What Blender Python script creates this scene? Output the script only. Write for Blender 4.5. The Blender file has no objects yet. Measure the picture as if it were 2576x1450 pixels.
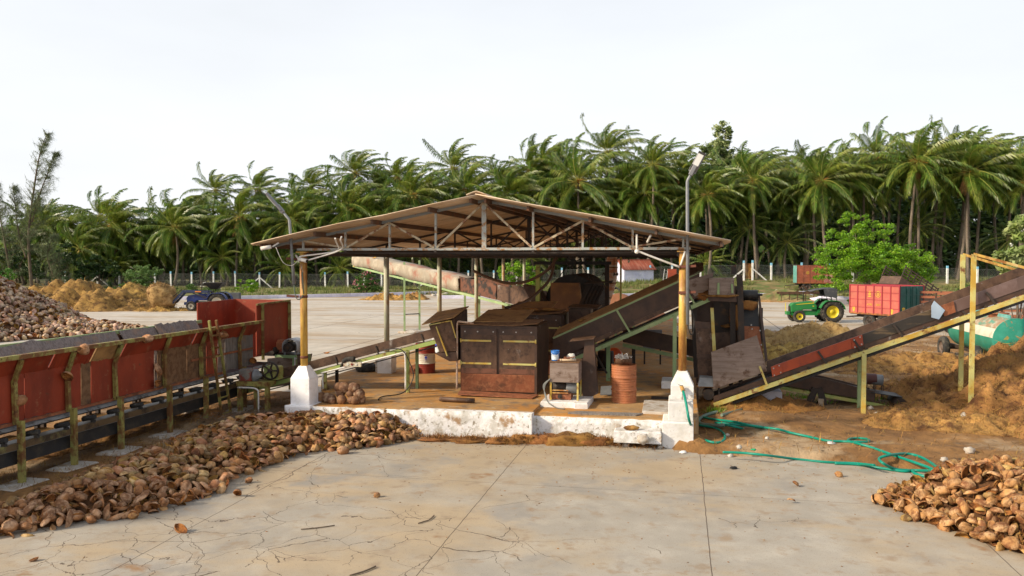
import bpy, bmesh, math, random
from mathutils import Vector, Matrix, Euler, noise
random.seed(7)
RX=random.Random(11)
SC=bpy.context.scene
COL=SC.collection
R=math.radians
# ---------------------------------------------------------------- camera geometry used for laying the place out
FPX=2050.0; EYE=3.85; CX,CY=1288.0,725.0; HORIZ=656.0
PITCH=math.atan((CY-HORIZ)/FPX)
_fw=Vector((0,math.cos(PITCH),-math.sin(PITCH))); _up=Vector((0,math.sin(PITCH),math.cos(PITCH)))
EYEV=Vector((0,0,EYE))
def ray(u,v): return _fw+Vector(((u-CX)/FPX,0,0))+_up*((CY-v)/FPX)
def P(u,v,Y):
    d=ray(u,v); return EYEV+d*(Y/d.y)
def G(u,v,z=0.0):
    d=ray(u,v); return EYEV+d*((z-EYE)/d.z)
ANG=R(-11.7)
SH=Matrix.Translation((-4.81,18.8,0))@Matrix.Rotation(ANG,4,'Z')
SHI=SH.inverted()
W=Matrix.Identity(4)
def L(x,y,z=0.0): return SH@Vector((x,y,z))
def GL(u,v,z=0.0): return SHI@G(u,v,z)
def SX(u,v,lx):            # a pixel's ray met with the plane x=lx of the shed
    o=SHI@EYEV; d=SHI.to_3x3()@ray(u,v); return o+d*((lx-o.x)/d.x)
def SY(u,v,ly):
    o=SHI@EYEV; d=SHI.to_3x3()@ray(u,v); return o+d*((ly-o.y)/d.y)

# ---------------------------------------------------------------- mesh builder
class MB:
    def __init__(s): s.v=[]; s.f=[]; s.m=[]; s.s=[]; s.mi=0
    def add(s,vs,fs,smooth=False):
        b=len(s.v); s.v.extend([tuple(q) for q in vs])
        for f in fs:
            s.f.append(tuple(i+b for i in f)); s.m.append(s.mi); s.s.append(smooth)
        return s
    def box(s,x0,x1,y0,y1,z0,z1,bev=0.0):
        if bev<=0:
            vs=[(x,y,z) for z in (z0,z1) for y in (y0,y1) for x in (x0,x1)]
            return s.add(vs,[(0,2,3,1),(4,5,7,6),(0,1,5,4),(2,6,7,3),(0,4,6,2),(1,3,7,5)])
        return s.prism([(x0,y0),(x1,y0),(x1,y1),(x0,y1)],z0,z1,bev)
    def prism(s,pts,z0,z1,bev=0.0):
        n=len(pts); cx=sum(p[0] for p in pts)/n; cy=sum(p[1] for p in pts)/n
        if bev<=0:
            vs=[(p[0],p[1],z0) for p in pts]+[(p[0],p[1],z1) for p in pts]
            fs=[tuple(range(n))[::-1],tuple(range(n,2*n))]+[(i,(i+1)%n,(i+1)%n+n,i+n) for i in range(n)]
            return s.add(vs,fs)
        def ins(p):
            dx,dy=cx-p[0],cy-p[1]; l=math.hypot(dx,dy) or 1
            return (p[0]+dx/l*bev*1.4,p[1]+dy/l*bev*1.4)
        q=[ins(p) for p in pts]
        vs=[(p[0],p[1],z0) for p in pts]+[(p[0],p[1],z1-bev) for p in pts]+[(p[0],p[1],z1) for p in q]
        fs=[tuple(range(n))[::-1],tuple(range(2*n,3*n))]
        for k in (0,1): fs+=[(i+k*n,(i+1)%n+k*n,(i+1)%n+(k+1)*n,i+(k+1)*n) for i in range(n)]
        return s.add(vs,fs)
    def bar(s,p,q,w,h=None,up=(0,0,1)):
        p=Vector(p);q=Vector(q);h=h or w
        d=(q-p); l=d.length or 1; d/=l
        u=Vector(up)
        if abs(d.dot(u))>.98: u=Vector((0,1,0))
        a=d.cross(u).normalized(); b=a.cross(d).normalized()
        vs=[]
        for e in (p,q):
            for i,j in ((-1,-1),(1,-1),(1,1),(-1,1)): vs.append(e+a*(i*w/2)+b*(j*h/2))
        return s.add(vs,[(3,2,1,0),(4,5,6,7),(0,1,5,4),(1,2,6,5),(2,3,7,6),(3,0,4,7)])
    def angle(s,p,q,w,t=.008,up=(0,0,1),flip=1):   # L-section
        p=Vector(p);q=Vector(q); d=(q-p).normalized(); u=Vector(up)
        if abs(d.dot(u))>.98: u=Vector((0,1,0))
        a=d.cross(u).normalized()*flip; b=a.cross(d).normalized()*flip
        s.bar(p+b*(0),q+b*(0),t,w,up); 
        s.bar(p+a*(w/2)-b*(w/2-t/2),q+a*(w/2)-b*(w/2-t/2),w-t,t,up)
        return s
    def tube(s,pts,r,n=8,caps=True,smooth=True):
        pts=[Vector(p) for p in pts]; k=len(pts)
        rs=r if isinstance(r,(list,tuple)) else [r]*k
        ref=None; vs=[]
        for i,p in enumerate(pts):
            d=(pts[min(i+1,k-1)]-pts[max(i-1,0)])
            d=d.normalized() if d.length>1e-9 else Vector((0,0,1))
            if ref is None:
                ref=Vector((0,0,1)) if abs(d.z)<.9 else Vector((1,0,0))
            a=(ref-d*ref.dot(d)).normalized(); ref=a; b=d.cross(a)
            for j in range(n):
                t=2*math.pi*j/n; vs.append(p+(a*math.cos(t)+b*math.sin(t))*rs[i])
        fs=[(i*n+j,i*n+(j+1)%n,(i+1)*n+(j+1)%n,(i+1)*n+j) for i in range(k-1) for j in range(n)]
        s.add(vs,fs,smooth)
        if caps:
            b=len(s.v)-k*n
            for f in (tuple(range(b,b+n))[::-1],tuple(range(b+(k-1)*n,b+k*n))):
                s.f.append(f); s.m.append(s.mi); s.s.append(False)
        return s
    def cyl(s,p,q,r,n=16,r2=None,caps=True): return s.tube([p,q],[r,r if r2 is None else r2],n,caps)
    def lathe(s,prof,c=(0,0,0),n=24,axis='z',smooth=True):
        c=Vector(c); vs=[]
        for r,h in prof:
            for j in range(n):
                t=2*math.pi*j/n; a,b=r*math.cos(t),r*math.sin(t)
                vs.append(c+Vector({'z':(a,b,h),'x':(h,a,b),'y':(b,h,a)}[axis]))
        k=len(prof)
        return s.add(vs,[(i*n+j,i*n+(j+1)%n,(i+1)*n+(j+1)%n,(i+1)*n+j) for i in range(k-1) for j in range(n)],smooth)
    def plate(s,pts,t,nrm=None):     # a flat polygon given thickness
        pts=[Vector(p) for p in pts]; n=len(pts)
        if nrm is None: nrm=(pts[1]-pts[0]).cross(pts[2]-pts[1])
        nrm=Vector(nrm).normalized()
        vs=[p+nrm*t/2 for p in pts]+[p-nrm*t/2 for p in pts]
        return s.add(vs,[tuple(range(n)),tuple(range(n,2*n))[::-1]]+[(i,i+n,(i+1)%n+n,(i+1)%n) for i in range(n)])
    def ell(s,c,rx,ry,rz,nu=12,nv=8,rot=None,jit=0,seed=0):
        c=Vector(c); vs=[]; 
        for i in range(nv+1):
            th=math.pi*i/nv
            for j in range(nu):
                ph=2*math.pi*j/nu
                q=Vector((math.sin(th)*math.cos(ph),math.sin(th)*math.sin(ph),math.cos(th)))
                if jit: q*=1+jit*noise.noise(q*1.9+Vector((seed,seed*.7,0)))
                q=Vector((q.x*rx,q.y*ry,q.z*rz))
                if rot: q=rot@q
                vs.append(c+q)
        return s.add(vs,[(i*nu+j,(i+1)*nu+j,(i+1)*nu+(j+1)%nu,i*nu+(j+1)%nu) for i in range(nv) for j in range(nu)],True)
    def merge(s,o,M=None):
        M=M or W; b=len(s.v); s.v.extend([tuple(M@Vector(q)) for q in o.v])
        for f,m,sm in zip(o.f,o.m,o.s): s.f.append(tuple(i+b for i in f)); s.m.append(m); s.s.append(sm)
        return s
    def mesh(s,name,mats,off=(0,0,0)):
        me=bpy.data.meshes.new(name)
        o=Vector(off)
        me.from_pydata([(q[0]-o.x,q[1]-o.y,q[2]-o.z) for q in s.v],[],s.f)
        for m in (mats if isinstance(mats,(list,tuple)) else [mats]): me.materials.append(m)
        me.polygons.foreach_set('material_index',s.m); me.polygons.foreach_set('use_smooth',s.s)
        me.update()
        return me
    def build(s,name,mats,parent=None,off=None,bevel=0):
        if off is None: off=OFF.get(parent.name,(0,0,0)) if parent else (0,0,0)
        ob=bpy.data.objects.new(name,s.mesh(name,mats,off)); COL.objects.link(ob)
        if parent: ob.parent=parent; OFF[ob.name]=off
        if bevel:
            b=ob.modifiers.new('edge','BEVEL'); b.width=bevel; b.segments=2; b.limit_method='ANGLE'
        return ob
OFF={}
def tag(o,label=None,cat=None,group=None,kind=None):
    if label: o['label']=label
    if cat: o['category']=cat
    if group: o['group']=group
    if kind: o['kind']=kind
    return o
def thing(name,label,cat,loc=(0,0,0),frame=SH,rz=0.0,group=None,local=False):
    o=bpy.data.objects.new(name,None); COL.objects.link(o); o.empty_display_size=.2
    o.matrix_world=frame@Matrix.Translation(loc)@Matrix.Rotation(rz,4,'Z')
    OFF[o.name]=(0,0,0) if local else tuple(loc)
    return tag(o,label,cat,group)
def solo(name,mb,mats,label=None,cat=None,loc=(0,0,0),frame=SH,rz=0.0,group=None,kind=None,local=False,bevel=0):
    o=mb.build(name,mats,off=(0,0,0) if local else loc,bevel=bevel)
    o.matrix_world=frame@Matrix.Translation(loc)@Matrix.Rotation(rz,4,'Z')
    return tag(o,label,cat,group,kind)
def copy_tree(o,parent=None):
    c=o.copy(); COL.objects.link(c)
    if parent: c.parent=parent
    for ch in list(o.children): copy_tree(ch,c)
    return c
def inpoly(x,y,pl):
    c=False; n=len(pl)
    for i in range(n):
        x1,y1=pl[i][:2]; x2,y2=pl[i-1][:2]
        if (y1>y)!=(y2>y) and x<(x2-x1)*(y-y1)/(y2-y1)+x1: c=not c
    return c
def sstep(a,b,x):
    t=max(0,min(1,(x-a)/(b-a))); return t*t*(3-2*t)
def spline(pts,n=6):
    pts=[Vector(p) for p in pts]; out=[]
    for i in range(len(pts)-1):
        p0=pts[max(i-1,0)];p1=pts[i];p2=pts[i+1];p3=pts[min(i+2,len(pts)-1)]
        for k in range(n):
            t=k/n
            out.append(.5*((2*p1)+(p2-p0)*t+(2*p0-5*p1+4*p2-p3)*t*t+(3*p1-p0-3*p2+p3)*t**3))
    return out+[pts[-1]]

# ---------------------------------------------------------------- materials
def M(name,col,layers=(),rough=.7,metal=0.0,bump=0.0,bscale=40.0,spec=.4,stretch=(1,1,1),isl=0.0,transl=0.0,vary=.12,vscale=1.3):
    """layers: (colour, noise scale, threshold, softness[, stretch]) laid over the base colour"""
    m=bpy.data.materials.new(name); m.use_nodes=True
    nt=m.node_tree; N=nt.nodes; K=nt.links
    bs=N['Principled BSDF']; out=N['Material Output']
    tc=N.new('ShaderNodeTexCoord'); mp=N.new('ShaderNodeMapping'); mp.inputs['Scale'].default_value=stretch
    K.new(tc.outputs['Object'],mp.inputs['Vector'])
    def nz(scale,detail=6,vec=None,rg=.6):
        n=N.new('ShaderNodeTexNoise'); n.inputs['Scale'].default_value=scale; n.inputs['Detail'].default_value=detail
        n.inputs['Roughness'].default_value=rg
        K.new(vec or mp.outputs['Vector'],n.inputs['Vector']); return n
    cur=N.new('ShaderNodeRGB'); cur.outputs[0].default_value=(*col,1); cur=cur.outputs[0]
    for i,Ly in enumerate(layers):
        c,sc,th,so=Ly[:4]; vec=None
        m2=N.new('ShaderNodeMapping'); m2.inputs['Scale'].default_value=Ly[4] if len(Ly)>4 else stretch
        m2.inputs['Location'].default_value=(i*3.7+1,i*1.9,i*5.3)
        K.new(tc.outputs['Object'],m2.inputs['Vector'])
        n=nz(sc,8,m2.outputs['Vector'],.65)
        mr=N.new('ShaderNodeMapRange'); mr.interpolation_type='SMOOTHSTEP'
        mr.inputs['From Min'].default_value=th-so; mr.inputs['From Max'].default_value=th+so
        K.new(n.outputs['Fac'],mr.inputs['Value'])
        mx=N.new('ShaderNodeMix'); mx.data_type='RGBA'
        K.new(mr.outputs['Result'],mx.inputs['Factor']); K.new(cur,mx.inputs['A']); mx.inputs['B'].default_value=(*c,1)
        cur=mx.outputs['Result']
    if vary or isl:
        hs=N.new('ShaderNodeHueSaturation'); hs.inputs['Fac'].default_value=1
        n=nz(vscale,4)
        mr=N.new('ShaderNodeMapRange'); mr.inputs['From Min'].default_value=.25; mr.inputs['From Max'].default_value=.75
        mr.inputs['To Min'].default_value=1-vary*1.6; mr.inputs['To Max'].default_value=1+vary*1.6
        K.new(n.outputs['Fac'],mr.inputs['Value']); val=mr.outputs['Result']
        if isl:
            ge=N.new('ShaderNodeNewGeometry'); mr2=N.new('ShaderNodeMapRange')
            mr2.inputs['To Min'].default_value=1-isl; mr2.inputs['To Max'].default_value=1+isl
            K.new(ge.outputs['Random Per Island'],mr2.inputs['Value'])
            mu=N.new('ShaderNodeMath'); mu.operation='MULTIPLY'; K.new(val,mu.inputs[0]); K.new(mr2.outputs['Result'],mu.inputs[1]); val=mu.outputs[0]
            mr3=N.new('ShaderNodeMapRange'); mr3.inputs['To Min'].default_value=.5-.016*isl*2; mr3.inputs['To Max'].default_value=.5+.03*isl*2
            fr=N.new('ShaderNodeMath'); fr.operation='FRACT'; f2=N.new('ShaderNodeMath'); f2.operation='MULTIPLY'; f2.inputs[1].default_value=7.3
            K.new(ge.outputs['Random Per Island'],f2.inputs[0]); K.new(f2.outputs[0],fr.inputs[0]); K.new(fr.outputs[0],mr3.inputs['Value'])
            K.new(mr3.outputs['Result'],hs.inputs['Hue'])
        K.new(val,hs.inputs['Value']); K.new(cur,hs.inputs['Color']); cur=hs.outputs['Color']
    K.new(cur,bs.inputs['Base Color'])
    bs.inputs['Roughness'].default_value=rough; bs.inputs['Metallic'].default_value=metal
    bs.inputs['Specular IOR Level'].default_value=spec
    if bump:
        n=nz(bscale,5); b=N.new('ShaderNodeBump'); b.inputs['Strength'].default_value=min(1,bump); b.inputs['Distance'].default_value=.02*max(1,bump)
        K.new(n.outputs['Fac'],b.inputs['Height']); K.new(b.outputs['Normal'],bs.inputs['Normal'])
    if transl:
        tr=N.new('ShaderNodeBsdfTranslucent'); K.new(cur,tr.inputs['Color'])
        ms=N.new('ShaderNodeMixShader'); ms.inputs[0].default_value=transl
        K.new(bs.outputs[0],ms.inputs[1]); K.new(tr.outputs[0],ms.inputs[2]); K.new(ms.outputs[0],out.inputs['Surface'])
    m['_col']=0
    return m
RUST=(.17,.065,.025); DRUST=(.07,.03,.015)
m_green=M('green_paint',(.29,.38,.11),[((.42,.38,.12),2.2,.55,.12),(RUST,5,.60,.07),(DRUST,13,.68,.05)],.6,bump=.15)
m_green2=M('sage_paint',(.25,.36,.17),[((.33,.40,.2),2.2,.55,.12),(RUST,6,.66,.05)],.6,bump=.1)
m_lime=M('lime_yellow_paint',(.50,.48,.18),[((.48,.30,.045),1.6,.50,.1),(RUST,4,.62,.06)],.55,bump=.1)
m_ochre=M('ochre_rusted_paint',(.60,.37,.08),[((.66,.50,.24),3,.57,.08,(1,1,.35)),((.30,.12,.03),2.2,.52,.08,(1,1,.25)),((.5,.5,.42),5,.66,.05,(1,1,.4))],.55,bump=.15)
m_pale_post=M('pale_green_post_paint',(.36,.38,.27),[((.42,.40,.30),3,.5,.1),((.33,.16,.05),4,.58,.08,(1,1,.3))],.6)
m_truss=M('pale_blue_grey_truss_paint',(.37,.39,.37),[((.30,.15,.05),7,.55,.07),(DRUST,14,.66,.05)],.6)
m_darksteel=M('dark_grimy_steel',(.035,.025,.02),[((.10,.05,.02),4,.6,.1)],.65)
m_brown=M('brown_rubbed_board',(.082,.042,.024),[((.125,.07,.042),3,.5,.15,(1,1,.4)),((.05,.026,.016),6,.55,.1),((.27,.235,.21),2.2,.655,.05,(1,1,.55)),((.25,.21,.18),7,.70,.05)],.55,bump=.1)
m_brown2=M('dark_brown_board',(.05,.028,.02),[((.085,.045,.028),3,.5,.15),((.2,.18,.17),2.6,.68,.05,(1,1,.6)),((.2,.18,.17),9,.74,.04)],.5,bump=.1)
m_greybrown=M('grey_brown_plywood',(.20,.145,.115),[((.27,.21,.18),3,.5,.12,(.5,.5,5)),((.10,.055,.035),4,.6,.08),((.33,.29,.27),12,.65,.06,(1,1,6))],.75,bump=.15)
m_greyply=M('weathered_grey_plywood',(.22,.20,.185),[((.13,.115,.10),5,.52,.12,(6,6,.6)),((.28,.2,.14),3,.6,.1)],.85,bump=.2)
m_tanply=M('tan_board',(.34,.19,.075),[((.2,.11,.05),4,.52,.14,(1,1,3)),((.42,.24,.09),2,.55,.1)],.75)
m_red=M('brick_red_board',(.29,.042,.016),[((.20,.03,.013),2.2,.52,.14,(1,1,.3)),((.30,.11,.055),5,.64,.07),((.11,.045,.025),7,.68,.06)],.55,bump=.08)
m_orange_red=M('orange_red_board',(.36,.065,.025),[((.24,.05,.03),3,.55,.12)],.5)
m_chip=M('rough_brown_board',(.20,.11,.055),[((.13,.065,.03),9,.52,.08),((.09,.05,.03),2.5,.62,.05)],.9,bump=.3)
m_belt=M('black_rubber_belt',(.018,.018,.019),[((.05,.04,.03),4,.58,.12)],.5)
m_black=M('black_paint',(.015,.014,.013),[((.05,.035,.02),6,.6,.1)],.5)
m_rubber=M('tyre_rubber',(.028,.027,.026),[((.10,.085,.065),5,.58,.12)],.85,bump=.2)
m_white=M('whitewashed_plaster',(.70,.69,.68),[((.62,.60,.56),5,.56,.1),((.40,.36,.3),9,.66,.05),((.30,.22,.13),3,.70,.05)],.85,bump=.5,bscale=14)
m_whiteclean=M('fresh_white_limewash',(.80,.79,.80),[((.7,.69,.68),6,.58,.1)],.85,bump=.3,bscale=14)
m_plinth=M('flaking_whitewashed_brick',(.70,.69,.69),[((.52,.50,.46),5,.52,.08),((.27,.24,.19),9,.60,.05),((.32,.21,.12),2.4,.62,.06)],.9,bump=.9,bscale=12)
m_pvc=M('white_conduit',(.72,.70,.66),[((.5,.47,.4),4,.6,.1)],.5)
m_galv=M('galvanised_pole',(.21,.22,.23),[((.16,.17,.18),5,.55,.1)],.5,metal=.2)
m_roof=M('fibre_cement_sheet',(.64,.50,.36),[((.50,.35,.22),1.3,.56,.12,(.4,2,1)),((.26,.17,.10),8,.68,.06),((.60,.54,.45),3,.62,.1)],.9)
m_floor=M('coir_dusted_floor',(.38,.23,.095),[((.46,.205,.04),1.1,.52,.14),((.20,.14,.09),2.3,.58,.1),((.44,.37,.27),3.5,.64,.08)],.9,bump=.2)
m_rustplate=M('rusty_mesh_plate',(.27,.09,.04),[((.13,.05,.025),3,.55,.12),((.33,.13,.06),9,.55,.1)],.8,bump=.3)
m_rustdrum=M('rusted_drum_paint',(.42,.15,.065),[((.34,.12,.05),3,.5,.15),((.20,.075,.03),6,.62,.07,(1,1,3)),((.52,.27,.10),4,.63,.08,(1,1,4))],.65,bump=.1)
m_drumred=M('drum_red',(.26,.035,.02),[((.18,.03,.02),3,.55,.1),((.3,.15,.1),9,.68,.05)],.45)
m_drumwhite=M('drum_cream',(.66,.62,.52),[((.4,.25,.15),7,.64,.06)],.5)
m_coir=M('coir_fibre',(.29,.155,.042),[((.40,.225,.065),1.6,.53,.14),((.11,.05,.016),2.6,.56,.10),((.08,.035,.012),9,.62,.06)],.95,bump=1.6,bscale=30,isl=.35,vary=.25,vscale=2.2)
m_coirpale=M('pale_coir_fibre',(.345,.205,.078),[((.43,.275,.115),2,.5,.15),((.20,.105,.036),3,.58,.12)],.95,bump=.9,bscale=26,isl=.2)
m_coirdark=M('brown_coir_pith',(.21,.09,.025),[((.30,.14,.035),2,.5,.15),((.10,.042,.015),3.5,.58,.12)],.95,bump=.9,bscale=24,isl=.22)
m_pith=M('red_brown_pith',(.25,.105,.05),[((.18,.075,.04),2,.55,.12)],.95,bump=.6,bscale=12)
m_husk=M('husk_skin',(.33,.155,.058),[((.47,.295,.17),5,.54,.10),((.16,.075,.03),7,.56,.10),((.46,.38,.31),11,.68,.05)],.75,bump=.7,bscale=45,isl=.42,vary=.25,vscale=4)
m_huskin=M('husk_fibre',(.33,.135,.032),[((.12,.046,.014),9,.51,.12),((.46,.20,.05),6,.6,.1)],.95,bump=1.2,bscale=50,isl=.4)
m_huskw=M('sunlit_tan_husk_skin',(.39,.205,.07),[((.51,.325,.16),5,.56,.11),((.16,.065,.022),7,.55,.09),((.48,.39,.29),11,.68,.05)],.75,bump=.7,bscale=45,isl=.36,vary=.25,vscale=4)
m_concfoot=M('pale_footing',(.45,.41,.355),[((.3,.2,.12),4,.56,.1),((.62,.60,.58),7,.6,.1)],.9,bump=.3)
m_blue=M('blue_plastic',(.03,.16,.50),[],.35,vary=.05)
m_deepblue=M('deep_blue_plastic',(.035,.06,.42),[],.35,vary=.05)
m_tealhose=M('teal_hose',(.0,.22,.155),[],.4,vary=.08)
m_palm=M('palm_leaflets',(.095,.165,.022),[((.23,.24,.032),.33,.55,.15)],.38,isl=.45,transl=.34,spec=.5,vary=.2,vscale=.6)
m_palmback=M('grove_leaflets',(.075,.125,.024),[((.11,.13,.028),.5,.55,.15)],.5,isl=.35,transl=.25,vary=.2)
m_palmtrunk=M('palm_bark',(.15,.115,.085),[((.22,.18,.14),1.5,.5,.15),((.08,.06,.045),9,.55,.1,(1,1,6))],.9,bump=.4,bscale=20)
m_deadfrond=M('dry_frond',(.26,.14,.05),[((.17,.08,.03),3,.5,.15)],.9,isl=.3,transl=.15)
m_nut=M('green_coconut',(.26,.27,.06),[((.42,.25,.06),2,.5,.2)],.5,isl=.3)
m_spadix=M('orange_flower_stalk',(.55,.25,.05),[((.3,.15,.05),3,.5,.2)],.8,isl=.3)
m_leafbright=M('bright_green_leaves',(.16,.32,.015),[((.26,.42,.02),.9,.52,.15),((.06,.14,.015),1.4,.6,.12)],.45,isl=.4,transl=.35,vary=.22,vscale=.7)
m_leafmid=M('mid_green_leaves',(.065,.135,.022),[((.12,.18,.03),1,.55,.15)],.5,isl=.4,transl=.3)
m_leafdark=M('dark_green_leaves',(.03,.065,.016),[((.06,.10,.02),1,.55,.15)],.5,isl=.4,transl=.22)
m_leafcas=M('grey_green_needles',(.14,.18,.085),[((.19,.22,.11),1,.5,.15)],.7,isl=.3,transl=.25)
m_flowerpale=M('cream_flower_heads',(.50,.52,.27),[((.36,.42,.16),1,.5,.2)],.7,isl=.25,transl=.3)
m_flowerwhite=M('white_petals',(.8,.8,.74),[],.6,isl=.1,transl=.3)
m_flowerpink=M('pink_petals',(.62,.22,.28),[],.6,isl=.2,transl=.3)
m_bark=M('tree_bark',(.16,.12,.085),[((.09,.065,.045),5,.5,.15,(1,1,.3))],.9,bump=.4)
m_grass=M('bank_grass',(.12,.17,.04),[((.22,.22,.07),.4,.52,.15),((.30,.23,.10),.8,.62,.1)],.7,isl=.35,transl=.3)
m_darktruss=M('dark_truss_steel',(.045,.035,.03),[((.1,.05,.025),6,.6,.08)],.65)
# ---------------------------------------------------------------- camera, sky, sun
cam=bpy.data.cameras.new('camera'); co=bpy.data.objects.new('camera',cam); COL.objects.link(co)
co.location=EYEV; co.rotation_euler=(math.pi/2-PITCH,0,0)
cam.sensor_width=36; cam.lens=36*FPX/2576; cam.clip_end=2000; cam.clip_start=.1
SC.camera=co
SC.cycles.diffuse_bounces=6; SC.cycles.max_bounces=10
SC.view_settings.view_transform='Standard'; SC.view_settings.look='None'; SC.view_settings.gamma=1; SC.view_settings.exposure=0.55
SUN_EL=R(28); SUNH=Vector((-.94,-.34,0)).normalized()
tosun=Vector((SUNH.x*math.cos(SUN_EL),SUNH.y*math.cos(SUN_EL),math.sin(SUN_EL)))
sl=bpy.data.lights.new('sun','SUN'); sl.energy=3.5; sl.angle=R(5); sl.color=(1,.86,.66)
so=bpy.data.objects.new('sun',sl); COL.objects.link(so); so.rotation_euler=tosun.to_track_quat('Z','Y').to_euler()
w=bpy.data.worlds.new('World'); SC.world=w; w.use_nodes=True
nt=w.node_tree; bg=nt.nodes['Background']
sk=nt.nodes.new('ShaderNodeTexSky'); sk.sky_type='NISHITA'; sk.sun_disc=False; sk.sun_elevation=SUN_EL
sk.sun_rotation=math.atan2(tosun.x,tosun.y); sk.dust_density=4.0; sk.air_density=1.0; sk.ozone_density=1.0
mx=nt.nodes.new('ShaderNodeMix'); mx.data_type='RGBA'; mx.inputs['Factor'].default_value=.70
nt.links.new(sk.outputs[0],mx.inputs['A']); mx.inputs['B'].default_value=(8.6,8.75,8.95,1)
tcw=nt.nodes.new('ShaderNodeTexCoord'); spw=nt.nodes.new('ShaderNodeSeparateXYZ'); nt.links.new(tcw.outputs['Generated'],spw.inputs[0])
mrw=nt.nodes.new('ShaderNodeMapRange'); mrw.interpolation_type='SMOOTHSTEP'    # haze thins towards the zenith
mrw.inputs['From Min'].default_value=.12; mrw.inputs['From Max'].default_value=.75; mrw.inputs['To Min'].default_value=.80; mrw.inputs['To Max'].default_value=.40
nt.links.new(spw.outputs['Z'],mrw.inputs['Value']); nt.links.new(mrw.outputs['Result'],mx.inputs['Factor'])
cn=nt.nodes.new('ShaderNodeTexNoise'); cn.inputs['Scale'].default_value=2.2; cn.inputs['Detail'].default_value=6; cmap=nt.nodes.new('ShaderNodeMapping'); cmap.inputs['Scale'].default_value=(1,1,3.5)
nt.links.new(tcw.outputs['Generated'],cmap.inputs[0]); nt.links.new(cmap.outputs[0],cn.inputs['Vector'])
cm=nt.nodes.new('ShaderNodeMapRange'); cm.inputs['From Min'].default_value=.35; cm.inputs['From Max'].default_value=.7; cm.inputs['To Min'].default_value=.96; cm.inputs['To Max'].default_value=1.05; nt.links.new(cn.outputs['Fac'],cm.inputs['Value'])
vm=nt.nodes.new('ShaderNodeVectorMath'); vm.operation='SCALE'; nt.links.new(mx.outputs['Result'],vm.inputs[0]); nt.links.new(cm.outputs['Result'],vm.inputs['Scale'])
nt.links.new(vm.outputs[0],bg.inputs['Color']); bg.inputs['Strength'].default_value=.092

# ---------------------------------------------------------------- ground
APRON=[GL(1075,1086),GL(1360,1092),GL(1560,1108),GL(1742,1142),GL(2050,1160),GL(2330,1192),GL(2640,1222)]
APRON=[(p.x,p.y) for p in APRON]
APRON=APRON+[(40,APRON[-1][1]),(40,-16),(-3.3,-16),(-1.75,-5.2),(-1.5,-.4),(.3,-.1)]
YARDW=[(-75,27.5),(-22,26.5),(-7.2,24.0),(-4.2,23.2),(-3.2,24.5),(-.5,48),(9,44.5),(13,44.2),(20,41),(26,36.5),(60,34),(70,88),(30,86.5),(13,86.5),(1,82),(-7.6,82.5),(-8.6,93.5),(-14,91),(-26,81),(-80,70)]
YARD=[(lambda q:(q.x,q.y))(SHI@Vector((x,y,0))) for x,y in YARDW]
def kerby(x):
    pts=[(-90,72),(-29,79.5),(-8,92),(-7,82.3),(13,86.8),(60,88)]
    for (a,b),(c,d) in zip(pts,pts[1:]):
        if x<=c: return b+(d-b)*max(0,(x-a))/(c-a)
    return 88
def fencey(x): return 107-.155*x
def bank(x,y):
    k=kerby(x)+.8
    t=sstep(0,16,y-k)
    top=.15+1.35*sstep(-18,34,x)
    return t*top+(t*.14*noise.noise(Vector((x*.35,y*.35,1)))if t>0 else 0)
def hgt(x,y):
    q=SHI@Vector((x,y,0)); lx,ly=q.x,q.y
    if inpoly(lx,ly,APRON) or inpoly(lx,ly,YARD): return -.07
    z=bank(x,y)
    if y<60:
        z+=.03+.05*noise.noise(Vector((x*.7,y*.7,0)))+.035*noise.noise(Vector((x*2.3,y*2.3,4)))+.02*noise.noise(Vector((x*6,y*6,9)))
        if lx>8.6 and y<46: z+=.10*sstep(8.6,9.5,lx)+.10*max(0,noise.noise(Vector((x*.5,y*.5,7))))
        # coir drift along the front of the shed
        z+=.22*math.exp(-((ly+.35)/.45)**2)*(1 if 4.6<lx<9 else .35 if 2.5<lx<4.6 else .3)
        z+=.25*math.exp(-((lx-10.6)/1.4)**2-((ly-1.9)/.9)**2)
    return z
def axis(segs):
    out=[]
    for a,b,st in segs:
        n=max(1,int(round((b-a)/st))); out+=[a+(b-a)*i/n for i in range(n)]
    return out+[segs[-1][1]]
gx=axis([(-320,-100,20),(-100,-40,3),(-40,-14,.8),(-14,20,.2),(20,50,.8),(50,110,3),(110,330,20)])
gy=axis([(-12,8,2),(8,26,.18),(26,48,.4),(48,78,2),(78,125,.8),(125,200,5),(200,900,50)])
vs=[(x,y,hgt(x,y)) for y in gy for x in gx]; nx=len(gx)
fs=[(j*nx+i,j*nx+i+1,(j+1)*nx+i+1,(j+1)*nx+i) for j in range(len(gy)-1) for i in range(nx-1)]
m_ground=M('coir_and_dirt',(.25,.128,.042),[((.14,.068,.023),.7,.55,.12),((.38,.275,.165),.42,.56,.08),((.07,.042,.022),5,.63,.08),((.31,.165,.055),1.6,.62,.08),((.42,.33,.23),11,.70,.05)],.95,bump=1,bscale=22,vary=.2,vscale=3)
m_bank=M('bank_earth',(.22,.14,.07),[((.10,.14,.035),.9,.46,.12),((.28,.22,.1),.5,.56,.12)],.95,bump=.8,bscale=3,vscale=.3)
mb=MB(); mb.add(vs,fs,True)
for k,f in enumerate(mb.f):
    j=k//(nx-1); mb.m[k]=1 if gy[j]>68 else 0
solo('ground',mb,[m_ground,m_bank],frame=W,kind='structure')

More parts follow.
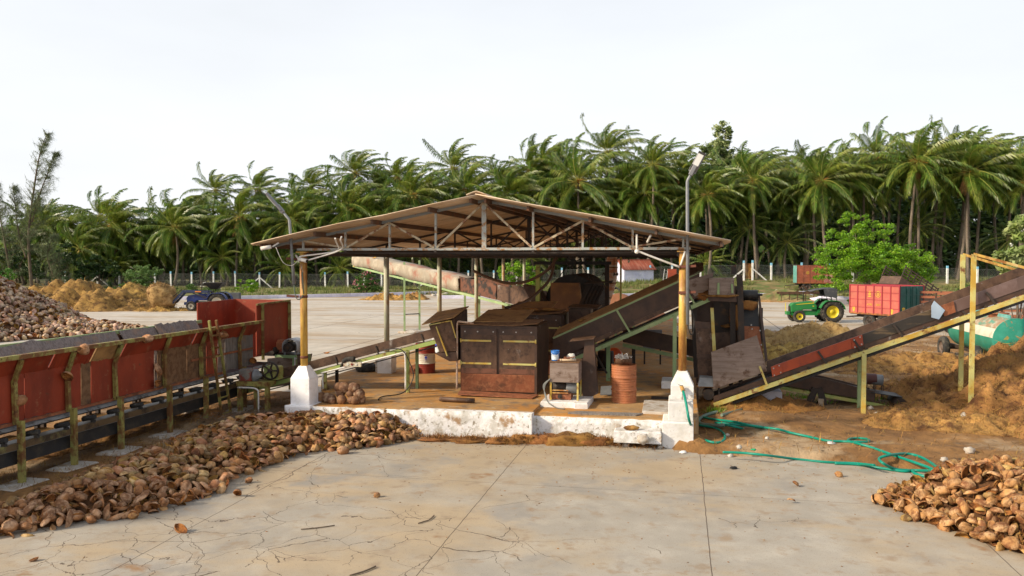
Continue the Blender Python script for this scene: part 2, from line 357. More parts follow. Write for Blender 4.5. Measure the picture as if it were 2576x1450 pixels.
# --- concrete: joints, cracks and stains are marks on the slab itself
def concrete(name,base,joints_x,joints_y,cracks,stains,fall=False):
    m=M(name,base,[(tuple(c*.86 for c in base),.35,.5,.2),(tuple(min(1,c*1.12) for c in base),1.3,.56,.14)]+stains,.85,bump=.25,bscale=60,vary=.06)
    nt=m.node_tree;N=nt.nodes;K=nt.links; bs=N['Principled BSDF']
    cur=bs.inputs['Base Color'].links[0].from_socket
    tc=[n for n in N if n.type=='TEX_COORD'][0]
    sp=N.new('ShaderNodeSeparateXYZ'); K.new(tc.outputs['Object'],sp.inputs[0])
    def mth(op,a,b=None,c=None):
        n=N.new('ShaderNodeMath'); n.operation=op
        for i,q in enumerate((a,b,c)):
            if q is None: continue
            if isinstance(q,(int,float)): n.inputs[i].default_value=q
            else: K.new(q,n.inputs[i])
        return n.outputs[0]
    wn=N.new('ShaderNodeTexNoise'); wn.inputs['Scale'].default_value=2.5; K.new(tc.outputs['Object'],wn.inputs['Vector'])
    wob=mth('MULTIPLY',mth('SUBTRACT',wn.outputs['Fac'],.5),.03)
    tot=None
    for ax,cs in (('X',joints_x),('Y',joints_y)):
        for c,wd in cs:
            d=mth('ABSOLUTE',mth('ADD',mth('SUBTRACT',sp.outputs[ax],c),wob)); v=mth('LESS_THAN',d,wd)
            tot=v if tot is None else mth('MAXIMUM',tot,v)
    if cracks:
        for sc,wd,th,seed in cracks:
            n1=N.new('ShaderNodeTexNoise'); n1.inputs['Scale'].default_value=1.1; n1.inputs['Detail'].default_value=7; K.new(tc.outputs['Object'],n1.inputs['Vector'])
            va=N.new('ShaderNodeVectorMath'); va.operation='MULTIPLY_ADD'; K.new(n1.outputs['Color'],va.inputs[0]); va.inputs[1].default_value=(1.0,1.0,0); K.new(tc.outputs['Object'],va.inputs[2])
            v2=N.new('ShaderNodeVectorMath'); v2.operation='MULTIPLY'; K.new(va.outputs[0],v2.inputs[0]); v2.inputs[1].default_value=(1,1,0)
            vo=N.new('ShaderNodeTexVoronoi'); vo.feature='DISTANCE_TO_EDGE'; vo.inputs['Scale'].default_value=sc; K.new(v2.outputs[0],vo.inputs['Vector'])
            n2=N.new('ShaderNodeTexNoise'); n2.inputs['Scale'].default_value=.35; n2.inputs['Detail'].default_value=2
            mp=N.new('ShaderNodeMapping'); mp.inputs['Location'].default_value=(seed,seed,0); K.new(tc.outputs['Object'],mp.inputs[0]); K.new(mp.outputs[0],n2.inputs['Vector'])
            v=mth('MULTIPLY',mth('LESS_THAN',vo.outputs['Distance'],wd),mth('GREATER_THAN',mth('SUBTRACT',n2.outputs['Fac'],mth('MULTIPLY',mth('MAXIMUM',mth('ADD',sp.outputs['X'],mth('MULTIPLY',sp.outputs['Y'],.45)),0),.03) if fall else 0),th))
            tot=v if tot is None else mth('MAXIMUM',tot,v)
    if tot is not None:
        mx=N.new('ShaderNodeMix'); mx.data_type='RGBA'; K.new(mth('MULTIPLY',tot,.85),mx.inputs['Factor']); K.new(cur,mx.inputs['A']); mx.inputs['B'].default_value=(.07,.045,.03,1)
        K.new(mx.outputs['Result'],bs.inputs['Base Color'])
    return m
m_apron=concrete('stained_apron_concrete',(.375,.34,.285),[(1.66,.007),(5.40,.007),(8.92,.007),(12.6,.007)],[(-3.86,.005),(-11.5,.006)],
  [(.26,.0017,.45,1.3),(.62,.0028,.46,8.1),(1.3,.0048,.50,14.2)],
  [((.39,.305,.20),.28,.53,.12),((.41,.32,.21),.8,.59,.09,(.5,1.2,1)),((.29,.175,.09),1.3,.67,.05),((.29,.265,.23),.8,.60,.09),((.31,.235,.16),3.2,.62,.10),((.47,.42,.33),1.1,.70,.02,(.35,6,1)),((.46,.40,.31),1.0,.71,.02,(5,.6,1)),((.22,.19,.155),60,.62,.06)],True)
m_yard=concrete('pale_yard_concrete',(.47,.425,.36),[(-12,.03),(-6,.03),(0,.03),(14,.03),(20,.03)],[(12,.03),(20,.03),(28,.04),(38,.05),(50,.06)],
  [(.2,.004,.60,2)],[((.33,.24,.15),.12,.54,.10,(.5,2.5,1)),((.40,.24,.11),.4,.64,.06,(.4,3,1)),((.48,.45,.41),.25,.58,.1,(.4,2,1))])
mb=MB(); mb.prism(APRON,-.12,.02); solo('concrete_apron_pavement',mb,m_apron,kind='structure')
mb=MB(); mb.prism(YARD,-.12,.0); solo('drying_yard_pavement',mb,m_yard,kind='structure')

# kerbs, whitewashed with a lavender tint
m_kerb=M('lavender_limewash',(.58,.56,.70),[((.70,.68,.76),1.5,.52,.15),((.4,.36,.36),3,.66,.06)],.85,bump=.2)
mb=MB()
for pts in ([(-60,77.2),(-29,80.4),(-18,86.5),(-8.7,93.4)],[(-7.6,82.4),(1,82.6),(13,87.2),(30,87.6)]):
    for a,b in zip(pts,pts[1:]): mb.bar((a[0],a[1],.16),(b[0],b[1],.16),.28,.36)
solo('kerb',mb,m_kerb,frame=W,kind='structure')

# ---------------------------------------------------------------- grass and weeds on the bank (uncountable)
def tufts(name,pts,mat,h=(.15,.4),n=6,wd=.03,spread=.12,kind='stuff',label=None):
    mb=MB()
    for x,y,z in pts:
        for k in range(n):
            a=RX.uniform(0,6.28); hh=RX.uniform(*h); r=RX.uniform(0,spread); ln=RX.uniform(.1,.6)*hh
            bx,by=x+r*math.cos(a),y+r*math.sin(a); b=RX.uniform(0,6.28); w_=wd*RX.uniform(.6,1.3)
            dx,dy=math.cos(b)*w_,math.sin(b)*w_
            mb.add([(bx-dx,by-dy,z-.03),(bx+dx,by+dy,z-.03),(bx+ln*math.cos(a)+RX.uniform(0,.08),by+ln*math.sin(a),z+hh)],[(0,1,2)])
    return solo(name,mb,mat,frame=W,kind=kind,label=label)
pts=[]
while len(pts)<6500:
    x=RX.uniform(-60,62); y=kerby(x)+1+RX.random()**1.2*28
    if noise.noise(Vector((x*.22,y*.25,3)))>-.12+.3*RX.random(): pts.append((x,y,bank(x,y)))
tufts('grass',pts,m_grass,(.18,.55),6,.05,.3)
pts=[]
for cx,cy,rx,ry,n in [(12.6,5.6,1.6,.8,110),(11.0,5.2,.8,.5,60),(14.6,4.6,.9,.35,50),(9.35,3.3,.35,.9,60)]:
    for _ in range(n):
        q=L(cx+RX.gauss(0,rx*.5),cy+RX.gauss(0,ry*.5)); pts.append((q.x,q.y,hgt(q.x,q.y)))
tufts('weeds',pts,m_leafbright,(.05,.16),5,.012,.06)
# ---------------------------------------------------------------- the open shed
WD=8.57; SP=5.41; NR=6; LEN=SP*(NR-1)
shed=thing('open_shed','long open-sided shed with a low corrugated gable roof on steel trusses and yellowed pipe columns','shed',(WD/2,0,0))
FZ=.53
# floor with a whitewashed front edge
fl=[(-.35,-.22),(WD+.25,-.22),(WD+.35,.4),(WD+.35,LEN+1.2),(-.5,LEN+1.2),(-1.3,6.2),(-1.3,3.7),(-.35,2.2)]
mb=MB(); mb.prism([(x,y) for x,y in fl],-.05,FZ,.02); mb.build('floor_slab',m_floor,shed)
mb=MB()
for x0,x1,y0,h in ((-.36,2.93,-.27,FZ-.005),(2.93,5.45,-.55,.60),(5.45,8.25,-.31,FZ-.02)):
    n=int((x1-x0)/.18); nz_=4
    vs=[];fsq=[]
    for i in range(n+1):
        for j in range(nz_+1):
            x=x0+(x1-x0)*i/n; z=-.05+(h+.05)*j/nz_
            vs.append((x,y0+.03*noise.noise(Vector((x*3,z*5,2))),z+ (.02*noise.noise(Vector((x*5,0,1))) if j==nz_ else 0)))
    for i in range(n+1): vs.append((x0+(x1-x0)*i/n,y0+.26,h-.004))
    for i in range(n):
        for j in range(nz_): a=i*(nz_+1)+j; fsq.append((a,a+nz_+1,a+nz_+2,a+1))
        a=i*(nz_+1)+nz_; c=(n+1)*(nz_+1)+i; fsq.append((a,a+nz_+1,c+1,c))
    mb.add(vs,fsq,True)
    mb.box(x0+.001,x1-.001,y0+.05,y0+.3,-.05,h-.012)
mb.build('front_edge',m_plinth,shed)
mb=MB(); mb.prism([(2.97,-.5),(5.42,-.5),(5.42,3.9),(2.97,3.9)],FZ-.1,.592,.015); mb.build('machine_pad',m_floor,shed)
mb=MB(); mb.prism([(7.2,-.78),(8.16,-.78),(8.16,-.28),(7.2,-.28)],.13,.37,.02); mb.build('step',m_plinth,shed)
mb=MB(); mb.prism([(7.72,.35),(8.38,.30),(8.38,1.75),(7.70,1.85)],FZ-.03,FZ+.055,.012); mb.build('loose_slab',m_concfoot,shed)
mb=MB(); mb.plate([(6.15,-.02,.545),(7.6,.02,.545),(7.75,.2,.56),(6.3,.22,.55)],.03,(0,0,1)); mb.build('plank',m_greyply,shed)
# columns
for i in range(NR):
    for side in (0,1):
        x=WD*side; y=SP*i; front=i==0
        zb=.97 if (front and side) else FZ
        mb=MB()
        if front and side:
            mb.prism([(8.17,-.62),(8.80,-.62),(8.80,.3),(8.17,.3)],-.05,.57,.03)
            mb.prism([(8.29,-.58),(8.79,-.58),(8.79,.28),(8.29,.28)],.57,.975,.02)
        if front and not side:
            mb.prism([(-.3,-.36),(.3,-.36),(.3,.3),(-.3,.3)],-.05,FZ+.012,.02)
        a=.235; hz=.62 if i==0 and not side else .27 if i==0 else .40
        if i==0: mb.prism([(x-a,y-a),(x+a,y-a),(x+a,y+a),(x-a,y+a)],zb,zb+hz,.0)
        else: mb.prism([(x-.22,y-.22),(x+.22,y-.22),(x+.22,y+.22),(x-.22,y+.22)],FZ-.02,FZ+(.62 if not side else .22),.02)
        if i==0:
            z0=zb+hz; z1=z0+.30 if side else z0+.27; b=.10
            mb.add([(x-a,y-a,z0),(x+a,y-a,z0),(x+a,y+a,z0),(x-a,y+a,z0),(x-b,y-b,z1),(x+b,y-b,z1),(x+b,y+b,z1),(x-b,y+b,z1)],[(0,1,5,4),(1,2,6,5),(2,3,7,6),(3,0,4,7),(4,5,6,7)])
            ztop=z1
        else: ztop=FZ+(.62 if not side else .22)
        c=MB(); c.cyl((x,y,ztop-.03),(x,y,4.05),.083 if i==0 else .08,18)
        c.box(x-.13,x+.13,y-.12,y+.12,4.03,4.055)
        col=c.build('column',m_ochre if i==0 else m_pale_post,shed)
        mb.build('pedestal',m_whiteclean if i==0 and side==0 else m_white,col,bevel=.012)
        if i==0:
            ms=M('strap_rust%d'%side,(.14,.045,.025),[],.7)
            for z in ((1.62,3.02,3.88) if side==0 else (3.18,3.72)):
                s=MB(); s.lathe([(.085,z-.03),(.094,z-.025),(.094,z+.025),(.085,z+.03)],(x,y,0),18)
                if z>2: s.bar((x-.09,y-.08,z),(x+(-.36 if side==0 else .26),y-.12,z+.02),.05,.05)
                s.build('strap',ms,col)
m_diag=M('rusted_cream_diagonal',(.45,.38,.26),[(RUST,6,.53,.07),(DRUST,12,.66,.05)],.6)
m_purlin=M('brown_purlin',(.10,.06,.04),[(RUST,5,.56,.1)],.7)
# trusses: one part each with chord and web sub-parts
def roofz(x): return 4.235+1.0*(1-abs(x-WD/2)/(WD/2+.85)) if True else 0
BAY=[0,1.04,2.1,3.18,WD/2,5.38,6.46,7.52,WD]
def tz(x): return 4.33+.83*(1-abs(x-WD/2)/(WD/2))   # top chord
for i in range(NR):
    y=SP*i; mt=m_truss if i==0 else m_darktruss if i else None
    t=MB()
    t.bar((-.15,y,4.105),(WD+.15,y,4.105),.05,.055)
    tr=t.build('truss',mt,shed)
    t=MB()
    t.bar((-.82,y,tz(0)-.16),(WD/2,y,tz(WD/2)),.05,.06); t.bar((WD+.82,y,tz(0)-.16),(WD/2,y,tz(WD/2)),.05,.06)
    t.build('top_chord',mt if i else M('top_chord_blue_grey',(.22,.245,.25),[(RUST,8,.64,.05)],.6),tr)
    md=mt if i else m_diag
    for k,x in enumerate(BAY):
        wdt=.10 if k==4 else .045
        t=MB(); t.bar((x,y+.006,4.13),(x,y+.006,tz(x)-.03),wdt,.05,(0,1,0)); t.build('post',mt,tr)
    for a,b in ((1,2),(3,2),(3,4),(5,4),(5,6),(7,6)):
        t=MB(); t.bar((BAY[a]+.03*(1 if b>a else -1),y-.02,4.14),(BAY[b],y-.02,tz(BAY[b])-.04),.045,.04,(0,1,0)); t.build('diagonal',md,tr)
    t=MB(); t.bar((BAY[0]+.03,y-.02,4.3),(BAY[1],y-.02,4.14),.04); t.build('diagonal',md,tr)
    t=MB(); t.bar((BAY[8]-.03,y-.02,4.3),(BAY[7],y-.02,4.14),.04); t.build('diagonal',md,tr)
# long rails and service pipes under the trusses
for x in (1.04,3.18,5.38,7.52):
    t=MB(); t.bar((x,-.05,4.06),(x,LEN+.1,4.06),.04,.05); t.build('tie_rail',m_darktruss,shed)
for x in (.1,WD-.1):
    t=MB(); t.bar((x,0,4.0),(x,LEN,4.0),.06,.10); t.build('eave_beam',m_darktruss,shed)
for i in range(NR-1):
    for dy,z in ((.35,4.02),(1.9,4.05),(3.4,4.0)):
        t=MB(); t.bar((.0,SP*i+dy,z),(WD,SP*i+dy,z),.03,.03); t.build('cross_bar',m_darktruss,shed)
for x in (-.75,.55,1.9,3.2,WD/2-.16,WD/2+.16,5.37,6.67,8.02,9.32):
    z=roofz(x)-.075
    t=MB(); t.bar((x,-.58,z),(x,LEN+.6,z),.05,.10); t.build('purlin',m_purlin,shed)
# corrugated sheets
def slope(x0,x1):
    y0,y1=-.72,LEN+.75; ny=int((y1-y0)/.0365); nx_=5
    vs=[];fq=[]
    for j in range(ny+1):
        y=y0+(y1-y0)*j/ny; c=.022*math.sin(2*math.pi*y/.146)
        for i in range(nx_+1):
            x=x0+(x1-x0)*i/nx_
            vs.append((x,y,roofz(x)+c+.008*math.sin(x*2.2+y*.7)+(.018 if i in(1,2) else 0)))
    for j in range(ny):
        for i in range(nx_): a=j*(nx_+1)+i; fq.append((a,a+1,a+nx_+2,a+nx_+1))
    m=MB(); m.add(vs,fq,True); return m
for x0,x1 in ((-.92,WD/2+.02),(WD+.92,WD/2-.02)):
    r=slope(x0,x1).build('roof',m_roof,shed); r.modifiers.new('thick','SOLIDIFY').thickness=.012
rp=MB(); pts=[]
n=int((LEN+1.4)/.0365)
vs=[];fq=[]
for j in range(n+1):
    y=-.70+(LEN+1.4)*j/n; c=.02*math.sin(2*math.pi*y/.146)
    for k in range(7):
        a=(k-3)/3; vs.append((WD/2+a*.22,y,roofz(WD/2)+.07-.075*abs(a)**1.2+c))
for j in range(n):
    for k in range(6): q=j*7+k; fq.append((q,q+1,q+8,q+7))
rp.add(vs,fq,True); rc=rp.build('ridge_cap',m_roof,shed); rc.modifiers.new('thick','SOLIDIFY').thickness=.012

# ---------------------------------------------------------------- fittings that hang on the shed
def conduit(label,paths,r=.016,mat=m_pvc,name='conduit_pipe'):
    mb=MB()
    for p in paths: mb.tube(spline(p,5),r,8)
    return solo(name,mb,mat,label,'pipe',loc=paths[0][0])
a1=SY(855,590,-.4); 
conduit('pair of white conduits bending from roof edge to the yellow column by the red hopper',
  [[SY(843,600,-.66),SY(846,640-30,-.5),SY(852,626,-.3),SY(840,634,-.25),SY(800,640,-.2),SY(758,645,-.16),SY(752,651,-.16),SY(752,660,-.16)],
   [SY(859,596,-.66),SY(857,606,-.55),SY(862,622,-.35),SY(848,633,-.3),SY(810,645,-.25),SY(775,655,-.2)]],.018)
conduit('straight white conduit slanting down to the column beside the green hose tap',[[SY(1602,590,-.35),SY(1602,628,-.3)],[SY(1604,632,-.3),SY(1650,650,-.22),SY(1709,672,-.12)],[SY(1628,610,-.3),SY(1637,592,-.4)],[SY(1712,668,-.1),SY(1724,632,-.12)]],.022)
mb=MB()
o=SY(1602,633,-.3); mb.ell(o,.05,.05,.05)
solo('junction_box',mb,m_pvc,'round white junction box where two conduits meet under the front truss','junction box',loc=o)
def cctv(px,py,ly,label,dirx,lens=.10):
    o=SY(px,py,ly); t=thing('security_camera',label,'camera',o)
    b=MB(); b.cyl(o,o+Vector((dirx*.22,-.05,-.045)),.045,14); b.build('housing',m_pvc,t)
    b=MB(); b.cyl(o+Vector((dirx*.215,-.05,-.045)),o+Vector((dirx*.235,-.055,-.05)),.036,14); b.build('lens',m_black,t)
    b=MB(); b.bar(o+Vector((-dirx*.02,.02,.0)),o+Vector((-dirx*.13,.1,.09)),.03); b.build('bracket',m_pvc,t)
cctv(682,621,-.6,'white bullet security camera under the roof corner above the red hopper',-1)
cctv(752,652,-.2,'white bullet security camera strapped to the yellow column above the red hopper',1)
def bulb(px,py,ly,label):
    o=SY(px,py,ly); t=thing('light_bulb',label,'light bulb',o,group='bulbs hung under the trusses')
    b=MB(); b.lathe([(.005,-.075),(.028,-.06),(.034,-.035),(.022,-.005),(.018,.01)],o,12); b.build('glass_bulb',M('bulb_glass_%d'%px,(.6,.55,.42),[],.2),t)
    b=MB(); b.lathe([(.019,.01),(.019,.045),(.004,.05)],o,10); b.tube([o+Vector((0,0,.05)),o+Vector((0,0,.25))],.005,5); b.build('socket',m_black,t)
bulb(972,646,5.2,'unlit glass bulb hanging beside the second pale column of the row by the yard')
bulb(1582,655,6,'unlit glass bulb hanging below the trusses in front of the red-roofed hut')
bulb(1451,648,3,'unlit glass bulb hanging above the tall pulley frame')
# lamp posts strapped to the front columns
def lamppost(label,base,top,tip,headlen,hw,up):
    t=thing('lamp_post',label,'street lamp',base)
    b=MB(); b.tube([base,base+(top-base)*.5,top-(top-base).normalized()*.03,top+(tip-top)*.06,tip],[.034,.034,.033,.030,.028],10); b.build('pole',m_galv,t)
    d=(tip-top).normalized(); up=Vector(up); up=(up-d*up.dot(d)).normalized()
    e=tip+d*headlen
    b=MB(); b.bar(tip-d*.06,e,hw,.05,up); b.bar(tip-d*.12,tip+d*.1,.09,.09,up); b.build('lamp_head',M('lamp_grey',(.16,.16,.17),[],.5,metal=.3),t,bevel=.012)
    b=MB(); b.bar(tip+d*.10-up*.03,e-d*.05-up*.03,hw*.72,.012,up); b.build('lamp_glass',M('lamp_lens',(.5,.5,.48),[],.25),t)
    b=MB(); b.bar(tip-up*.033-d*.03,tip+d*.10-up*.033,hw*.9,.014,up); b.bar(e-d*.05-up*.033,e-up*.033,hw*.9,.014,up); b.build('lamp_trim',m_black,t)
lamppost('grey street lamp strapped to the yellow column by the red hopper, its head seen edge-on',SY(740,716,-.2),SY(728,553,-.2),SY(704,525,-.25),.46,.12,(.6,0,.8))
lamppost('grey street lamp strapped to the column with the hose tap, its lens facing the concrete',SY(1730,817,-.14),SY(1729,456,-.14),SY(1744,428,-.16),.40,.16,(.25,1,.12))
mb=MB(); mb.tube(spline([SY(740,716,-.2),SY(741,735,-.2),SY(747,752,-.18),SY(756,752,-.12),SY(763,742,-.1)],5),.012,6); mb.tube([SY(764,740,-.1),SY(760,685,-.1)],.014,6)
solo('lamp_cable',mb,M('dull_green_hose',(.12,.16,.13),[],.6),'dull green cable loop hanging from the foot of the lamp pole by the yellow column','cable',loc=SY(740,716,-.2))
mb=MB(); mb.tube(spline([SY(1731,817,-.1),SY(1733,830,-.1),SY(1738,842,-.08),SY(1744,835,-.05),SY(1745,800,.05),SY(1733,765,0)],5),.012,6)
solo('lamp_cable',mb,m_black,'black cable loop hanging from the foot of the lamp pole by the tap column','cable',loc=SY(1731,817,-.1))
mb=MB(); mb.tube(spline([SY(1700,655-22,-.02),SY(676,622,-.6)] if False else [SY(694,600+22,-.6),SY(712,660,-.5),SY(735,668,-.35),SY(752,652,-.22)],6),.006,5)
solo('signal_wire',mb,m_pvc,'thin white wire sagging from the roof-corner camera to the yellow column','wire',loc=SY(694,622,-.6))
# dried leaf bunches on a string across the shed
mb=MB(); 
for px in (1378,1384,1394,1518,1526,1544,1552,1566,1577):
    pass
for px in (1384,1519,1527,1545,1553,1441,1395):
    o=SY(px,684,14+RX.uniform(-.5,.5)); b=MB()
    for k in range(5):
        a=RX.uniform(0,6.28); d=Vector((math.cos(a)*.10,math.sin(a)*.05,-RX.uniform(.12,.24))); s=Vector((math.sin(a),-math.cos(a),0))*.025
        b.add([o,o+d*.5+s,o+d,o+d*.5-s],[(0,1,2,3)])
    b.tube([o,o+Vector((0,0,.62))],.004,4)
    solo('dried_leaf_bunch',b,M('dry_leaf_%d'%px,(.07,.045,.03),[],.9),'bunch of dry brown leaves hanging on a string under the far trusses','leaf garland',loc=o,group='dry leaf bunches strung across the shed')
# ---------------------------------------------------------------- machines under and around the shed (shed frame)
def bolts(mb,pts,d=(0,-1,0),r=.018):
    d=Vector(d)
    for p in pts: p=Vector(p); mb.cyl(p,p+d*.012,r,8)
m_dust=M('coir_dusted_tan_board',(.27,.15,.062),[((.36,.20,.075),1.6,.5,.14),((.15,.08,.038),4,.6,.09)],.85)
m_bolt=M('zinc_bolt',(.4,.38,.36),[],.4,metal=.6)
def cabinet(label,x0,x1,y0,y1,z0,z1,lid):
    t=thing('husk_crusher',label,'machine',((x0+x1)/2,y0,z0)); w_=x1-x0; xm=x0+w_*.5
    mb=MB(); mb.box(x0,x1,y0+.02,y1,z0,z1); mb.build('casing',m_brown2,t)
    for k,(a,b) in enumerate(((x0+.03,xm-.035),(xm+.035,x1-.05))):
        mb=MB(); mb.box(a,b,y0-.012,y0+.018,z0+.50,z1-.10)
        d=mb.build('door',m_brown,t)
        mb=MB(); mb.box(a,b,y0-.026,y0-.013,z1-.22,z1-.07); d2=mb.build('top_rail',m_brown2,d)
        for z in (z0+.72,z1-.37):
            mb=MB(); q0,q1=(a,a+.76) if k==0 else (b-.78,b+.045)
            mb.box(q0,q1,y0-.028,y0-.013,z-.022,z+.022); mb.cyl(((a-.01 if k==0 else b+.03),y0-.02,z-.05),((a-.01 if k==0 else b+.03),y0-.02,z+.05),.022,8); mb.build('hinge',m_lime,d)
        mb=MB(); mb.box(a,b,y0-.022,y0-.013,z0+.47,z0+.60); mb.build('bottom_rail',M('rust_rail_%d'%int(y0*10+k),(.15,.06,.035),[(DRUST,4,.55,.1)],.6),d)
        mb=MB(); bolts(mb,[(a+.1,y0-.026,z1-.145),(a+.42,y0-.026,z1-.145),(b-.08,y0-.026,z1-.145)]); mb.build('bolts',m_bolt,d)
    mb=MB(); mb.box(x0+.02,x1-.05,y0-.015,y0+.019,z0+.04,z0+.46)
    n=26
    for i in range(n):      # expanded-metal slats
        z=z0+.05+.40*i/n; mb.bar((x0+.03,y0-.018,z),(x1-.06,y0-.018,z+.012),.006,.006)
    mb.build('mesh_panel',m_rustplate,t)
    mb=MB(); mb.box(x1-.05,x1+.01,y0-.02,y0+.03,z0,z1); mb.box(x1+.001,x1+.012,y0+.03,y1,z0+.02,z1-.04); mb.build('side_wall',m_brown2,t)
    mb=MB(); mb.plate([(x0-.03,y0-.04,z1+.03),(x0+w_*.7,y0-.05,z1+.012),(x1+.03,y0-.04,z1+.075),(x1+.1,y0+.55,z1+.14),(x0+.4,y0+.6,z1+.07)],.018,(0,0,1)); l=mb.build('lid',m_chip,t)
    mb=MB(); mb.plate([(x0+.25,y0+.35,z1+.07),(x0+1.5,y0+.3,z1+.08),(x0+1.55,y1,z1+.30),(x0+.3,y1,z1+.28)],.02,(0,0,1)); mb.build('lid_board',m_dust,t)
    if lid:
        mb=MB(); mb.tube(spline([(x0+.35,y0-.02,z1+.05),(x0+.05,y0-.05,z1+.09),(x0-.06,y0-.06,z1+.04),(x0-.065,y0-.06,z1-.5),(x0-.075,y0-.06,z0+.08)],5),.025,8); mb.build('water_pipe',M('old_pvc',(.55,.42,.32),[((.3,.15,.08),3,.55,.1)],.6),t)
    return t
cabinet('brown two-door crusher cabinet with yellow strap hinges, standing on the raised front pad',3.19,5.11,2.0,3.75,.60,2.25,True)
cabinet('brown bolted crusher cabinet dusted with orange coir, behind the two-door cabinet',3.25,5.15,5.75,7.6,.53,2.28,False)
mb=MB(); o=L(4.2,6.3,0)
mb.ell((4.55,6.1,2.42),.55,.25,.06,14,6,None,.5,3); mb.ell((3.6,5.95,2.40),.5,.15,.04,14,6,None,.5,8); 
solo('coir_dust',mb,m_coirdark,'orange coir dust lying on top of the second cabinet','coir dust',loc=(4.2,6.1,2.35))
# loose plate and pipe on the pad
mb=MB(); mb.plate([(3.3,1.35,.64),(5.12,1.3,.615),(5.2,1.75,.625),(3.22,1.85,.65)],.02,(0,0,1)); solo('steel_sheet',mb,m_rustplate,'rusty steel sheet lying flat at the foot of the two-door cabinet','metal sheet',loc=(4.2,1.6,.63))
mb=MB(); mb.cyl((3.1,.55,.66),(3.93,.50,.655),.055,14); solo('iron_roller',mb,m_brown,'dark rusty pipe lying in front of the steel sheet on the pad','pipe',loc=(3.5,.5,.66))

# --- feed conveyor with the tan-lidded chute
def ZC(x): return .66+(x+3.0)*.272       # top edge of the small conveyor
t=thing('feed_conveyor','narrow brown belt conveyor climbing from the red hopper to the two-door cabinet on green legs','conveyor',(0,2.3,FZ))
x0,x1=-3.1,2.62
for y in (2.0,2.73):
    mb=MB(); mb.plate([(x0,y,ZC(x0)-.23),(x1,y,ZC(x1)-.23),(x1,y,ZC(x1)),(x0,y,ZC(x0))],.018,(0,1,0)); mb.build('side_board',m_brown,t)
    mb=MB(); mb.bar((x0,y-.02,ZC(x0)-.34),(x1,y-.02,ZC(x1)-.34),.05,.10); mb.build('frame_rail',m_green,t)
mb=MB(); mb.plate([(x0,2.02,ZC(x0)-.17),(x1,2.02,ZC(x1)-.17),(x1,2.71,ZC(x1)-.17),(x0,2.71,ZC(x0)-.17)],.012,(0,0,1)); mb.build('belt',m_belt,t)
mb=MB(); mb.plate([(x0,2.02,ZC(x0)-.47),(x1,2.02,ZC(x1)-.47),(x1,2.71,ZC(x1)-.47),(x0,2.71,ZC(x0)-.47)],.012,(0,0,1)); mb.build('return_belt',m_belt,t)
for x in (-.4,1.83):
    for y in (2.0,2.73):
        mb=MB(); mb.box(x-.035,x+.035,y-.045,y+.025,FZ if x>-.5 else .3,ZC(x)-.36); mb.build('leg',m_green if y<2.3 else m_darksteel if x<0 else m_green2,t)
for k,x in enumerate((-2.2,-1.2,-.1,1.0,2.2)):
    mb=MB(); mb.bar((x+.1,1.975,ZC(x)-.37),(x-.02,1.985,ZC(x)-.05),.035,.03); mb.build('bracket',m_darksteel,t)
mb=MB(); mb.tube(spline([(-.43,1.93,.56),(-.43,1.93,ZC(-.4)-.42),(-.3,1.92,ZC(-.3)-.38),(1.6,1.92,ZC(1.6)-.40),(1.75,1.92,ZC(1.8)-.42),(1.79,1.92,ZC(1.8)-.6),(1.79,1.92,.62)],4),.022,8); mb.build('wire_conduit',m_pvc,t)
mb=MB(); mb.box(.15,.62,1.88,1.95,ZC(.4)-.42,ZC(.4)-.30); b=mb.build('switch_box',M('switch_cream',(.6,.55,.42),[((.3,.07,.04),3,.6,.05)],.5),t)
for x,c in ((.27,m_flowerwhite),(.38,m_drumred),(.5,m_flowerwhite)):
    mb=MB(); mb.cyl((x,1.88,ZC(.4)-.36),(x,1.865,ZC(.4)-.36),.03,10); mb.build('button',c,b)
mb=MB(); mb.tube(spline([(.05,1.95,ZC(0)-.34),(.2,1.9,ZC(.2)-.20),(.45,1.88,ZC(.4)-.22),(.35,1.88,ZC(.4)-.28)],4),[.03]*3+[.06]*8+[.03]*2,8); mb.build('rubber_flap',m_rubber,t)
mb=MB(); mb.tube(spline([(1.2,1.92,ZC(1.2)-.2),(1.7,1.85,ZC(1.6)-.28),(1.95,1.8,1.3),(2.05,1.75,.95),(1.85,1.6,.60),(1.5,1.2,.56),(1.45,1.0,.55),(1.52,.75,.55)],6),.014,6)
solo('power_cable',mb,m_black,'black cable dropping from the feed conveyor and curling over the shed floor','cable',loc=(1.8,1.5,.55))
t=thing('feed_chute','brown steel chute with a tan board lid, above the upper end of the feed conveyor','chute',(2.8,2.3,1.5))
mb=MB(); f=[(2.42,1.86,2.26),(3.05,1.83,2.40),(3.12,2.95,2.60),(2.45,2.95,2.46)]; g=[(2.68,1.92,1.58),(3.12,1.9,1.62),(3.15,2.9,1.62),(2.68,2.9,1.58)]
mb.add(f+g,[(3,2,1,0),(4,5,6,7),(0,1,5,4),(1,2,6,5),(2,3,7,6),(3,0,4,7)]); mb.build('chute_body',m_brown,t)
mb=MB(); mb.plate([(2.28,1.75,2.27),(3.1,1.72,2.46),(3.15,3.0,2.66),(2.3,3.0,2.50)],.025,(0,0,1)); mb.build('lid',m_tanply,t)
for a,b in (((2.62,1.85,2.22),(2.9,1.85,1.5)),((3.0,1.82,2.38),(3.12,1.86,1.95)),((2.44,1.84,2.26),(2.98,1.81,2.37))):
    mb=MB(); mb.bar(a,b,.045,.03); mb.build('strap',m_lime,t)
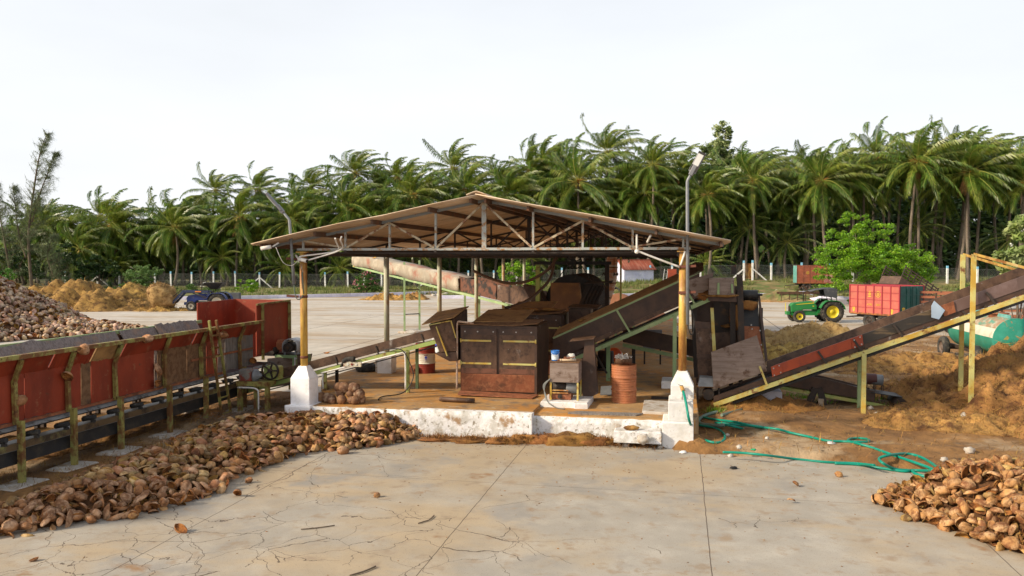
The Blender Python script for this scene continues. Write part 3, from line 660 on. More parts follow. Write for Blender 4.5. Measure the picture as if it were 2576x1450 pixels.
mb=MB(); mb.add([(2.55,1.9,1.55),(3.1,1.88,1.6),(3.15,1.88,1.38),(2.95,1.9,1.36),(2.55,2.8,1.55),(3.1,2.8,1.6),(3.15,2.8,1.38),(2.95,2.8,1.36)],[(0,3,2,1),(4,5,6,7),(0,1,5,4),(1,2,6,5),(2,3,7,6),(3,0,4,7)]); mb.build('spout',m_brown2,t)

# --- central covered conveyor
def ZT(x): return 1.79+(x-5.2)*.467
t=thing('covered_conveyor','large brown boarded conveyor with a tan cover, rising from the crusher cabinets','conveyor',(6.9,4.4,FZ))
xa,xb=5.18,9.0
for y in (4.15,4.97):
    mb=MB(); mb.plate([(xa,y,ZT(xa)-1.2+.55),(xa+.9,y,ZT(xa+.9)-.62),(xb,y,ZT(xb)-.62),(xb,y,ZT(xb)),(xa,y,ZT(xa))],.02,(0,1,0)); mb.build('side_board',m_brown2 if y<4.5 else m_brown,t)
    mb=MB(); mb.bar((xa+.5,y-.04,ZT(xa+.5)-.83),(xb+.25,y-.04,ZT(xb+.25)-.83),.06,.10); mb.build('frame_rail',m_green2,t)
mb=MB(); mb.plate([(xa,4.15,.56),(xa+.75,4.15,.56),(xa+1.25,4.15,ZT(xa+1.2)-.66),(xa+.7,4.15,ZT(xa+.7)-.66),(xa,4.15,ZT(xa)-.64)],.02,(0,1,0)); mb.build('boot_board',m_brown2,t)
mb=MB(); mb.bar((xa,4.135,ZT(xa)-.012),(xb,4.135,ZT(xb)-.012),.03,.045); mb.build('top_rail',m_green2,t)
mb=MB(); mb.plate([(xa,4.13,ZT(xa)+.02),(xb-.55,4.13,ZT(xb-.55)+.02),(xb-.55,5.0,ZT(xb-.55)+.19),(xa,5.0,ZT(xa)+.17)],.02,(0,0,1)); mb.build('cover',m_dust,t)
mb=MB(); mb.plate([(xb-.5,4.1,ZT(xb-.5)+.02),(xb+.1,4.1,ZT(xb+.1)-.02),(xb+.1,4.55,ZT(xb)+.22),(xb-.1,5.0,ZT(xb)+.24),(xb-.5,5.0,ZT(xb-.5)+.24)],.02,(0,0,1)); mb.build('head_cover',m_brown,t)
mb=MB(); mb.plate([(xa+.9,4.16,ZT(xa+.9)-.74),(xb+.2,4.16,ZT(xb+.2)-.74),(xb+.2,4.96,ZT(xb+.2)-.74),(xa+.9,4.96,ZT(xa+.9)-.74)],.014,(0,0,1)); mb.build('belt',m_belt,t)
mb=MB(); mb.bar((xa+1.0,4.125,ZT(xa+1.0)-.58),(xb,4.125,ZT(xb)-.60),.03,.10); mb.build('skirt_board',m_brown,t)
for x in (xa+1.75,xb-.42):
    mb=MB(); mb.bar((x-.06,4.12,ZT(x)-.04),(x+.30,4.11,ZT(x)-.64),.05,.03,(0,1,0)); mb.build('stay',m_green2,t)
for x,y,zb in ((6.58,5.05,FZ),(8.38,4.12,.72)):
    mb=MB(); mb.box(x-.05,x+.05,y-.05,y+.05,zb,ZT(x)-.85); mb.build('leg',m_green2,t)
mb=MB(); mb.bar((6.55,4.95,.75),(5.95,4.95,1.75),.07,.05); mb.build('brace',m_darksteel,t)
mb=MB(); mb.plate([(xb-.38,4.10,ZT(xb-.38)-.08),(xb+.35,4.10,ZT(xb+.35)-.18),(xb+.28,4.10,ZT(xb+.2)-.52),(xb-.12,4.10,ZT(xb-.1)-.60)],.02,(0,1,0)); mb.build('head_board',m_greybrown,t)
mb=MB(); mb.ell((xb+.15,4.2,ZT(xb)-.62),.28,.16,.15,14,8,None,.4,5); mb.build('coir_clump',m_coirdark,t)
mb=MB(); mb.ell((6.0,4.55,ZT(6.0)+.06),.20,.16,.06,12,8,None,.6,9); mb.build('coir_tuft',m_coir,t)
mb=MB(); mb.plate([(5.65,4.16,ZT(5.65)+.045),(6.4,4.16,ZT(6.4)+.045),(6.4,4.6,ZT(6.4)+.05),(5.65,4.6,ZT(5.65)+.05)],.015,(0,0,1)); mb.build('cover_patch',m_tanply,t)
mb=MB(); mb.prism([(8.05,4.0),(8.6,4.0),(8.6,4.8),(8.05,4.8)],FZ-.02,.72,.02); solo('leg_footing',mb,m_white,'small whitewashed block under the green leg beside the tap column','footing',loc=(8.3,4.4,FZ))
# cross conveyor that runs away below it
t=thing('return_conveyor','dark low conveyor sloping down to the outside behind the tap column','conveyor',(8,6.6,FZ))
def ZR(x): return 1.62-(x-6.9)*.17
mb=MB(); mb.plate([(6.9,6.2,ZR(6.9)-.12),(10.3,5.6,ZR(10.3)-.12),(10.3,5.6,ZR(10.3)+.35),(6.9,6.2,ZR(6.9)+.35)],.02); mb.build('side_board',m_brown2,t)
mb=MB(); mb.bar((6.9,6.16,ZR(6.9)-.2),(10.3,5.56,ZR(10.3)-.2),.05,.10); mb.build('frame_rail',m_green2,t)
mb=MB(); mb.plate([(6.9,6.22,ZR(6.9)),(10.3,5.62,ZR(10.3)),(10.3,6.3,ZR(10.3)),(6.9,6.9,ZR(6.9))],.02,(0,0,1)); mb.build('belt',m_belt,t)
for x,y in ((7.2,6.25),(9.9,5.75)):
    mb=MB(); mb.box(x-.05,x+.05,y,y+.1,FZ if x<8.9 else .1,ZR(x)-.2); mb.build('leg',m_darksteel,t)
# belt guard sheet and motor cabinet
t=thing('belt_guard','tall dark steel belt guard leaning beside the motor cabinet','guard',(6.45,1.9,FZ))
mb=MB(); mb.plate([(6.33,1.75,2.0),(6.53,1.75,2.0),(6.63,1.75,.72),(6.3,1.75,.55),(6.22,1.75,1.0)],.25,(0,1,0)); mb.build('guard_sheet',m_brown2,t)
mb=MB(); mb.plate([(5.98,1.5,1.96),(6.55,1.5,2.03),(6.55,2.0,2.05),(6.0,2.0,1.98)],.02,(0,0,1)); mb.build('guard_top',m_brown,t)
mb=MB()
for y in (1.25,1.33,1.41): mb.tube([(5.62,y,.75),(5.6,y,.95),(5.75,y,1.5),(5.86,y,1.62),(5.9,y,1.4),(5.72,y,.72),(5.62,y,.75)],.014,6)
solo('drive_belts',mb,m_rubber,'looped black drive belts between the two-door cabinet and the motor cabinet','belt',loc=(5.7,1.3,.7))
t=thing('motor_stand','grey plywood motor cabinet on lime legs with an electric motor beneath','motor',(5.93,1.2,.66))
X0,X1,Y0,Y1=5.60,6.26,.95,1.55
mb=MB(); mb.box(X0,X1,Y0,Y1,1.07,1.52); mb.build('board_box',m_greybrown,t)
mb=MB(); mb.box(X0-.015,X1+.015,Y0-.015,Y1+.02,1.521,1.545); mb.build('top_board',m_chip,t)
for x in (X0+.02,X1-.02):
    for y in (Y0+.02,Y1-.02):
        mb=MB(); mb.box(x-.02,x+.02,y-.02,y+.02,.66,1.065); mb.build('leg',m_lime,t)
mb=MB(); mb.cyl((X0+.05,1.2,.93),(X0+.36,1.2,.93),.13,16)
for k in range(9):
    a=math.pi*(.15+.8*k/9)+math.pi; mb.bar((X0+.05,1.2+.135*math.cos(a),.93+.135*math.sin(a)),(X0+.36,1.2+.135*math.cos(a),.93+.135*math.sin(a)),.01,.03)
mb.build('motor_body',m_darksteel,t)
mb=MB(); mb.lathe([(.02,.36),(.14,.36),(.145,.40),(.145,.58),(.12,.61),(.02,.62)],(X0,1.2,.93),18,'x'); mb.build('fan_cover',m_galv,t)
mb=MB(); mb.box(X0-.02,X0+.48,1.0,1.4,.665,.80); q=mb.build('motor_base',m_rustplate,t)
mb=MB(); mb.cyl((X0+.23,.985,.74),(X0+.23,.95,.74),.05,14); mb.cyl((X0+.23,.95,.74),(X0+.23,.93,.74),.02,10); mb.build('base_bolt',m_darksteel,q)
for z in (.82,.88):
    mb=MB(); mb.bar((X0+.02,.98,z),(X0+.42,.98,z),.03,.025); mb.build('slide_rail',m_ochre,t)
mb=MB(); mb.prism([(5.42,.72),(6.2,.70),(6.22,.62),(6.5,.66),(6.52,1.75),(5.42,1.75)],FZ-.01,.655,.02); solo('motor_plinth',mb,m_white,'whitewashed block under the motor cabinet, with a notched front','plinth',loc=(6,1.2,FZ))
mb=MB()
for k in range(3): mb.tube(spline([(5.62,.93,1.15),(5.5-.02*k,.9,1.0),(5.5+.01*k,.85,.8),(5.6,.72,.64),(5.8,.55,.56),(6.02,.45,.55)],5),.013,6)
solo('motor_cables',mb,M('grey_cable',(.15,.16,.15),[],.5),'bundle of grey cables looping down from the motor cabinet to the floor','cable',loc=(5.6,.8,.6))
def bucket(name,label,o,r,h,mat,lab=None,group=None):
    t=thing(name,label,'bucket',o,group=group); o=Vector(o)
    mb=MB(); mb.lathe([(.001,0),(r*.86,0),(r*.88,.01),(r,h-.07),(r*1.04,h-.065),(r*1.04,h-.045),(r*1.0,h-.04),(r*1.06,h-.02),(r*1.06,h),(r*.97,h),(r*.84,.02),(.001,.02)],o,22); mb.build('bucket_body',mat,t)
    if lab:
        mb=MB(); b=len(mb.v); vs=[];n=10
        for k in range(n+1):
            a=-math.pi/2-1.2+2.4*k/n
            for z,rr in ((.03*h/.3,r*.905),(h*.70,r*.985)): vs.append(o+Vector((math.cos(a)*rr*1.006,math.sin(a)*rr*1.006,z)))
        mb.add(vs,[(2*k,2*k+2,2*k+3,2*k+1) for k in range(n)],True); mb.build('paper_label',lab,t)
    mb=MB(); mb.tube(spline([o+Vector((-r*1.05,0,h-.05)),o+Vector((-r*.5,-r*1.05,h*.62)),o+Vector((r*.4,-r*1.1,h*.5)),o+Vector((r*1.05,0,h-.05))],5),.006,6); mb.build('handle',m_pvc,t)
    return t
m_lab=M('printed_label',(.62,.70,.74),[((.10,.26,.09),5,.55,.05),((.05,.15,.45),7,.62,.05)],.5)
bucket('paint_bucket','light blue bucket with a printed label standing on the motor cabinet',(5.70,1.12,1.546),.095,.235,m_blue,m_lab)
mb=MB(); mb.tube([(5.85,1.0,1.575),(6.2,1.02,1.575)],.022,10); mb.ell((5.85,1.0,1.575),.03,.03,.028)
solo('wooden_mallet_handle',mb,M('pale_wood',(.55,.42,.28),[],.6),'pale wooden handle lying on top of the motor cabinet','tool',loc=(6,1,1.56))
mb=MB(); mb.bar((5.76,1.06,1.56),(6.15,1.15,1.64),.05,.02)
for k in range(5): mb.plate([(5.9+.03*k,1.08,1.6),(5.93+.03*k,1.08,1.6),(5.915+.03*k,1.08,1.66)],.004)
solo('saw_strip',mb,m_rustplate,'rusty toothed blade lying across the motor cabinet','tool',loc=(5.9,1.1,1.56))
mb=MB(); mb.ell((6.05,1.25,1.62),.09,.06,.09,10,8,None,.5,2); mb.ell((6.12,1.2,1.57),.05,.05,.04,8,6,None,.5,4)
solo('crumpled_paper',mb,m_flowerwhite,'crumpled white paper bag on the motor cabinet','paper',loc=(6.05,1.2,1.55))
# --- drums
def drum(name,label,o,mats,h=.88,r=.29,bands=None):
    t=thing(name,label,'drum',o); o=Vector(o)
    prof=[(r,0),(r*1.015,.01)]
    n=64
    for k in range(1,n):
        z=h*k/n; d=0
        for c in (h/3,2*h/3): d+=.022*math.exp(-((z-c)/.012)**2)
        if abs(z-h/3)>.05 and abs(z-2*h/3)>.05: d+=.004*math.sin(z*2*math.pi/.055)
        prof.append((r+d,z))
    prof+=[(r*1.015,h-.01),(r*1.015,h),(r*.97,h),(r*.965,h-.02)]
    if bands is None:
        mb=MB(); mb.lathe(prof,o,36); mb.build('drum_shell',mats[0],t)
    else:
        for k in range(3):
            lo,hi=h*k/3,h*(k+1)/3; pr=[p for p in prof if lo-.008<=p[1]<=hi+.008]
            mb=MB(); mb.lathe(pr,o,36); mb.build('drum_band',mats[k],t)
    mb=MB(); mb.lathe([(.001,h-.02),(r*.966,h-.02)],o,36,smooth=False); mb.cyl(o+Vector((.12,.08,h-.02)),o+Vector((.12,.08,h)),.03,12); mb.build('drum_lid',mats[-1],t)
    return t
drum('oil_drum','rusty orange oil drum holding a scrap-filled half drum on its lid',(7.23,1.8,FZ),[m_rustdrum])
d=drum('oil_drum','red and cream banded oil drum under the feed conveyor',(1.12,5.64,FZ),[m_drumred,m_drumwhite,m_drumred],bands=1)
def curvedlabel(parent,o,r,a0,a1,z0,z1,mat,name):
    mb=MB(); n=6; vs=[]
    for k in range(n+1):
        a=a0+(a1-a0)*k/n
        for z in (z0,z1): vs.append((o[0]+math.cos(a)*r,o[1]+math.sin(a)*r,o[2]+z))
    mb.add(vs,[(2*k,2*k+2,2*k+3,2*k+1) for k in range(n)],True); return mb.build(name,mat,parent)
lb=curvedlabel(d,(1.12,5.64,FZ),.302,-1.42,-1.02,.37,.57,M('label_paper',(.66,.62,.58),[],.6),'drum_label')
curvedlabel(lb,(1.12,5.64,FZ),.3045,-1.40,-1.04,.535,.56,m_drumred,'label_strip')
e=MB(); 
for a,s in ((-1.30,1),(-1.14,-1)):
    for k in range(3):
        aa=-1.22+s*(-.10+.03*k); bb=-1.22
        p=Vector((1.12+.305*math.cos(aa),5.64+.305*math.sin(aa),FZ+.47-.02*k)); q=Vector((1.12+.305*math.cos(bb),5.64+.305*math.sin(bb),FZ+.41-.008*k)); e.bar(p,q,.012,.004)
e.cyl((1.12+.303*math.cos(-1.22),5.64+.303*math.sin(-1.22),FZ+.485),(1.12+.307*math.cos(-1.22),5.64+.307*math.sin(-1.22),FZ+.485),.035,14)
e.build('label_emblem',m_deepblue,lb)
t=thing('scrap_half_drum','brown curved sheet full of bent wire strips, on the rusty orange drum','scrap',(7.2,1.78,FZ+.88)); 
mb=MB(); vs=[];n=14
for k in range(n+1):
    a=math.pi*(1.02+.96*k/n)
    for x in (-.16,.22): vs+= [(7.2+x,1.76+.15*math.cos(a),FZ+.88+.16+.155*math.sin(a)),(7.2+x,1.76+.135*math.cos(a),FZ+.88+.16+.14*math.sin(a))]
fq=[]
for k in range(n):
    a=4*k; fq+=[(a,a+4,a+6,a+2),(a+1,a+3,a+7,a+5),(a,a+1,a+5,a+4),(a+2,a+6,a+7,a+3)]
mb.add(vs,fq,True); mb.build('curved_sheet',m_brown,t)
mb=MB()
for k in range(34):
    x=7.2+RX.uniform(-.18,.2); y=1.76+RX.uniform(-.11,.11); z=FZ+.88+RX.uniform(.08,.17)
    mb.tube(spline([(x,y,z),(x+RX.uniform(-.08,.08),y+RX.uniform(-.08,.08),z+RX.uniform(.03,.12)),(x+RX.uniform(-.14,.14),y+RX.uniform(-.1,.1),z+RX.uniform(-.03,.05))],3),.005,5)
mb.build('wire_strips',M('strip_metal',(.42,.42,.42),[],.35,metal=.6),t)
# --- trommel, portal frame with pulley, chutes
TY0=13.2; TXC=4.5; TZ=2.32; TR=.98
t=thing('rotary_screen','big dark rotating screen drum with ribbed mesh, seen end-on under the portal frame','machine',(TXC,TY0,FZ))
mb=MB(); 
for k in range(22): mb.lathe([(TR,k*.19),(TR+.025,k*.19+.01),(TR+.025,k*.19+.05),(TR,k*.19+.06)],(TXC,TY0,TZ),40,'y')
for k in range(40):
    a=2*math.pi*k/40; p=Vector((TXC+TR*math.cos(a),TY0,TZ+TR*math.sin(a))); mb.bar(p,p+Vector((0,4.2,0)),.03,.02)
mb.build('screen_cage',m_darksteel,t)
mb=MB(); mb.lathe([(TR-.02,.02),(TR-.02,4.2)],(TXC,TY0,TZ),40,'y'); mb.lathe([(.25,0),(TR+.03,0)],(TXC,TY0+.02,TZ),40,'y',False); mb.build('screen_drum',m_black,t)
mb=MB(); mb.cyl((TXC,TY0-.25,TZ),(TXC,TY0+4.3,TZ),.09,14); mb.build('shaft',m_darksteel,t)
for x in (-.85,.85):
    for y in (.2,3.9):
        mb=MB(); mb.box(TXC+x-.06,TXC+x+.06,TY0+y-.06,TY0+y+.06,FZ,TZ-.3); mb.build('leg',m_green,t)
t=thing('portal_frame','dark square steel portal with a pulley wheel and chain above the rotary screen','frame',(4.6,12.3,FZ))
for x in (3.35,5.9):
    mb=MB(); mb.box(x-.075,x+.075,12.2,12.35,FZ,3.70); mb.build('post',m_darksteel if x>4 else m_green,t)
mb=MB(); mb.box(3.22,6.05,12.2,12.35,3.70,3.82); mb.build('beam',m_black,t)
o=Vector((4.72,12.1,3.82))
mb=MB(); mb.lathe([(.25,-.03),(.29,-.03),(.29,.03),(.25,.03),(.25,-.03)],o,28,'y'); 
for k in range(4):
    a=math.pi*k/4+.3; d=Vector((math.cos(a),0,math.sin(a))); mb.bar(o-d*.26,o+d*.26,.05,.03,(0,1,0))
mb.cyl(o+Vector((0,-.06,0)),o+Vector((0,.1,0)),.1,14)
wh=mb.build('pulley_wheel',m_black,t)
mb=MB(); mb.ell((5.25,12.2,3.98),.16,.12,.15); mb.bar((5.12,12.2,3.82),(5.12,12.2,3.9),.06); mb.build('hoist_motor',m_black,t)
for a,b in (((4.45,12.1,3.65),(3.9,12.3,2.9)),((5.0,12.1,3.65),(5.45,12.3,2.95))):
    mb=MB(); mb.tube([a,b],.015,6); mb.build('chain',m_black,t)
mb=MB(); mb.plate([(3.95,11.6,3.05),(4.98,11.6,3.05),(5.05,11.6,2.5),(5.2,11.6,1.75),(3.95,11.6,1.75)],.25,(0,1,0)); t2=solo('discharge_chute',mb,m_chip if False else M('dusty_brown_steel',(.16,.085,.045),[((.25,.13,.05),2,.55,.15)],.8),'flat brown discharge chute in front of the rotary screen','chute',loc=(4.5,11.6,1.8))
mb=MB(); mb.plate([(2.75,12.8,2.95),(3.3,12.8,2.85),(3.75,12.8,1.95),(3.3,12.8,1.9)],.9,(0,1,0)); solo('screen_hopper',mb,m_brown2,'dark slanted hopper joining the canvas-covered conveyor to the rotary screen','hopper',loc=(3.2,12.8,1.9))
mb=MB(); mb.plate([(3.1,11.9,1.98),(3.95,11.9,1.98),(3.95,11.9,1.2),(3.1,11.9,1.2)],.3,(0,1,0)); solo('rust_bin',mb,m_brown,'rust-brown bin below the slanted hopper by the rotary screen','bin',loc=(3.5,11.9,1.2))
mb=MB()
for k in range(5): 
    x=5.25+k*.12; mb.bar((x+.28,10.3,3.02),(x-.25,10.3,1.9),.05,.08,(0,1,0))
mb.plate([(5.3,10.1,3.05),(6.25,10.1,3.12),(6.25,10.7,3.15),(5.3,10.7,3.08)],.03,(0,0,1)); mb.plate([(5.35,10.4,3.0),(5.95,10.4,3.0),(5.45,10.4,1.8),(4.9,10.4,1.8)],.04,(0,1,0))
solo('slatted_guard',mb,m_darksteel,'dark slanted slatted guard standing beside the rotary screen','guard',loc=(5.6,10.4,1.8))
t=thing('transfer_box','small brown steel box with an overhanging lid, between the second cabinet and the covered conveyor','box',(5.6,6.9,FZ))
mb=MB(); mb.box(5.28,5.93,6.5,7.2,FZ,2.42); mb.build('box_body',m_brown,t)
mb=MB(); mb.plate([(5.26,6.45,2.46),(6.15,6.45,2.44),(6.2,7.2,2.5),(5.3,7.2,2.52)],.03,(0,0,1)); mb.build('lid',m_brown,t)
mb=MB(); mb.bar((5.62,6.48,2.05),(5.62,6.48,1.7),.04,.03); mb.build('strap',m_green2,t)
for lab,pts in (('long sagging brown pipe hanging from the trusses toward the pale columns',[(4.55,9.0,3.95),(4.25,9.0,3.55),(3.6,9,3.18),(2.9,9,3.10),(2.2,9,3.30),(1.75,9,3.5)]),('long bowed brown pipe hanging from the trusses down onto the second cabinet',[(4.5,8.8,3.9),(4.42,8.5,3.3),(4.1,8.0,2.85),(3.75,7.4,2.55),(3.35,6.6,2.42)])):
    mb=MB(); mb.tube(spline(pts,6),.048,10,caps=False); mb.tube(spline(pts,6),.04,10,caps=False); solo('hanging_pipe',mb,M('brown_plastic_pipe_%d'%len(pts),(.13,.075,.045),[],.45),lab,'pipe',loc=pts[0])
# duct and pith heap behind
q=SHI@P(1533,700,36.5); dx,dy=q.x,q.y
t=thing('dust_duct','tall patched orange and white duct curving down behind the portal frame','duct',(dx,dy,.6))
pts=spline([(dx+.12,dy,4.3),(dx+.1,dy,3.3),(dx+.02,dy,2.7),(dx-.2,dy,2.0),(dx-.35,dy,1.1),(dx-.4,dy,.5)],8)
mb=MB(); mb.tube(pts,[.24+.012*math.sin(i*1.9) for i in range(len(pts))],18)
mb.build('duct_tube',M('patched_duct',(.60,.46,.36),[((.52,.19,.08),1.6,.52,.06,(1,1,3.2)),((.3,.12,.06),4,.66,.05)],.6),t)
mb=MB()
for i in (6,14,22,30): 
    if i<len(pts): mb.lathe([(.245,-.03),(.262,-.03),(.262,.03),(.245,.03)],pts[i],18)
mb.build('duct_rings',m_coirdark,t)
mb=MB(); mb.box(dx+.5,dx+.58,dy-.5,dy-.42,0,4.1); solo('duct_post',mb,m_lime,'slim yellow-green post beside the patched duct','post',loc=(dx+.5,dy-.5,0))
mb=MB(); mb.box(dx+.4,dx+1.25,dy-2.1,dy-2.0,2.02,2.12); mb.box(dx+1.15,dx+1.25,dy-2.1,dy-2.0,0,2.02); mb.box(dx+.4,dx+.5,dy-2.1,dy-2.0,0,2.02); solo('tube_stand',mb,m_green2,'small green tube frame in front of the patched duct','frame',loc=(dx+.8,dy-2,0))

# --- left rear conveyor under torn canvas
def CP(t,dx=0,dz=0): 
    v=Vector((-.87-4.6*t,37+6.6*t,2.1+.79*t)); n=Vector((6.6,4.6,0)).normalized(); return v+n*dx+Vector((0,0,dz))
t=thing('canvas_conveyor','long sloping conveyor outside the pale columns, half hidden under dirty canvas','conveyor',CP(.6),frame=W)
for dx in (-.4,.4):
    mb=MB(); mb.bar(CP(-.5,dx),CP(1.8,dx),.07,.11); mb.build('frame_rail',m_green2 if dx<0 else m_green,t)
    for a,b,mt in ((-.5,-.12,m_brown),(-.11,.28,M('scorched_board%d'%int(dx*10),(.14,.055,.03),[((.02,.015,.012),3,.52,.08)],.7))):
        mb=MB(); mb.plate([CP(a,dx,.10),CP(b,dx,.10),CP(b,dx,.78),CP(a,dx,.80)],.03); mb.build('side_board',mt,t)
mb=MB(); mb.plate([CP(-.5,-.38,.2),CP(1.8,-.38,.2),CP(1.8,.38,.2),CP(-.5,.38,.2)],.02,(0,0,1)); mb.build('belt',m_belt,t)
vs=[];n=46
prof=[(-.52,.10),(-.53,.4),(-.52,.68),(-.49,.75),(.0,.77),(.46,.75),(.50,.68),(.5,.2)]
for k in range(n+1):
    tt=.27+1.52*k/n
    for j,(dx,dz) in enumerate(prof):
        w_=.05*noise.noise(Vector((tt*9,j*.9,0))); vs.append(CP(tt,dx+w_,dz+.06*noise.noise(Vector((tt*6,j*.7,5)))+.03*math.sin(tt*14)))
m=len(prof)
mb=MB(); mb.add(vs,[(k*m+j,k*m+j+1,(k+1)*m+j+1,(k+1)*m+j) for k in range(n) for j in range(m-1)],True)
cv=mb.build('canvas_cover',M('dirty_canvas',(.32,.275,.21),[((.30,.14,.095),.8,.58,.06,(1,1,1)),((.30,.24,.17),2.5,.58,.1),((.5,.43,.33),1.2,.6,.1)],.85),t); cv.modifiers.new('thick','SOLIDIFY').thickness=.015
for tt,dx,off in ((.97,-.45,.9),(.97,.45,1.0),(.22,-.4,0),(.22,.4,0)):
    p=CP(tt,dx); mb=MB(); mb.bar((p.x,p.y,0),(p.x,p.y,p.z+off),.10,.06); mb.build('leg',m_green2,t)
for z in (1.0,2.3):
    mb=MB(); mb.bar((*CP(.97,-.45).xy,z),(*CP(.97,.45).xy,z),.05); mb.build('rung',m_darksteel,t)
mb=MB(); a,b=CP(1.78,-.45,.0),CP(1.35,-.47,.95); mb.bar(a,b,.06); mb.build('brace',m_ochre,t)
p=CP(.97); mb=MB(); mb.ell((p.x,p.y,.02),.75,.7,.16,16,8,None,.25,3); solo('footing_mound',mb,m_concfoot,'pale cement mound under the tall legs of the canvas-covered conveyor','footing',loc=(p.x,p.y,0),frame=W)

# --- discharge tower outside the right row of columns
t=thing('discharge_tower','tall dark boarded tower between the covered conveyor and the plywood trough, open sided','machine',(9.7,4.4,.1))
SYp=lambda u,v,ly=4.05: SY(u,v,ly)
def panel(name,pix,mat,ly=4.05,th=.03):
    mb=MB(); mb.plate([SY(u,v,ly) for u,v in pix],th,(0,1,0)); return mb.build(name,mat,t)
panel('side_board',[(1749,812),(1792,815),(1797,962),(1757,966)],m_brown,4.0,.05)
panel('band',[(1747,808),(1793,812),(1794,828),(1748,826)],m_brown2,3.95,.03)
panel('band',[(1752,892),(1795,892),(1796,903),(1753,903)],m_brown2,3.95,.03)
panel('post',[(1787,775),(1795,775),(1806,968),(1797,968)],m_lime,3.9,.05)
panel('back_panel',[(1792,720),(1870,720),(1872,930),(1795,930)],m_brown2,5.2,.04)
panel('back_panel',[(1744,735),(1800,735),(1802,965),(1752,968)],m_brown2,5.0,.04)
panel('side_board',[(1738,770),(1752,770),(1758,950),(1746,950)],m_darksteel,4.5,.06)
panel('upper_panel',[(1795,757),(1856,757),(1858,838),(1797,838)],m_darksteel,4.7,.04)
panel('panel',[(1794,838),(1868,834),(1870,915),(1798,920)],m_brown,4.6,.04)
panel('beam',[(1780,742),(1853,742),(1853,760),(1782,757)],m_brown2,4.02,.10)
panel('corner_post',[(1853,690),(1868,694),(1873,860),(1858,860)],m_darksteel,4.0,.12)
panel('inner_post',[(1835,755),(1850,755),(1850,900),(1838,900)],m_darksteel,4.3,.1)
panel('top_box',[(1783,700),(1845,699),(1846,741),(1782,741)],m_greybrown,3.95,.55)
panel('strap',[(1805,712),(1810,712),(1810,741),(1804,741)],m_green2,3.65,.02)
panel('strap',[(1839,715),(1844,715),(1845,738),(1840,738)],m_green2,3.65,.02)
panel('ear_plate',[(1839,672),(1852,664),(1852,690),(1840,690)],m_darksteel,4.3,.03)
panel('red_disc',[(1790+30*math.cos(a)+4,812+32*math.sin(a)) for a in [k*math.pi/10 for k in range(20)]],m_brown,5.1,.03)
mb=MB(); c=SY(1850,800,4.5); mb.ell(c,.17,.12,.3,14,10,None,.5,8); mb.ell(c+Vector((-.2,0,-.22)),.16,.08,.05,10,8,None,.5,1); mb.build('coir_beard',m_coirdark,t)
mb=MB(); c=SY(1815,744,3.8); mb.ell(c,.4,.12,.04,14,8,None,.5,2); mb.build('coir_sill',m_coir,t)
# foot motor
o=SY(1782,1010,3.55)
t=thing('foot_motor','coir-choked motor in a steel cage at the foot of the discharge tower','motor',o)
mb=MB(); mb.cyl(o+Vector((0,-.02,.17)),o+Vector((0,.4,.17)),.14,18); mb.build('motor_body',m_darksteel,t)
for a,b in ((-.26,0),(.26,0),(-.26,.42),(.26,.42)):
    mb=MB(); mb.bar(o+Vector((a,b,-.05)),o+Vector((a,b,.36)),.035); mb.build('cage_post',m_darksteel,t)
mb=MB(); mb.box(o.x-.28,o.x+.28,o.y-.06,o.y+.44,o.z+.36,o.z+.39); mb.build('cage_top',m_coirdark,t)
mb=MB(); mb.plate([o+Vector((-.26,0,.40)),o+Vector((.22,0,.40)),o+Vector((.26,.02,.60)),o+Vector((-.22,.05,.62))],.18,(0,1,.2)); mb.build('tin_hood',m_galv,t)
# --- steep elevator with black head roller
t=thing('belt_elevator','steep belt elevator facing the concrete, black roller on top and rusty mesh below','conveyor',(10.35,4.6,.1))
yb=lambda v: 4.75-(v-755)*.0022
def strip(name,pix,mat,th=.03,dy=0):
    mb=MB(); mb.plate([SY(u,v,yb(v)+dy) for u,v in pix],th,(0,1,.1)); return mb.build(name,mat,t)
strip('belt',[(1858,752),(1907,752),(1909,825),(1858,825)],m_belt)
strip('mesh_plate',[(1858,820),(1910,822),(1924,925),(1862,925)],m_rustplate,.03,-.02)
strip('side_rail',[(1906,740),(1911,738),(1931,905),(1925,912)],m_brown2,.10,-.05)
strip('side_rail',[(1852,745),(1858,745),(1864,930),(1857,930)],m_darksteel,.10,-.05)
a=SY(1853,742,4.6); b=SY(1906,742,4.6)
mb=MB(); mb.cyl(a,b,.125,22); mb.cyl(a-Vector((.02,0,0)),b+Vector((.12,0,0)),.03,10); mb.build('head_roller',m_belt,t)
mb=MB(); c=SY(1882,758,4.55); mb.ell(c-Vector((0,.05,.10)),.24,.06,.12,16,10,None,.5,4); mb.build('coir_layer',m_coirdark,t)
for u,v in ((1864,818),(1890,818),(1866,828),(1892,828),(1912,832),(1915,868),(1918,903)):
    mb=MB(); bolts(mb,[SY(u,v,yb(v)-.05)],r=.02); mb.build('bolt',m_bolt,t)
for x in (10.1,10.6):
    mb=MB(); mb.box(x-.05,x+.05,4.9,5.0,0,2.6); mb.build('leg',m_darksteel,t)
mb=MB(); mb.plate([SY(1789,886,3.45),SY(1904,844,3.45),SY(1930,934,3.45),SY(1795,979,3.45)],.022,(0,1,0)); 

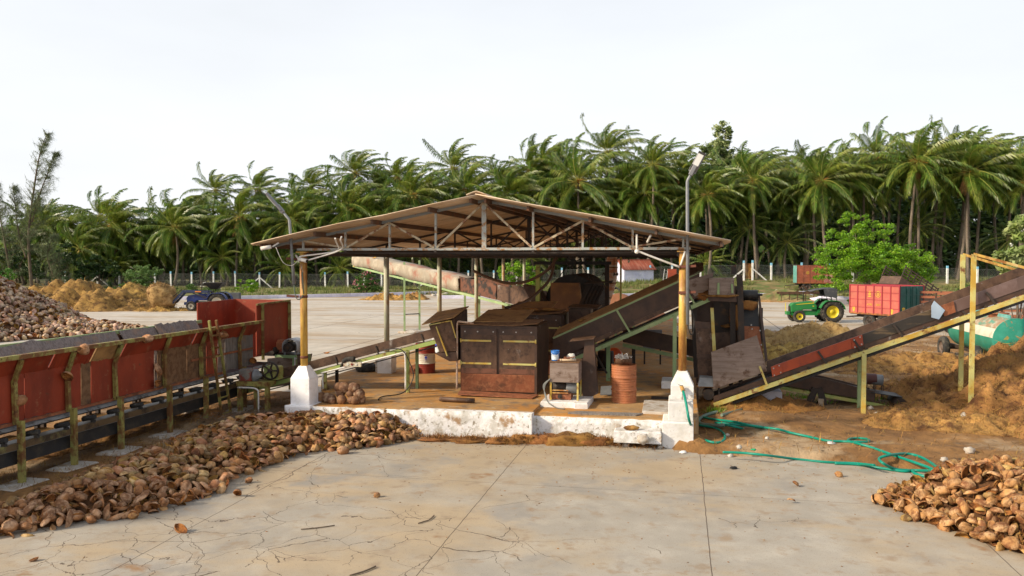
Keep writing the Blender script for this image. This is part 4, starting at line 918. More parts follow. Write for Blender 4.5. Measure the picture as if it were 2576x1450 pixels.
# --- right conveyor
def ZQ(x): return .26+(x-9.37)*.397
t=thing('outdoor_conveyor','long outdoor conveyor with a plywood foot and one orange-red side panel, rising over the coir','conveyor',(12.5,3.9,.1))
mb.build('plywood_sheet',m_greybrown,t)
xa,xb=9.35,18.2
for y in (3.36,4.28):
    mb=MB(); mb.bar((xa,y,ZQ(xa)),(xb,y,ZQ(xb)),.07,.10); mb.build('frame_rail',m_lime,t)
def DZ(x): return .24+.012*max(0,x-12.6)      # panel height grows up the run
for y in (3.48,4.2):
    mb=MB(); mb.plate([(xa,y,ZQ(xa)+.06),(xb,y,ZQ(xb)+.06),(xb,y,ZQ(xb)+.20),(xa,y,ZQ(xa)+.20)],.03,(0,1,0)); mb.build('trough_board',m_brown2,t)
mb=MB(); mb.plate([(xa,3.5,ZQ(xa)+.13),(xb,3.5,ZQ(xb)+.13),(xb,4.2,ZQ(xb)+.13),(xa,4.2,ZQ(xa)+.13)],.02,(0,0,1)); mb.build('belt',m_belt,t)
mb=MB(); mb.plate([(xa,3.5,ZQ(xa)-.16),(xb,3.5,ZQ(xb)-.12),(xb,4.2,ZQ(xb)-.12),(xa,4.2,ZQ(xa)-.16)],.05,(0,0,1)); mb.build('return_belt',m_belt,t)
mb=MB(); mb.plate([(10.7,4.22,ZQ(10.7)+.18),(xb,4.22,ZQ(xb)+.18),(xb,4.28,ZQ(xb)+.62),(10.7,4.28,ZQ(10.7)+.48)],.03,(0,1,0)); mb.build('far_side_board',m_brown,t)
m_speck=M('spattered_black_board',(.035,.03,.026),[((.16,.11,.06),1.8,.58,.08,(.5,1,3)),((.5,.48,.45),16,.73,.02)],.55)
for x0_,x1_,mt in ((10.85,12.8,m_orange_red),(12.78,13.6,m_speck),(13.58,14.75,m_speck),(14.73,16.2,M('mauve_brown_board',(.135,.085,.075),[((.2,.14,.13),2,.56,.12)],.6)),(16.18,18.2,M('mauve_brown_board_b',(.13,.085,.075),[],.6))):
    mb=MB(); mb.plate([(x0_,3.46,ZQ(x0_)+.19),(x1_,3.46,ZQ(x1_)+.19),(x1_-.04,3.44,ZQ(x1_)+.19+DZ(x1_)),(x0_-.04,3.44,ZQ(x0_)+.19+DZ(x0_))],.03,(0,1,0)); mb.build('side_panel',mt,t)
for x in (10.87,12.72):
    mb=MB(); mb.plate([(x-.12,3.43,ZQ(x)+.13),(x+.12,3.43,ZQ(x)+.23),(x+.08,3.41,ZQ(x)+.48),(x-.16,3.41,ZQ(x)+.38)],.02,(0,1,0)); pp=mb.build('patch_plate',m_orange_red if x<11.5 else m_orange_red,t)
    mb=MB(); bolts(mb,[(x-.08,3.40,ZQ(x)+.18),(x+.07,3.40,ZQ(x)+.25),(x-.1,3.39,ZQ(x)+.35),(x+.03,3.39,ZQ(x)+.42)]); mb.build('bolts',m_bolt,pp)
mb=MB(); mb.plate([(14.62,3.42,ZQ(14.6)+.2),(14.86,3.42,ZQ(14.86)+.2),(14.8,3.40,ZQ(14.8)+.48),(14.5,3.40,ZQ(14.5)+.48)],.02,(0,1,0)); mb.build('patch_plate',m_rustplate,t)
mb=MB(); mb.plate([SY(u,v,3.36) for u,v in ((2350,757),(2343,770),(2343,799),(2362,804),(2377,781))],.015,(0,1,0)); mb.build('tin_patch',M('pale_blue_tin',(.28,.38,.50),[((.36,.45,.55),2,.5,.2)],.4),t)
for x in (9.95,11.2,11.9,12.7,13.6,15.0,15.6,16.9):
    mb=MB(); s=x in(11.9,12.7,13.6,15.6); mb.bar((x+.12,3.38,ZQ(x+.1)+.02),(x-(.10 if s else 0),3.40,ZQ(x)+(.38 if s else .17)),.05,.03,(0,1,0)); mb.build('bracket',m_darksteel,t)
mb=MB(); mb.bar((10.62,3.33,ZQ(10.6)+.02),(10.44,3.38,ZQ(10.4)+.58),.05,.03,(0,1,0)); mb.build('bracket',m_lime,t)
for x,y,z0_,z1_ in ((12.83,3.30,-.05,ZQ(12.8)),(12.95,4.35,.1,ZQ(12.9)),(15.18,3.28,.1,4.0),(15.3,4.4,.2,4.0)):
    mb=MB(); mb.box(x-.05,x+.05,y-.03,y+.03,z0_,z1_); mb.build('leg',m_lime if y<4 else m_green2 if x<14 else m_lime,t)
for y in (3.28,4.4):
    mb=MB(); mb.bar((15.18 if y<4 else 15.3,y,4.0),(16.75,y,ZQ(16.75)+.35),.05,.06); mb.build('stay',m_ochre,t)
for x in (11.6,12.9,14.2,15.5):
    mb=MB(); mb.cyl((x,3.38,ZQ(x)+.08),(x,4.28,ZQ(x)+.08),.04,12); mb.build('idler_roller',m_darksteel,t)
mb=MB(); mb.prism([(10.2,4.0),(11.05,4.0),(11.05,5.0),(10.2,5.0)],-.05,.55,.02); solo('conveyor_plinth',mb,M('lavender_grey_plaster',(.42,.42,.47),[],.85),'lavender-grey plastered block under the foot of the outdoor conveyor','plinth',loc=(10.6,4.5,0))
# --- low dark conveyor behind it
t=thing('low_conveyor','low black conveyor with a grey and maroon motor, under the outdoor conveyor','conveyor',(12.4,5.3,.1))
ZL=lambda x: .62-(x-11)*.155
for y in (4.75,5.35):
    mb=MB(); mb.plate([(10.6,y,ZL(10.6)),(13.4,y,ZL(13.4)),(13.4,y,ZL(13.4)+.26),(12.2,y,ZL(12.2)+.36),(10.6,y,ZL(10.6)+.34)],.03,(0,1,0)); mb.build('side_board',m_brown2,t)
    mb=MB(); mb.bar((10.5,y-.04,ZL(10.5)-.07),(13.9,y-.04,ZL(13.9)-.07),.05,.08); mb.build('frame_rail',m_green,t)
mb=MB(); mb.plate([(10.6,4.77,ZL(10.6)+.28),(13.2,4.77,ZL(13.2)+.24),(13.2,5.33,ZL(13.2)+.24),(10.6,5.33,ZL(10.6)+.28)],.02,(0,0,1)); mb.build('belt',m_belt,t)
mb=MB(); mb.cyl((14.0,4.65,.20),(14.0,5.4,.20),.16,20); mb.cyl((14.0,4.58,.20),(14.0,5.45,.20),.05,12); mb.build('tail_pulley',m_darksteel,t)
mb=MB(); mb.plate([(13.3,4.7,ZL(13.3)+.22),(14.05,4.7,.38),(14.05,5.4,.38),(13.3,5.4,ZL(13.3)+.22)],.02,(0,0,1)); mb.build('tail_cover',m_belt,t)
for a,b in (((11.95,4.7,.55),(11.75,4.68,.02)),((12.05,4.7,.55),(12.2,4.66,0)),):
    mb=MB(); mb.bar(a,b,.16,.06,(0,1,0)); mb.build('support_plank',m_darksteel,t)
mb=MB(); mb.box(12.0,12.13,4.5,4.6,0,.30); mb.build('wedge_block',M('raw_wood',(.45,.36,.26),[],.8),t)
mb=MB(); mb.cyl((13.35,5.5,.72),(13.75,5.5,.70),.14,18); m=mb.build('motor',m_galv,t)
mb=MB(); mb.lathe([(.145,.0),(.145,.25)],(13.34,5.5,.72),18,'x'); mb.build('motor_cover',M('maroon_paint',(.10,.035,.03),[],.5),m)
for x in (13.35,13.55,13.75):
    for y in (5.42,5.58):
        mb=MB(); mb.bar((x,y,.1),(x,y,.58),.02); mb.build('motor_leg',m_darksteel,t)
# ---------------------------------------------------------------- the long red hopper conveyor
NEAR=-2.65
def HX(u): return SX(u,950,NEAR).y
t=thing('husk_hopper','long red boarded husk hopper on rusty yellow-green posts, torn grey plywood along it','hopper',(-3.3,-2,0))
YA,YB=-9.0,2.55
m_hop=M('hopper_green_rust',(.26,.26,.08),[((.32,.28,.075),2.2,.5,.14),((.17,.075,.025),4,.50,.09),(DRUST,11,.64,.06)],.65,bump=.15)
def torn(y0,y1,x0,z0,x1,z1,amp,n,seed,name,mat,top=False,th=.02):
    vs=[]
    for k in range(n+1):
        y=y0+(y1-y0)*k/n
        a=amp*noise.noise(Vector((y*5.1,seed,0)))+amp*.6*noise.noise(Vector((y*17,seed,3)))
        b=amp*.5*noise.noise(Vector((y*4,seed,9)))
        vs+=[(x0,y,z0+(0 if top else a)),(x1+.2*b,y,z1+(a if top else b*.3))]
    mb=MB(); mb.add(vs,[(2*k,2*k+2,2*k+3,2*k+1) for k in range(n)])
    o=mb.build(name,mat,t); o.modifiers.new('thick','SOLIDIFY').thickness=th; return o
# vertical panels
cuts=[(YA,HX(52),m_red),(HX(56),HX(205),m_red),(HX(211),HX(268),m_red),(HX(272),HX(292),m_tanply)]
edges=[-9.0,HX(60),HX(203),HX(228),HX(284),HX(388),HX(396),HX(470),HX(519),HX(548),HX(566),HX(637)]
mats=[m_red,m_red,m_chip,m_red,m_red,m_greybrown,m_chip,m_chip,m_orange_red,m_greybrown,m_greyply]
for k,(a,b,mt) in enumerate(zip(edges,edges[1:],mats)):
    torn(a+.01,b-.01,NEAR,1.08,NEAR+.01,1.90+(.03 if k%2 else 0),.04,16,k*1.7,'side_panel',mt)
# flared upper boards
for k,(a,b,mt) in enumerate(((-9,HX(118),m_red),(HX(120),HX(224),m_red),(HX(226),HX(300),m_tanply),(HX(302),HX(480),m_red),(HX(482),YB,m_red))):
    torn(a,b-.02,NEAR-.03,1.82,-2.46,2.20,.05,18,k*2.3+20,'upper_board',mt)
mb=MB(); mb.bar((-2.42,YA,2.24),(-2.42,YB,2.24),.08,.04); mb.bar((-2.37,YA,2.22),(-2.37,YB,2.22),.012,.07); mb.build('top_rail',m_hop,t)
mb=MB(); mb.bar((-2.63,YA,1.06),(-2.63,HX(560),1.06),.05,.05); mb.build('lower_rail',m_rustplate,t)
mb=MB(); mb.bar((-2.63,HX(480),1.52),(-2.63,HX(636),1.52),.03,.05); mb.build('middle_rail',m_rustplate,t)
# far sloping wall with torn plywood
for k,(a,b) in enumerate(((-9.0,SX(302,830,-4.1).y),(SX(312,830,-4.1).y,SX(482,810,-4.1).y+.0),(SX(498,800,-4.1).y-.5,SX(560,800,-4.1).y-.6))):
    if k<2: torn(a,b-.02,-3.75,1.45,-4.22,2.22,.08,26,k*3.1+40,'far_board',m_greyply,True)
torn(SX(398,820,-4.1).y,SX(500,805,-4.1).y,-3.74,1.46,-4.2,2.27,.07,20,77,'far_board',m_greyply,True)
mb=MB(); mb.bar((-4.27,YA,2.19),(-4.27,YB,2.19),.06,.08); mb.build('far_rail',m_green2,t)
torn(YA,YB,-3.95,.95,-4.24,2.12,.02,10,3,'far_wall',m_brown2)
mb=MB(); mb.plate([(-3.98,YA,.92),(-2.7,YA,.92),(-2.7,YB+1.5,.92),(-3.98,YB+1.5,.92)],.03,(0,0,1)); mb.build('belt',m_belt,t)
mb=MB(); mb.plate([(-2.60,YA,.95),(-2.66,YA,1.0),(-2.66,YB+.6,1.0),(-2.60,YB+.6,.95)],.02,(1,0,.6)); mb.build('belt_edge',M('grey_rubber_edge',(.22,.22,.22),[((.06,.05,.04),5,.56,.1)],.5),t)
mb=MB(); mb.bar((-2.50,YA,.70),(-2.50,YB+.8,.70),.06,.11); mb.build('channel_beam',M('rusty_channel',(.12,.075,.035),[((.27,.26,.09),1.6,.60,.08),((.04,.025,.015),3,.55,.1)],.65),t)
mb=MB(); mb.bar((-4.0,YA,.70),(-4.0,YB+.8,.70),.06,.11); mb.build('channel_beam',m_darksteel,t)
mb=MB(); mb.plate([(-2.55,YA,.38),(-2.55,YB,.38),(-2.6,YB,.60),(-2.6,YA,.60)],.03); mb.plate([(-3.95,YA,.42),(-2.6,YA,.38),(-2.6,YB,.38),(-3.95,YB,.42)],.02,(0,0,1)); mb.build('return_belt',m_belt,t)
y=YA+.25
while y<YB+.6:
    mb=MB(); mb.cyl((-2.45,y,.86),(-2.72,y,.80),.045,12); mb.box(-2.53,-2.46,y-.03,y+.03,.75,.80); mb.build('idler_roller',m_rubber,t)
    mb=MB(); mb.plate([(-2.62,y+.2,.80),(-2.9,y+.2,.80),(-2.9,y+.55,.80),(-2.62,y+.55,.80)],.02,(0,0,1)); mb.build('coir_patch',M('ochre_patch_%d'%int(y*100),(.45,.22,.06),[],.9),t)
    y+=.70
m_hop=m_hop
feet=[GL(25,1222),GL(175,1178),GL(297,1138),GL(400,1095),GL(494,1064),GL(562,1030)]
for k,f in enumerate([None]+feet):
    fy=feet[0].y-1.35 if f is None else f.y
    mb=MB(); mb.box(-2.50,-2.41,fy-.045,fy+.045,0,1.12); mb.build('post',m_hop,t)
    mb=MB(); mb.bar((-2.575,fy+.02,1.05),(-2.59,fy+.02,1.80),.07,.07,(0,1,0)); mb.bar((-2.59,fy+.02,1.78),(-2.43,fy+.02,2.17),.06,.07,(0,1,0)); mb.build('bent_post',m_hop,t)
    mb=MB(); mb.box(-4.3,-4.22,fy-.04,fy+.04,0,2.15); mb.build('post',m_darksteel,t)
foot=None
fl_=['first','second']
desc=['white footing under the hopper post beside the frame edge','pale slab under the second visible hopper post','pale slab under the third visible hopper post, half covered by husks','cracked pale slab under the fourth visible hopper post','pale slab under the fifth visible hopper post beside coir dust','pale slab under the hopper post next to the ladder foot']
for k,f in enumerate(feet):
    mb=MB(); a=.42+.1*RX.random(); b=.26; r=RX.uniform(-.06,.06)
    mb.prism([(-2.45-b,f.y-a),(-2.45+b+r,f.y-a+r),(-2.45+b,f.y+a*.7),(-2.45-b+r,f.y+a*.7)],-.05,.07+.02*k%3*.02,.02)
    solo('post_footing',mb,m_concfoot,desc[k],'footing',loc=(-2.45,f.y,0),group='pale footings under the hopper posts')
for k,(u,v) in enumerate(((95,1138),(225,1098),(340,1068),(455,1040))):
    f=GL(u,v); mb=MB(); mb.prism([(f.x-.35,f.y-.3),(f.x+.35,f.y-.3),(f.x+.33,f.y+.3),(f.x-.35,f.y+.3)],-.03,.14,.02)
    solo('post_footing',mb,m_concfoot,['pale block behind the hopper legs near the frame edge','pale block behind the second hopper leg','pale block behind the third hopper leg, ringed with husks','pale block behind the fifth hopper leg beside the ladder'][k],'footing',loc=(f.x,f.y,0),group='pale footings under the far hopper legs')
    mb=MB(); mb.box(f.x-.04,f.x+.04,f.y-.04,f.y+.04,.1,.7); mb.build('far_leg',m_darksteel,t)
# head box
t=thing('red_board_box','tall open red board box at the end of the husk hopper','hopper',(-3.5,3.5,1.4))
mb=MB(); mb.plate([(-4.35,2.5,.9),(-4.35,4.43,.9),(-4.35,4.43,2.72),(-4.35,2.5,2.70)],.03); mb.build('far_side',m_red,t)
mb=MB(); mb.plate([(-4.35,4.43,.9),(-2.65,4.43,1.2),(-2.65,4.43,2.70),(-4.35,4.43,2.72)],.03); mb.build('end_board',m_red,t)
mb=MB(); mb.plate([(-2.65,2.58,1.28),(-2.65,4.43,1.42),(-2.65,4.43,2.68),(-2.65,2.58,2.66)],.03); mb.build('near_side',m_orange_red if False else m_red,t)
for a,b,w_ in (((-2.61,2.55,2.67),(-2.61,4.46,2.69),.05),((-2.60,2.85,1.15),(-2.60,2.85,2.64),.06),((-2.60,4.40,.1),(-2.60,4.40,2.66),.07)):
    mb=MB(); mb.bar(a,b,w_); mb.build('post' if a[2]!=b[2] and abs(a[2]-b[2])>.5 else 'top_rail',m_hop,t)
# drive table
t=thing('drive_table','green steel table carrying a gearbox and a silver motor cover, below the red hopper head','table',(-2.3,3.9,0))
za=1.22
mb=MB(); mb.box(-3.2,-1.98,3.55,4.25,za-.05,za); mb.build('table_top',m_darksteel,t)
mb=MB(); mb.box(-2.6,-1.95,3.50,3.55,za-.09,za-.01); mb.build('front_rail',m_green2,t)
for x,y in ((-2.02,3.55),(-1.92,4.2)):
    mb=MB(); mb.box(x-.05,x+.05,y-.04,y+.04,.02,za-.05); mb.build('leg',m_green2,t)
mb=MB(); mb.tube([(-1.93,3.48,za-.1),(-1.97,3.47,za-.06),(-1.99,3.47,.6)],.02,6); mb.build('conduit',m_pvc,t)
t=thing('gearbox','rust-red gearbox beside the silver motor cover','gearbox',(-2.55,3.8,za))
mb=MB(); mb.box(-2.78,-2.42,3.65,3.95,za+.12,za+.34,.03); mb.box(-2.72,-2.5,3.7,3.9,za+.34,za+.39,.02); mb.build('housing',m_rustdrum,t)
mb=MB(); mb.cyl((-2.72,3.45,za+.10),(-2.72,3.75,za+.10),.13,18); mb.build('belt_pulley',m_darksteel,t)
mb=MB(); mb.lathe([(.05,-.03),(.17,-.03),(.17,.03),(.05,.03)],(-2.36,3.95,za+.25),22,'x'); mb.build('chain_wheel',m_black,t)
t=thing('motor_cover','silver half-round motor cover on the green drive table','motor cover',(-2.15,3.75,za))
mb=MB(); vs=[];n=14
for y in (3.5,3.95):
    vs+=[(-2.38,y,za+.06)]+[(-2.15-.23*math.cos(math.pi*k/n),y,za+.25+.20*math.sin(math.pi*k/n)) for k in range(n+1)]+[(-1.92,y,za+.06)]
m_=n+3
mb.add(vs,[(k,k+1,k+1+m_,k+m_) for k in range(m_-1)],True); o=mb.build('cover_shell',M('silver_paint',(.50,.50,.50),[((.25,.24,.23),6,.64,.06)],.4,metal=.3),t); o.modifiers.new('thick','SOLIDIFY').thickness=.02
mb=MB(); mb.cyl((-2.2,3.46,za+.20),(-2.2,3.9,za+.20),.13,18); mb.cyl((-2.2,3.42,za+.20),(-2.2,3.46,za+.20),.07,14); mb.build('motor_end',m_darksteel,t)
for x in (-2.3,-1.98):
    mb=MB(); mb.bar((x,3.52,za),(x,3.52,za+.12),.04); mb.build('leg',m_galv,t)
# lower gear train near the ground
o=SX(636,945,-2.0); bx,by,bz=o
t=thing('lower_drive','rust-mottled lower drive motor with a green flywheel, at the foot of the hopper','motor',(bx,by,bz-.3))
mb=MB(); mb.box(bx-.30,bx+.05,by-.15,by+.2,bz-.12,bz+.17,.03); mb.build('motor_body',M('chipped_red_grey',(.20,.19,.17),[((.22,.05,.03),3,.5,.05)],.55),t)
mb=MB(); mb.lathe([(.02,.05),(.16,.05),(.17,.10),(.12,.12),(.07,.20),(.02,.26)],(bx,by,bz),18,'x'); mb.build('end_bell',m_galv,t)
mb=MB(); mb.box(bx-.35,bx+.5,by-.2,by+.25,bz-.24,bz-.13); mb.build('bed_plate',m_hop,t)
for x in (-.3,.15,.45):
    mb=MB(); mb.box(bx+x-.05,bx+x+.05,by-.15,by-.05,0,bz-.24); mb.build('leg',m_hop,t)
c=Vector((bx+.42,by+.1,bz+.12))
mb=MB(); mb.lathe([(.20,-.025),(.235,-.025),(.235,.025),(.20,.025),(.20,-.025)],c,26,'y')
for k in range(5):
    a=2*math.pi*k/5; mb.bar(c,c+Vector((math.cos(a),0,math.sin(a)))*.2,.035,.03,(0,1,0))
mb.cyl(c-Vector((0,.05,0)),c+Vector((0,.15,0)),.05,12); mb.build('flywheel',m_darksteel,t)
mb=MB(); mb.box(bx+.22,bx+.60,by+.15,by+.45,bz-.12,bz+.22,.03); mb.build('gear_case',m_green,t)
mb=MB(); mb.tube(spline([(bx-.3,by-.22,bz-.28),(bx+.1,by-.22,bz-.28),(bx+.25,by-.22,bz-.33),(bx+.27,by-.22,bz-.45),(bx+.27,by-.22,0.02)],5),.02,8); mb.build('conduit',m_pvc,t)
# tail plate under the head box
mb=MB(); mb.plate([(-2.6,3.0,.35),(-2.05,4.3,.35),(-1.95,4.5,1.15),(-2.6,3.1,1.15)],.03); solo('scraper_plate',mb,m_greybrown,'grey steel plate under the green drive table','plate',loc=(-2.3,3.6,.4))
# ladder
t=thing('ladder','yellow-green rusted steel ladder leaning on the rail of the red hopper','ladder',(-2.0,.9,0))
a0,a1=SX(526,807,-2.30),GL(559,1056,.02); b0,b1=SX(544,806,-2.30),GL(582,1047,.02)
for a,b in ((a0,a1),(b0,b1)):
    mb=MB(); mb.bar(a,b,.05,.05); mb.build('stile',m_hop,t)
for f in (.15,.36,.58,.78,.95):
    mb=MB(); mb.bar(a0.lerp(a1,f),b0.lerp(b1,f),.03,.035); mb.build('rung',m_hop,t)
# ---------------------------------------------------------------- vehicles (own axes: x forward, y left, z up)
def wheel(parent,c,r,w,rimmat,name='wheel',lugs=0,rimr=.58,face=-1):
    c=Vector(c); h=w/2
    mb=MB(); mb.lathe([(r*rimr,-h*.8),(r*.86,-h),(r*.97,-h*.75),(r,-h*.3),(r,h*.3),(r*.97,h*.75),(r*.86,h),(r*rimr,h*.8),(r*rimr,-h*.8)],c,32,'y')
    if lugs:
        for k in range(lugs):
            a=2*math.pi*k/lugs
            for s in (-1,1):
                a2=a+s*.11+(.5*math.pi*2/lugs if s>0 else 0)
                p=c+Vector((math.cos(a)*r,s*h*.05,math.sin(a)*r)); q=c+Vector((math.cos(a2)*r*.97,s*h*.95,math.sin(a2)*r*.97)); mb.bar(p,q,.05,.07,(math.cos(a),0,math.sin(a)))
    ty=mb.build(name,m_rubber,parent)
    mb=MB(); s=face
    mb.lathe([(r*.60,s*h*.82),(r*.56,s*h*.7),(r*.50,s*h*.2),(r*.22,s*h*.1),(r*.20,s*h*.35),(.001,s*h*.38)],c,28,'y')
    for k in range(6):
        a=2*math.pi*k/6; p=c+Vector((math.cos(a)*r*.30,s*h*.13,math.sin(a)*r*.30)); mb.cyl(p,p+Vector((0,s*.03,0)),.018,6)
    mb.build('rim',rimmat,ty); return ty
m_jd=M('tractor_green_paint',(.02,.19,.045),[((.05,.13,.06),4,.62,.1)],.35,vary=.06)
m_jy=M('tractor_yellow_paint',(.62,.50,.02),[((.35,.25,.05),5,.64,.08)],.4,vary=.06)
m_tb=M('loader_blue_paint',(.022,.04,.17),[((.10,.09,.12),5,.6,.08)],.4)
m_lb=M('dark_loader_blue',(.03,.04,.09),[((.10,.09,.08),5,.62,.08)],.45)
def tractor(label,loc,rz,body,rimm,front_r=.38,rear_r=.68):
    t=thing('tractor',label,'tractor',loc,W,rz,local=True)
    # hood
    mb=MB(); pr=[(2.02,.62),(2.05,1.02),(1.90,1.20),(.72,1.32),(.42,1.05),(.42,.78),(1.3,.78),(1.45,.60)]
    vs=[(x,-.30,z) for x,z in pr]+[(x,.30,z) for x,z in pr]; n=len(pr)
    mb.add(vs,[tuple(range(n)),tuple(range(n,2*n))[::-1]]+[(i,i+n,(i+1)%n+n,(i+1)%n) for i in range(n)]); mb.build('hood',body,t,bevel=.05)
    mb=MB(); mb.box(2.03,2.06,-.22,.22,.66,1.0); mb.build('grille',m_black,t)
    mb=MB(); mb.box(.35,2.0,-.17,.17,.42,.72); mb.box(-.45,.4,-.25,.25,.45,.78); mb.cyl((.55,-.3,.62),(.05,-.3,.62),.17,14); mb.build('engine_block',body if body is m_jd else m_darksteel,t)
    mb=MB(); mb.box(2.05,2.28,-.22,.22,.45,.66); mb.build('front_weight',body,t,bevel=.03)
    mb=MB(); mb.bar((1.62,-.68,front_r),(1.62,.68,front_r),.12); mb.build('front_axle',m_darksteel,t)
    mb=MB(); mb.bar((-.35,-.62,rear_r),(-.35,.62,rear_r),.22); mb.build('rear_axle',m_darksteel,t)
    for s in (-1,1):
        wheel(t,(1.62,s*.62,front_r),front_r,.22,rimm,face=s,rimr=.55)
        wheel(t,(-.35,s*.70,rear_r),rear_r,.36,rimm,lugs=22,face=s,rimr=.56)
        mb=MB(); vs=[];n=10
        for k in range(n+1):
            a=R(18)+R(150)*k/n; rr=rear_r+.09
            rr2=min(rr,1.0) if False else rr
            for y in (s*.45,s*.92): vs.append((-.35+rr2*math.cos(a)*1.02,y,min(rear_r+rr2*math.sin(a),rear_r+.70)))
        mb.add(vs,[(2*k,2*k+1,2*k+3,2*k+2) for k in range(n)]); f=mb.build('fender',body,t); f.modifiers.new('thick','SOLIDIFY').thickness=.03
        mb=MB(); mb.box(.02,.42,s*.28,s*.62,.50,.54); mb.build('footplate',m_darksteel,t)
    mb=MB(); mb.bar((-.35,0,.78),(-.35,0,.98),.35,.4); mb.box(-.62,-.12,-.24,.24,.98,1.06); mb.box(-.68,-.6,-.24,.24,1.0,1.36); mb.build('seat',m_black,t)
    mb=MB(); mb.bar((.45,0,1.15),(.2,0,1.42),.05); mb.lathe([(.18,-.012),(.20,0),(.18,.012),(.165,0),(.18,-.012)],(.18,0,1.44),20); mb.build('steering_wheel',m_black,t)
    mb=MB(); mb.tube([(1.1,-.34,.85),(1.1,-.34,1.78),(1.14,-.34,1.88)],.035,8); mb.build('exhaust_pipe',m_darksteel,t)
    mb=MB(); mb.bar((-.45,-.45,.6),(-1.1,-.1,.42),.06); mb.bar((-.45,.45,.6),(-1.1,.1,.42),.06); mb.build('drawbar',m_darksteel,t)
    return t
# green tractor, facing the picture's left
p=G(2068,812); th=R(180-3)
t=tractor('green tractor with yellow wheels and a dark canvas canopy, hitched to the coral-red trailer',(p.x+.25,p.y+.6,0),th,m_jd,m_jy)
mb=MB(); mb.plate([(.62,.306,1.18),(1.72,.306,1.09),(1.72,.306,1.12),(.62,.306,1.23)],.01,(0,1,0)); mb.build('yellow_stripe',m_jy,t)
mb=MB(); mb.box(.62,.72,.30,.306,.98,1.03); mb.build('hood_mark',m_jy,t)
mb=MB(); vs=[];prof=[(.95,1.92),(.55,2.02),(.0,2.10),(-.45,2.10),(-.72,2.06)]
for x,z in prof:
    for y in (-.5,-.25,0,.25,.5): vs.append((x,y,z+.06*(1-abs(y)*2)))
mb.add(vs,[(k*5+j,k*5+j+1,(k+1)*5+j+1,(k+1)*5+j) for k in range(4) for j in range(4)],True)
for s in (-1,1): mb.plate([(.1,s*.5,2.08),(-.72,s*.5,2.07),(-.70,s*.5,1.50),(-.3,s*.5,1.62),(.0,s*.5,1.62)],.01,(0,1,0))
mb.plate([(-.72,-.5,2.07),(-.72,.5,2.07),(-.7,.5,1.52),(-.7,-.5,1.58)],.01)
c=mb.build('canopy',M('grey_black_canvas',(.055,.058,.065),[((.10,.10,.10),5,.6,.1)],.8),t); c.modifiers.new('thick','SOLIDIFY').thickness=.02
for s in (-1,1):
    for a,b in (((-.1,s*.46,1.35),(-.1,s*.46,2.06)),((-.7,s*.46,1.35),(-.7,s*.46,2.05)),((-.1,s*.46,1.6),(.8,s*.46,1.95)),((-.75,s*.46,1.45),(.1,s*.46,1.45)),((-.75,s*.46,1.62),(.1,s*.46,1.62))):
        mb=MB(); mb.bar(a,b,.03); mb.build('canopy_bar',m_black,t)
mb=MB(); mb.box(2.22,2.25,-.22,-.15,.62,1.18); mb.build('front_guard',m_jy,t)
# blue loader tractor
p=G(528,783); th2=R(180+4)
t=tractor('blue loader tractor with a black hopper above its seat, lifting a ball of coir',(p.x+.15,p.y+.7,0),th2,m_tb,M('cream_rim',(.55,.50,.40),[],.5))
for s in (-1,1):
    mb=MB(); mb.bar((.35,s*.45,.7),(.35,s*.45,1.42),.16,.10,(0,1,0)); mb.build('loader_tower',m_lb,t)
    mb=MB(); mb.bar((.35,s*.45,1.45),(2.25,s*.45,1.50),.10,.16); mb.bar((2.2,s*.45,1.55),(3.05,s*.45,.62),.10,.16); mb.bar((3.05,s*.45,.62),(3.55,s*.45,.40),.10,.14); mb.build('loader_arm',m_lb,t)
    mb=MB(); mb.bar((.4,s*.52,1.0),(1.5,s*.52,1.35),.07); mb.bar((2.35,s*.40,1.65),(3.3,s*.40,.85),.06); mb.build('hydraulic_ram',m_darksteel,t)
mb=MB(); mb.box(.9,1.35,.502,.515,1.44,1.52); mb.build('orange_decal',M('orange_decal',(.7,.22,.03),[],.5),t)
mb=MB(); 
for s in (-.5,-.17,.17,.5): mb.tube(spline([(3.5,s,.5),(3.75,s,.35),(4.0,s,.30),(4.25,s,.45)],4),.035,6)
mb.bar((3.52,-.6,.5),(3.52,.6,.5),.18); mb.build('grapple',m_lb,t)
mb=MB(); a=[(-.75,-.62,2.12),(.72,-.62,2.12),(.72,.62,2.12),(-.75,.62,2.12)]; b=[(-.25,-.25,1.66),(.25,-.25,1.66),(.25,.25,1.66),(-.25,.25,1.66)]
a=[(x,y,z+.02) for x,y,z in a]
mb.add(a+b,[(0,4,5,1),(1,5,6,2),(2,6,7,3),(3,7,4,0),(4,7,6,5)]); h=mb.build('black_hopper',m_black,t); h.modifiers.new('thick','SOLIDIFY').thickness=.03
for x,y in ((-.3,-.35),(-.3,.35),(.2,-.35),(.2,.35)):
    mb=MB(); mb.bar((x,y,1.25),(x,y,1.72),.035); mb.build('hopper_leg',m_black,t)
q=Matrix.Translation((p.x+.15,p.y+.7,0))@Matrix.Rotation(th2,4,'Z')@Vector((4.0,0,1.12))
mb=MB(); mb.ell(q,1.0,.95,.92,40,26,None,.35,4); mb.ell(q+Vector((.1,0,-1.0)),.50,.5,.55,22,14,None,.5,8); mb.ell(q+Vector((-.35,-.1,.45)),.62,.6,.5,22,14,None,.4,2); mb.ell(q+Vector((.45,-.2,-.3)),.6,.6,.6,22,14,None,.4,12)
ballobj=(mb,q)
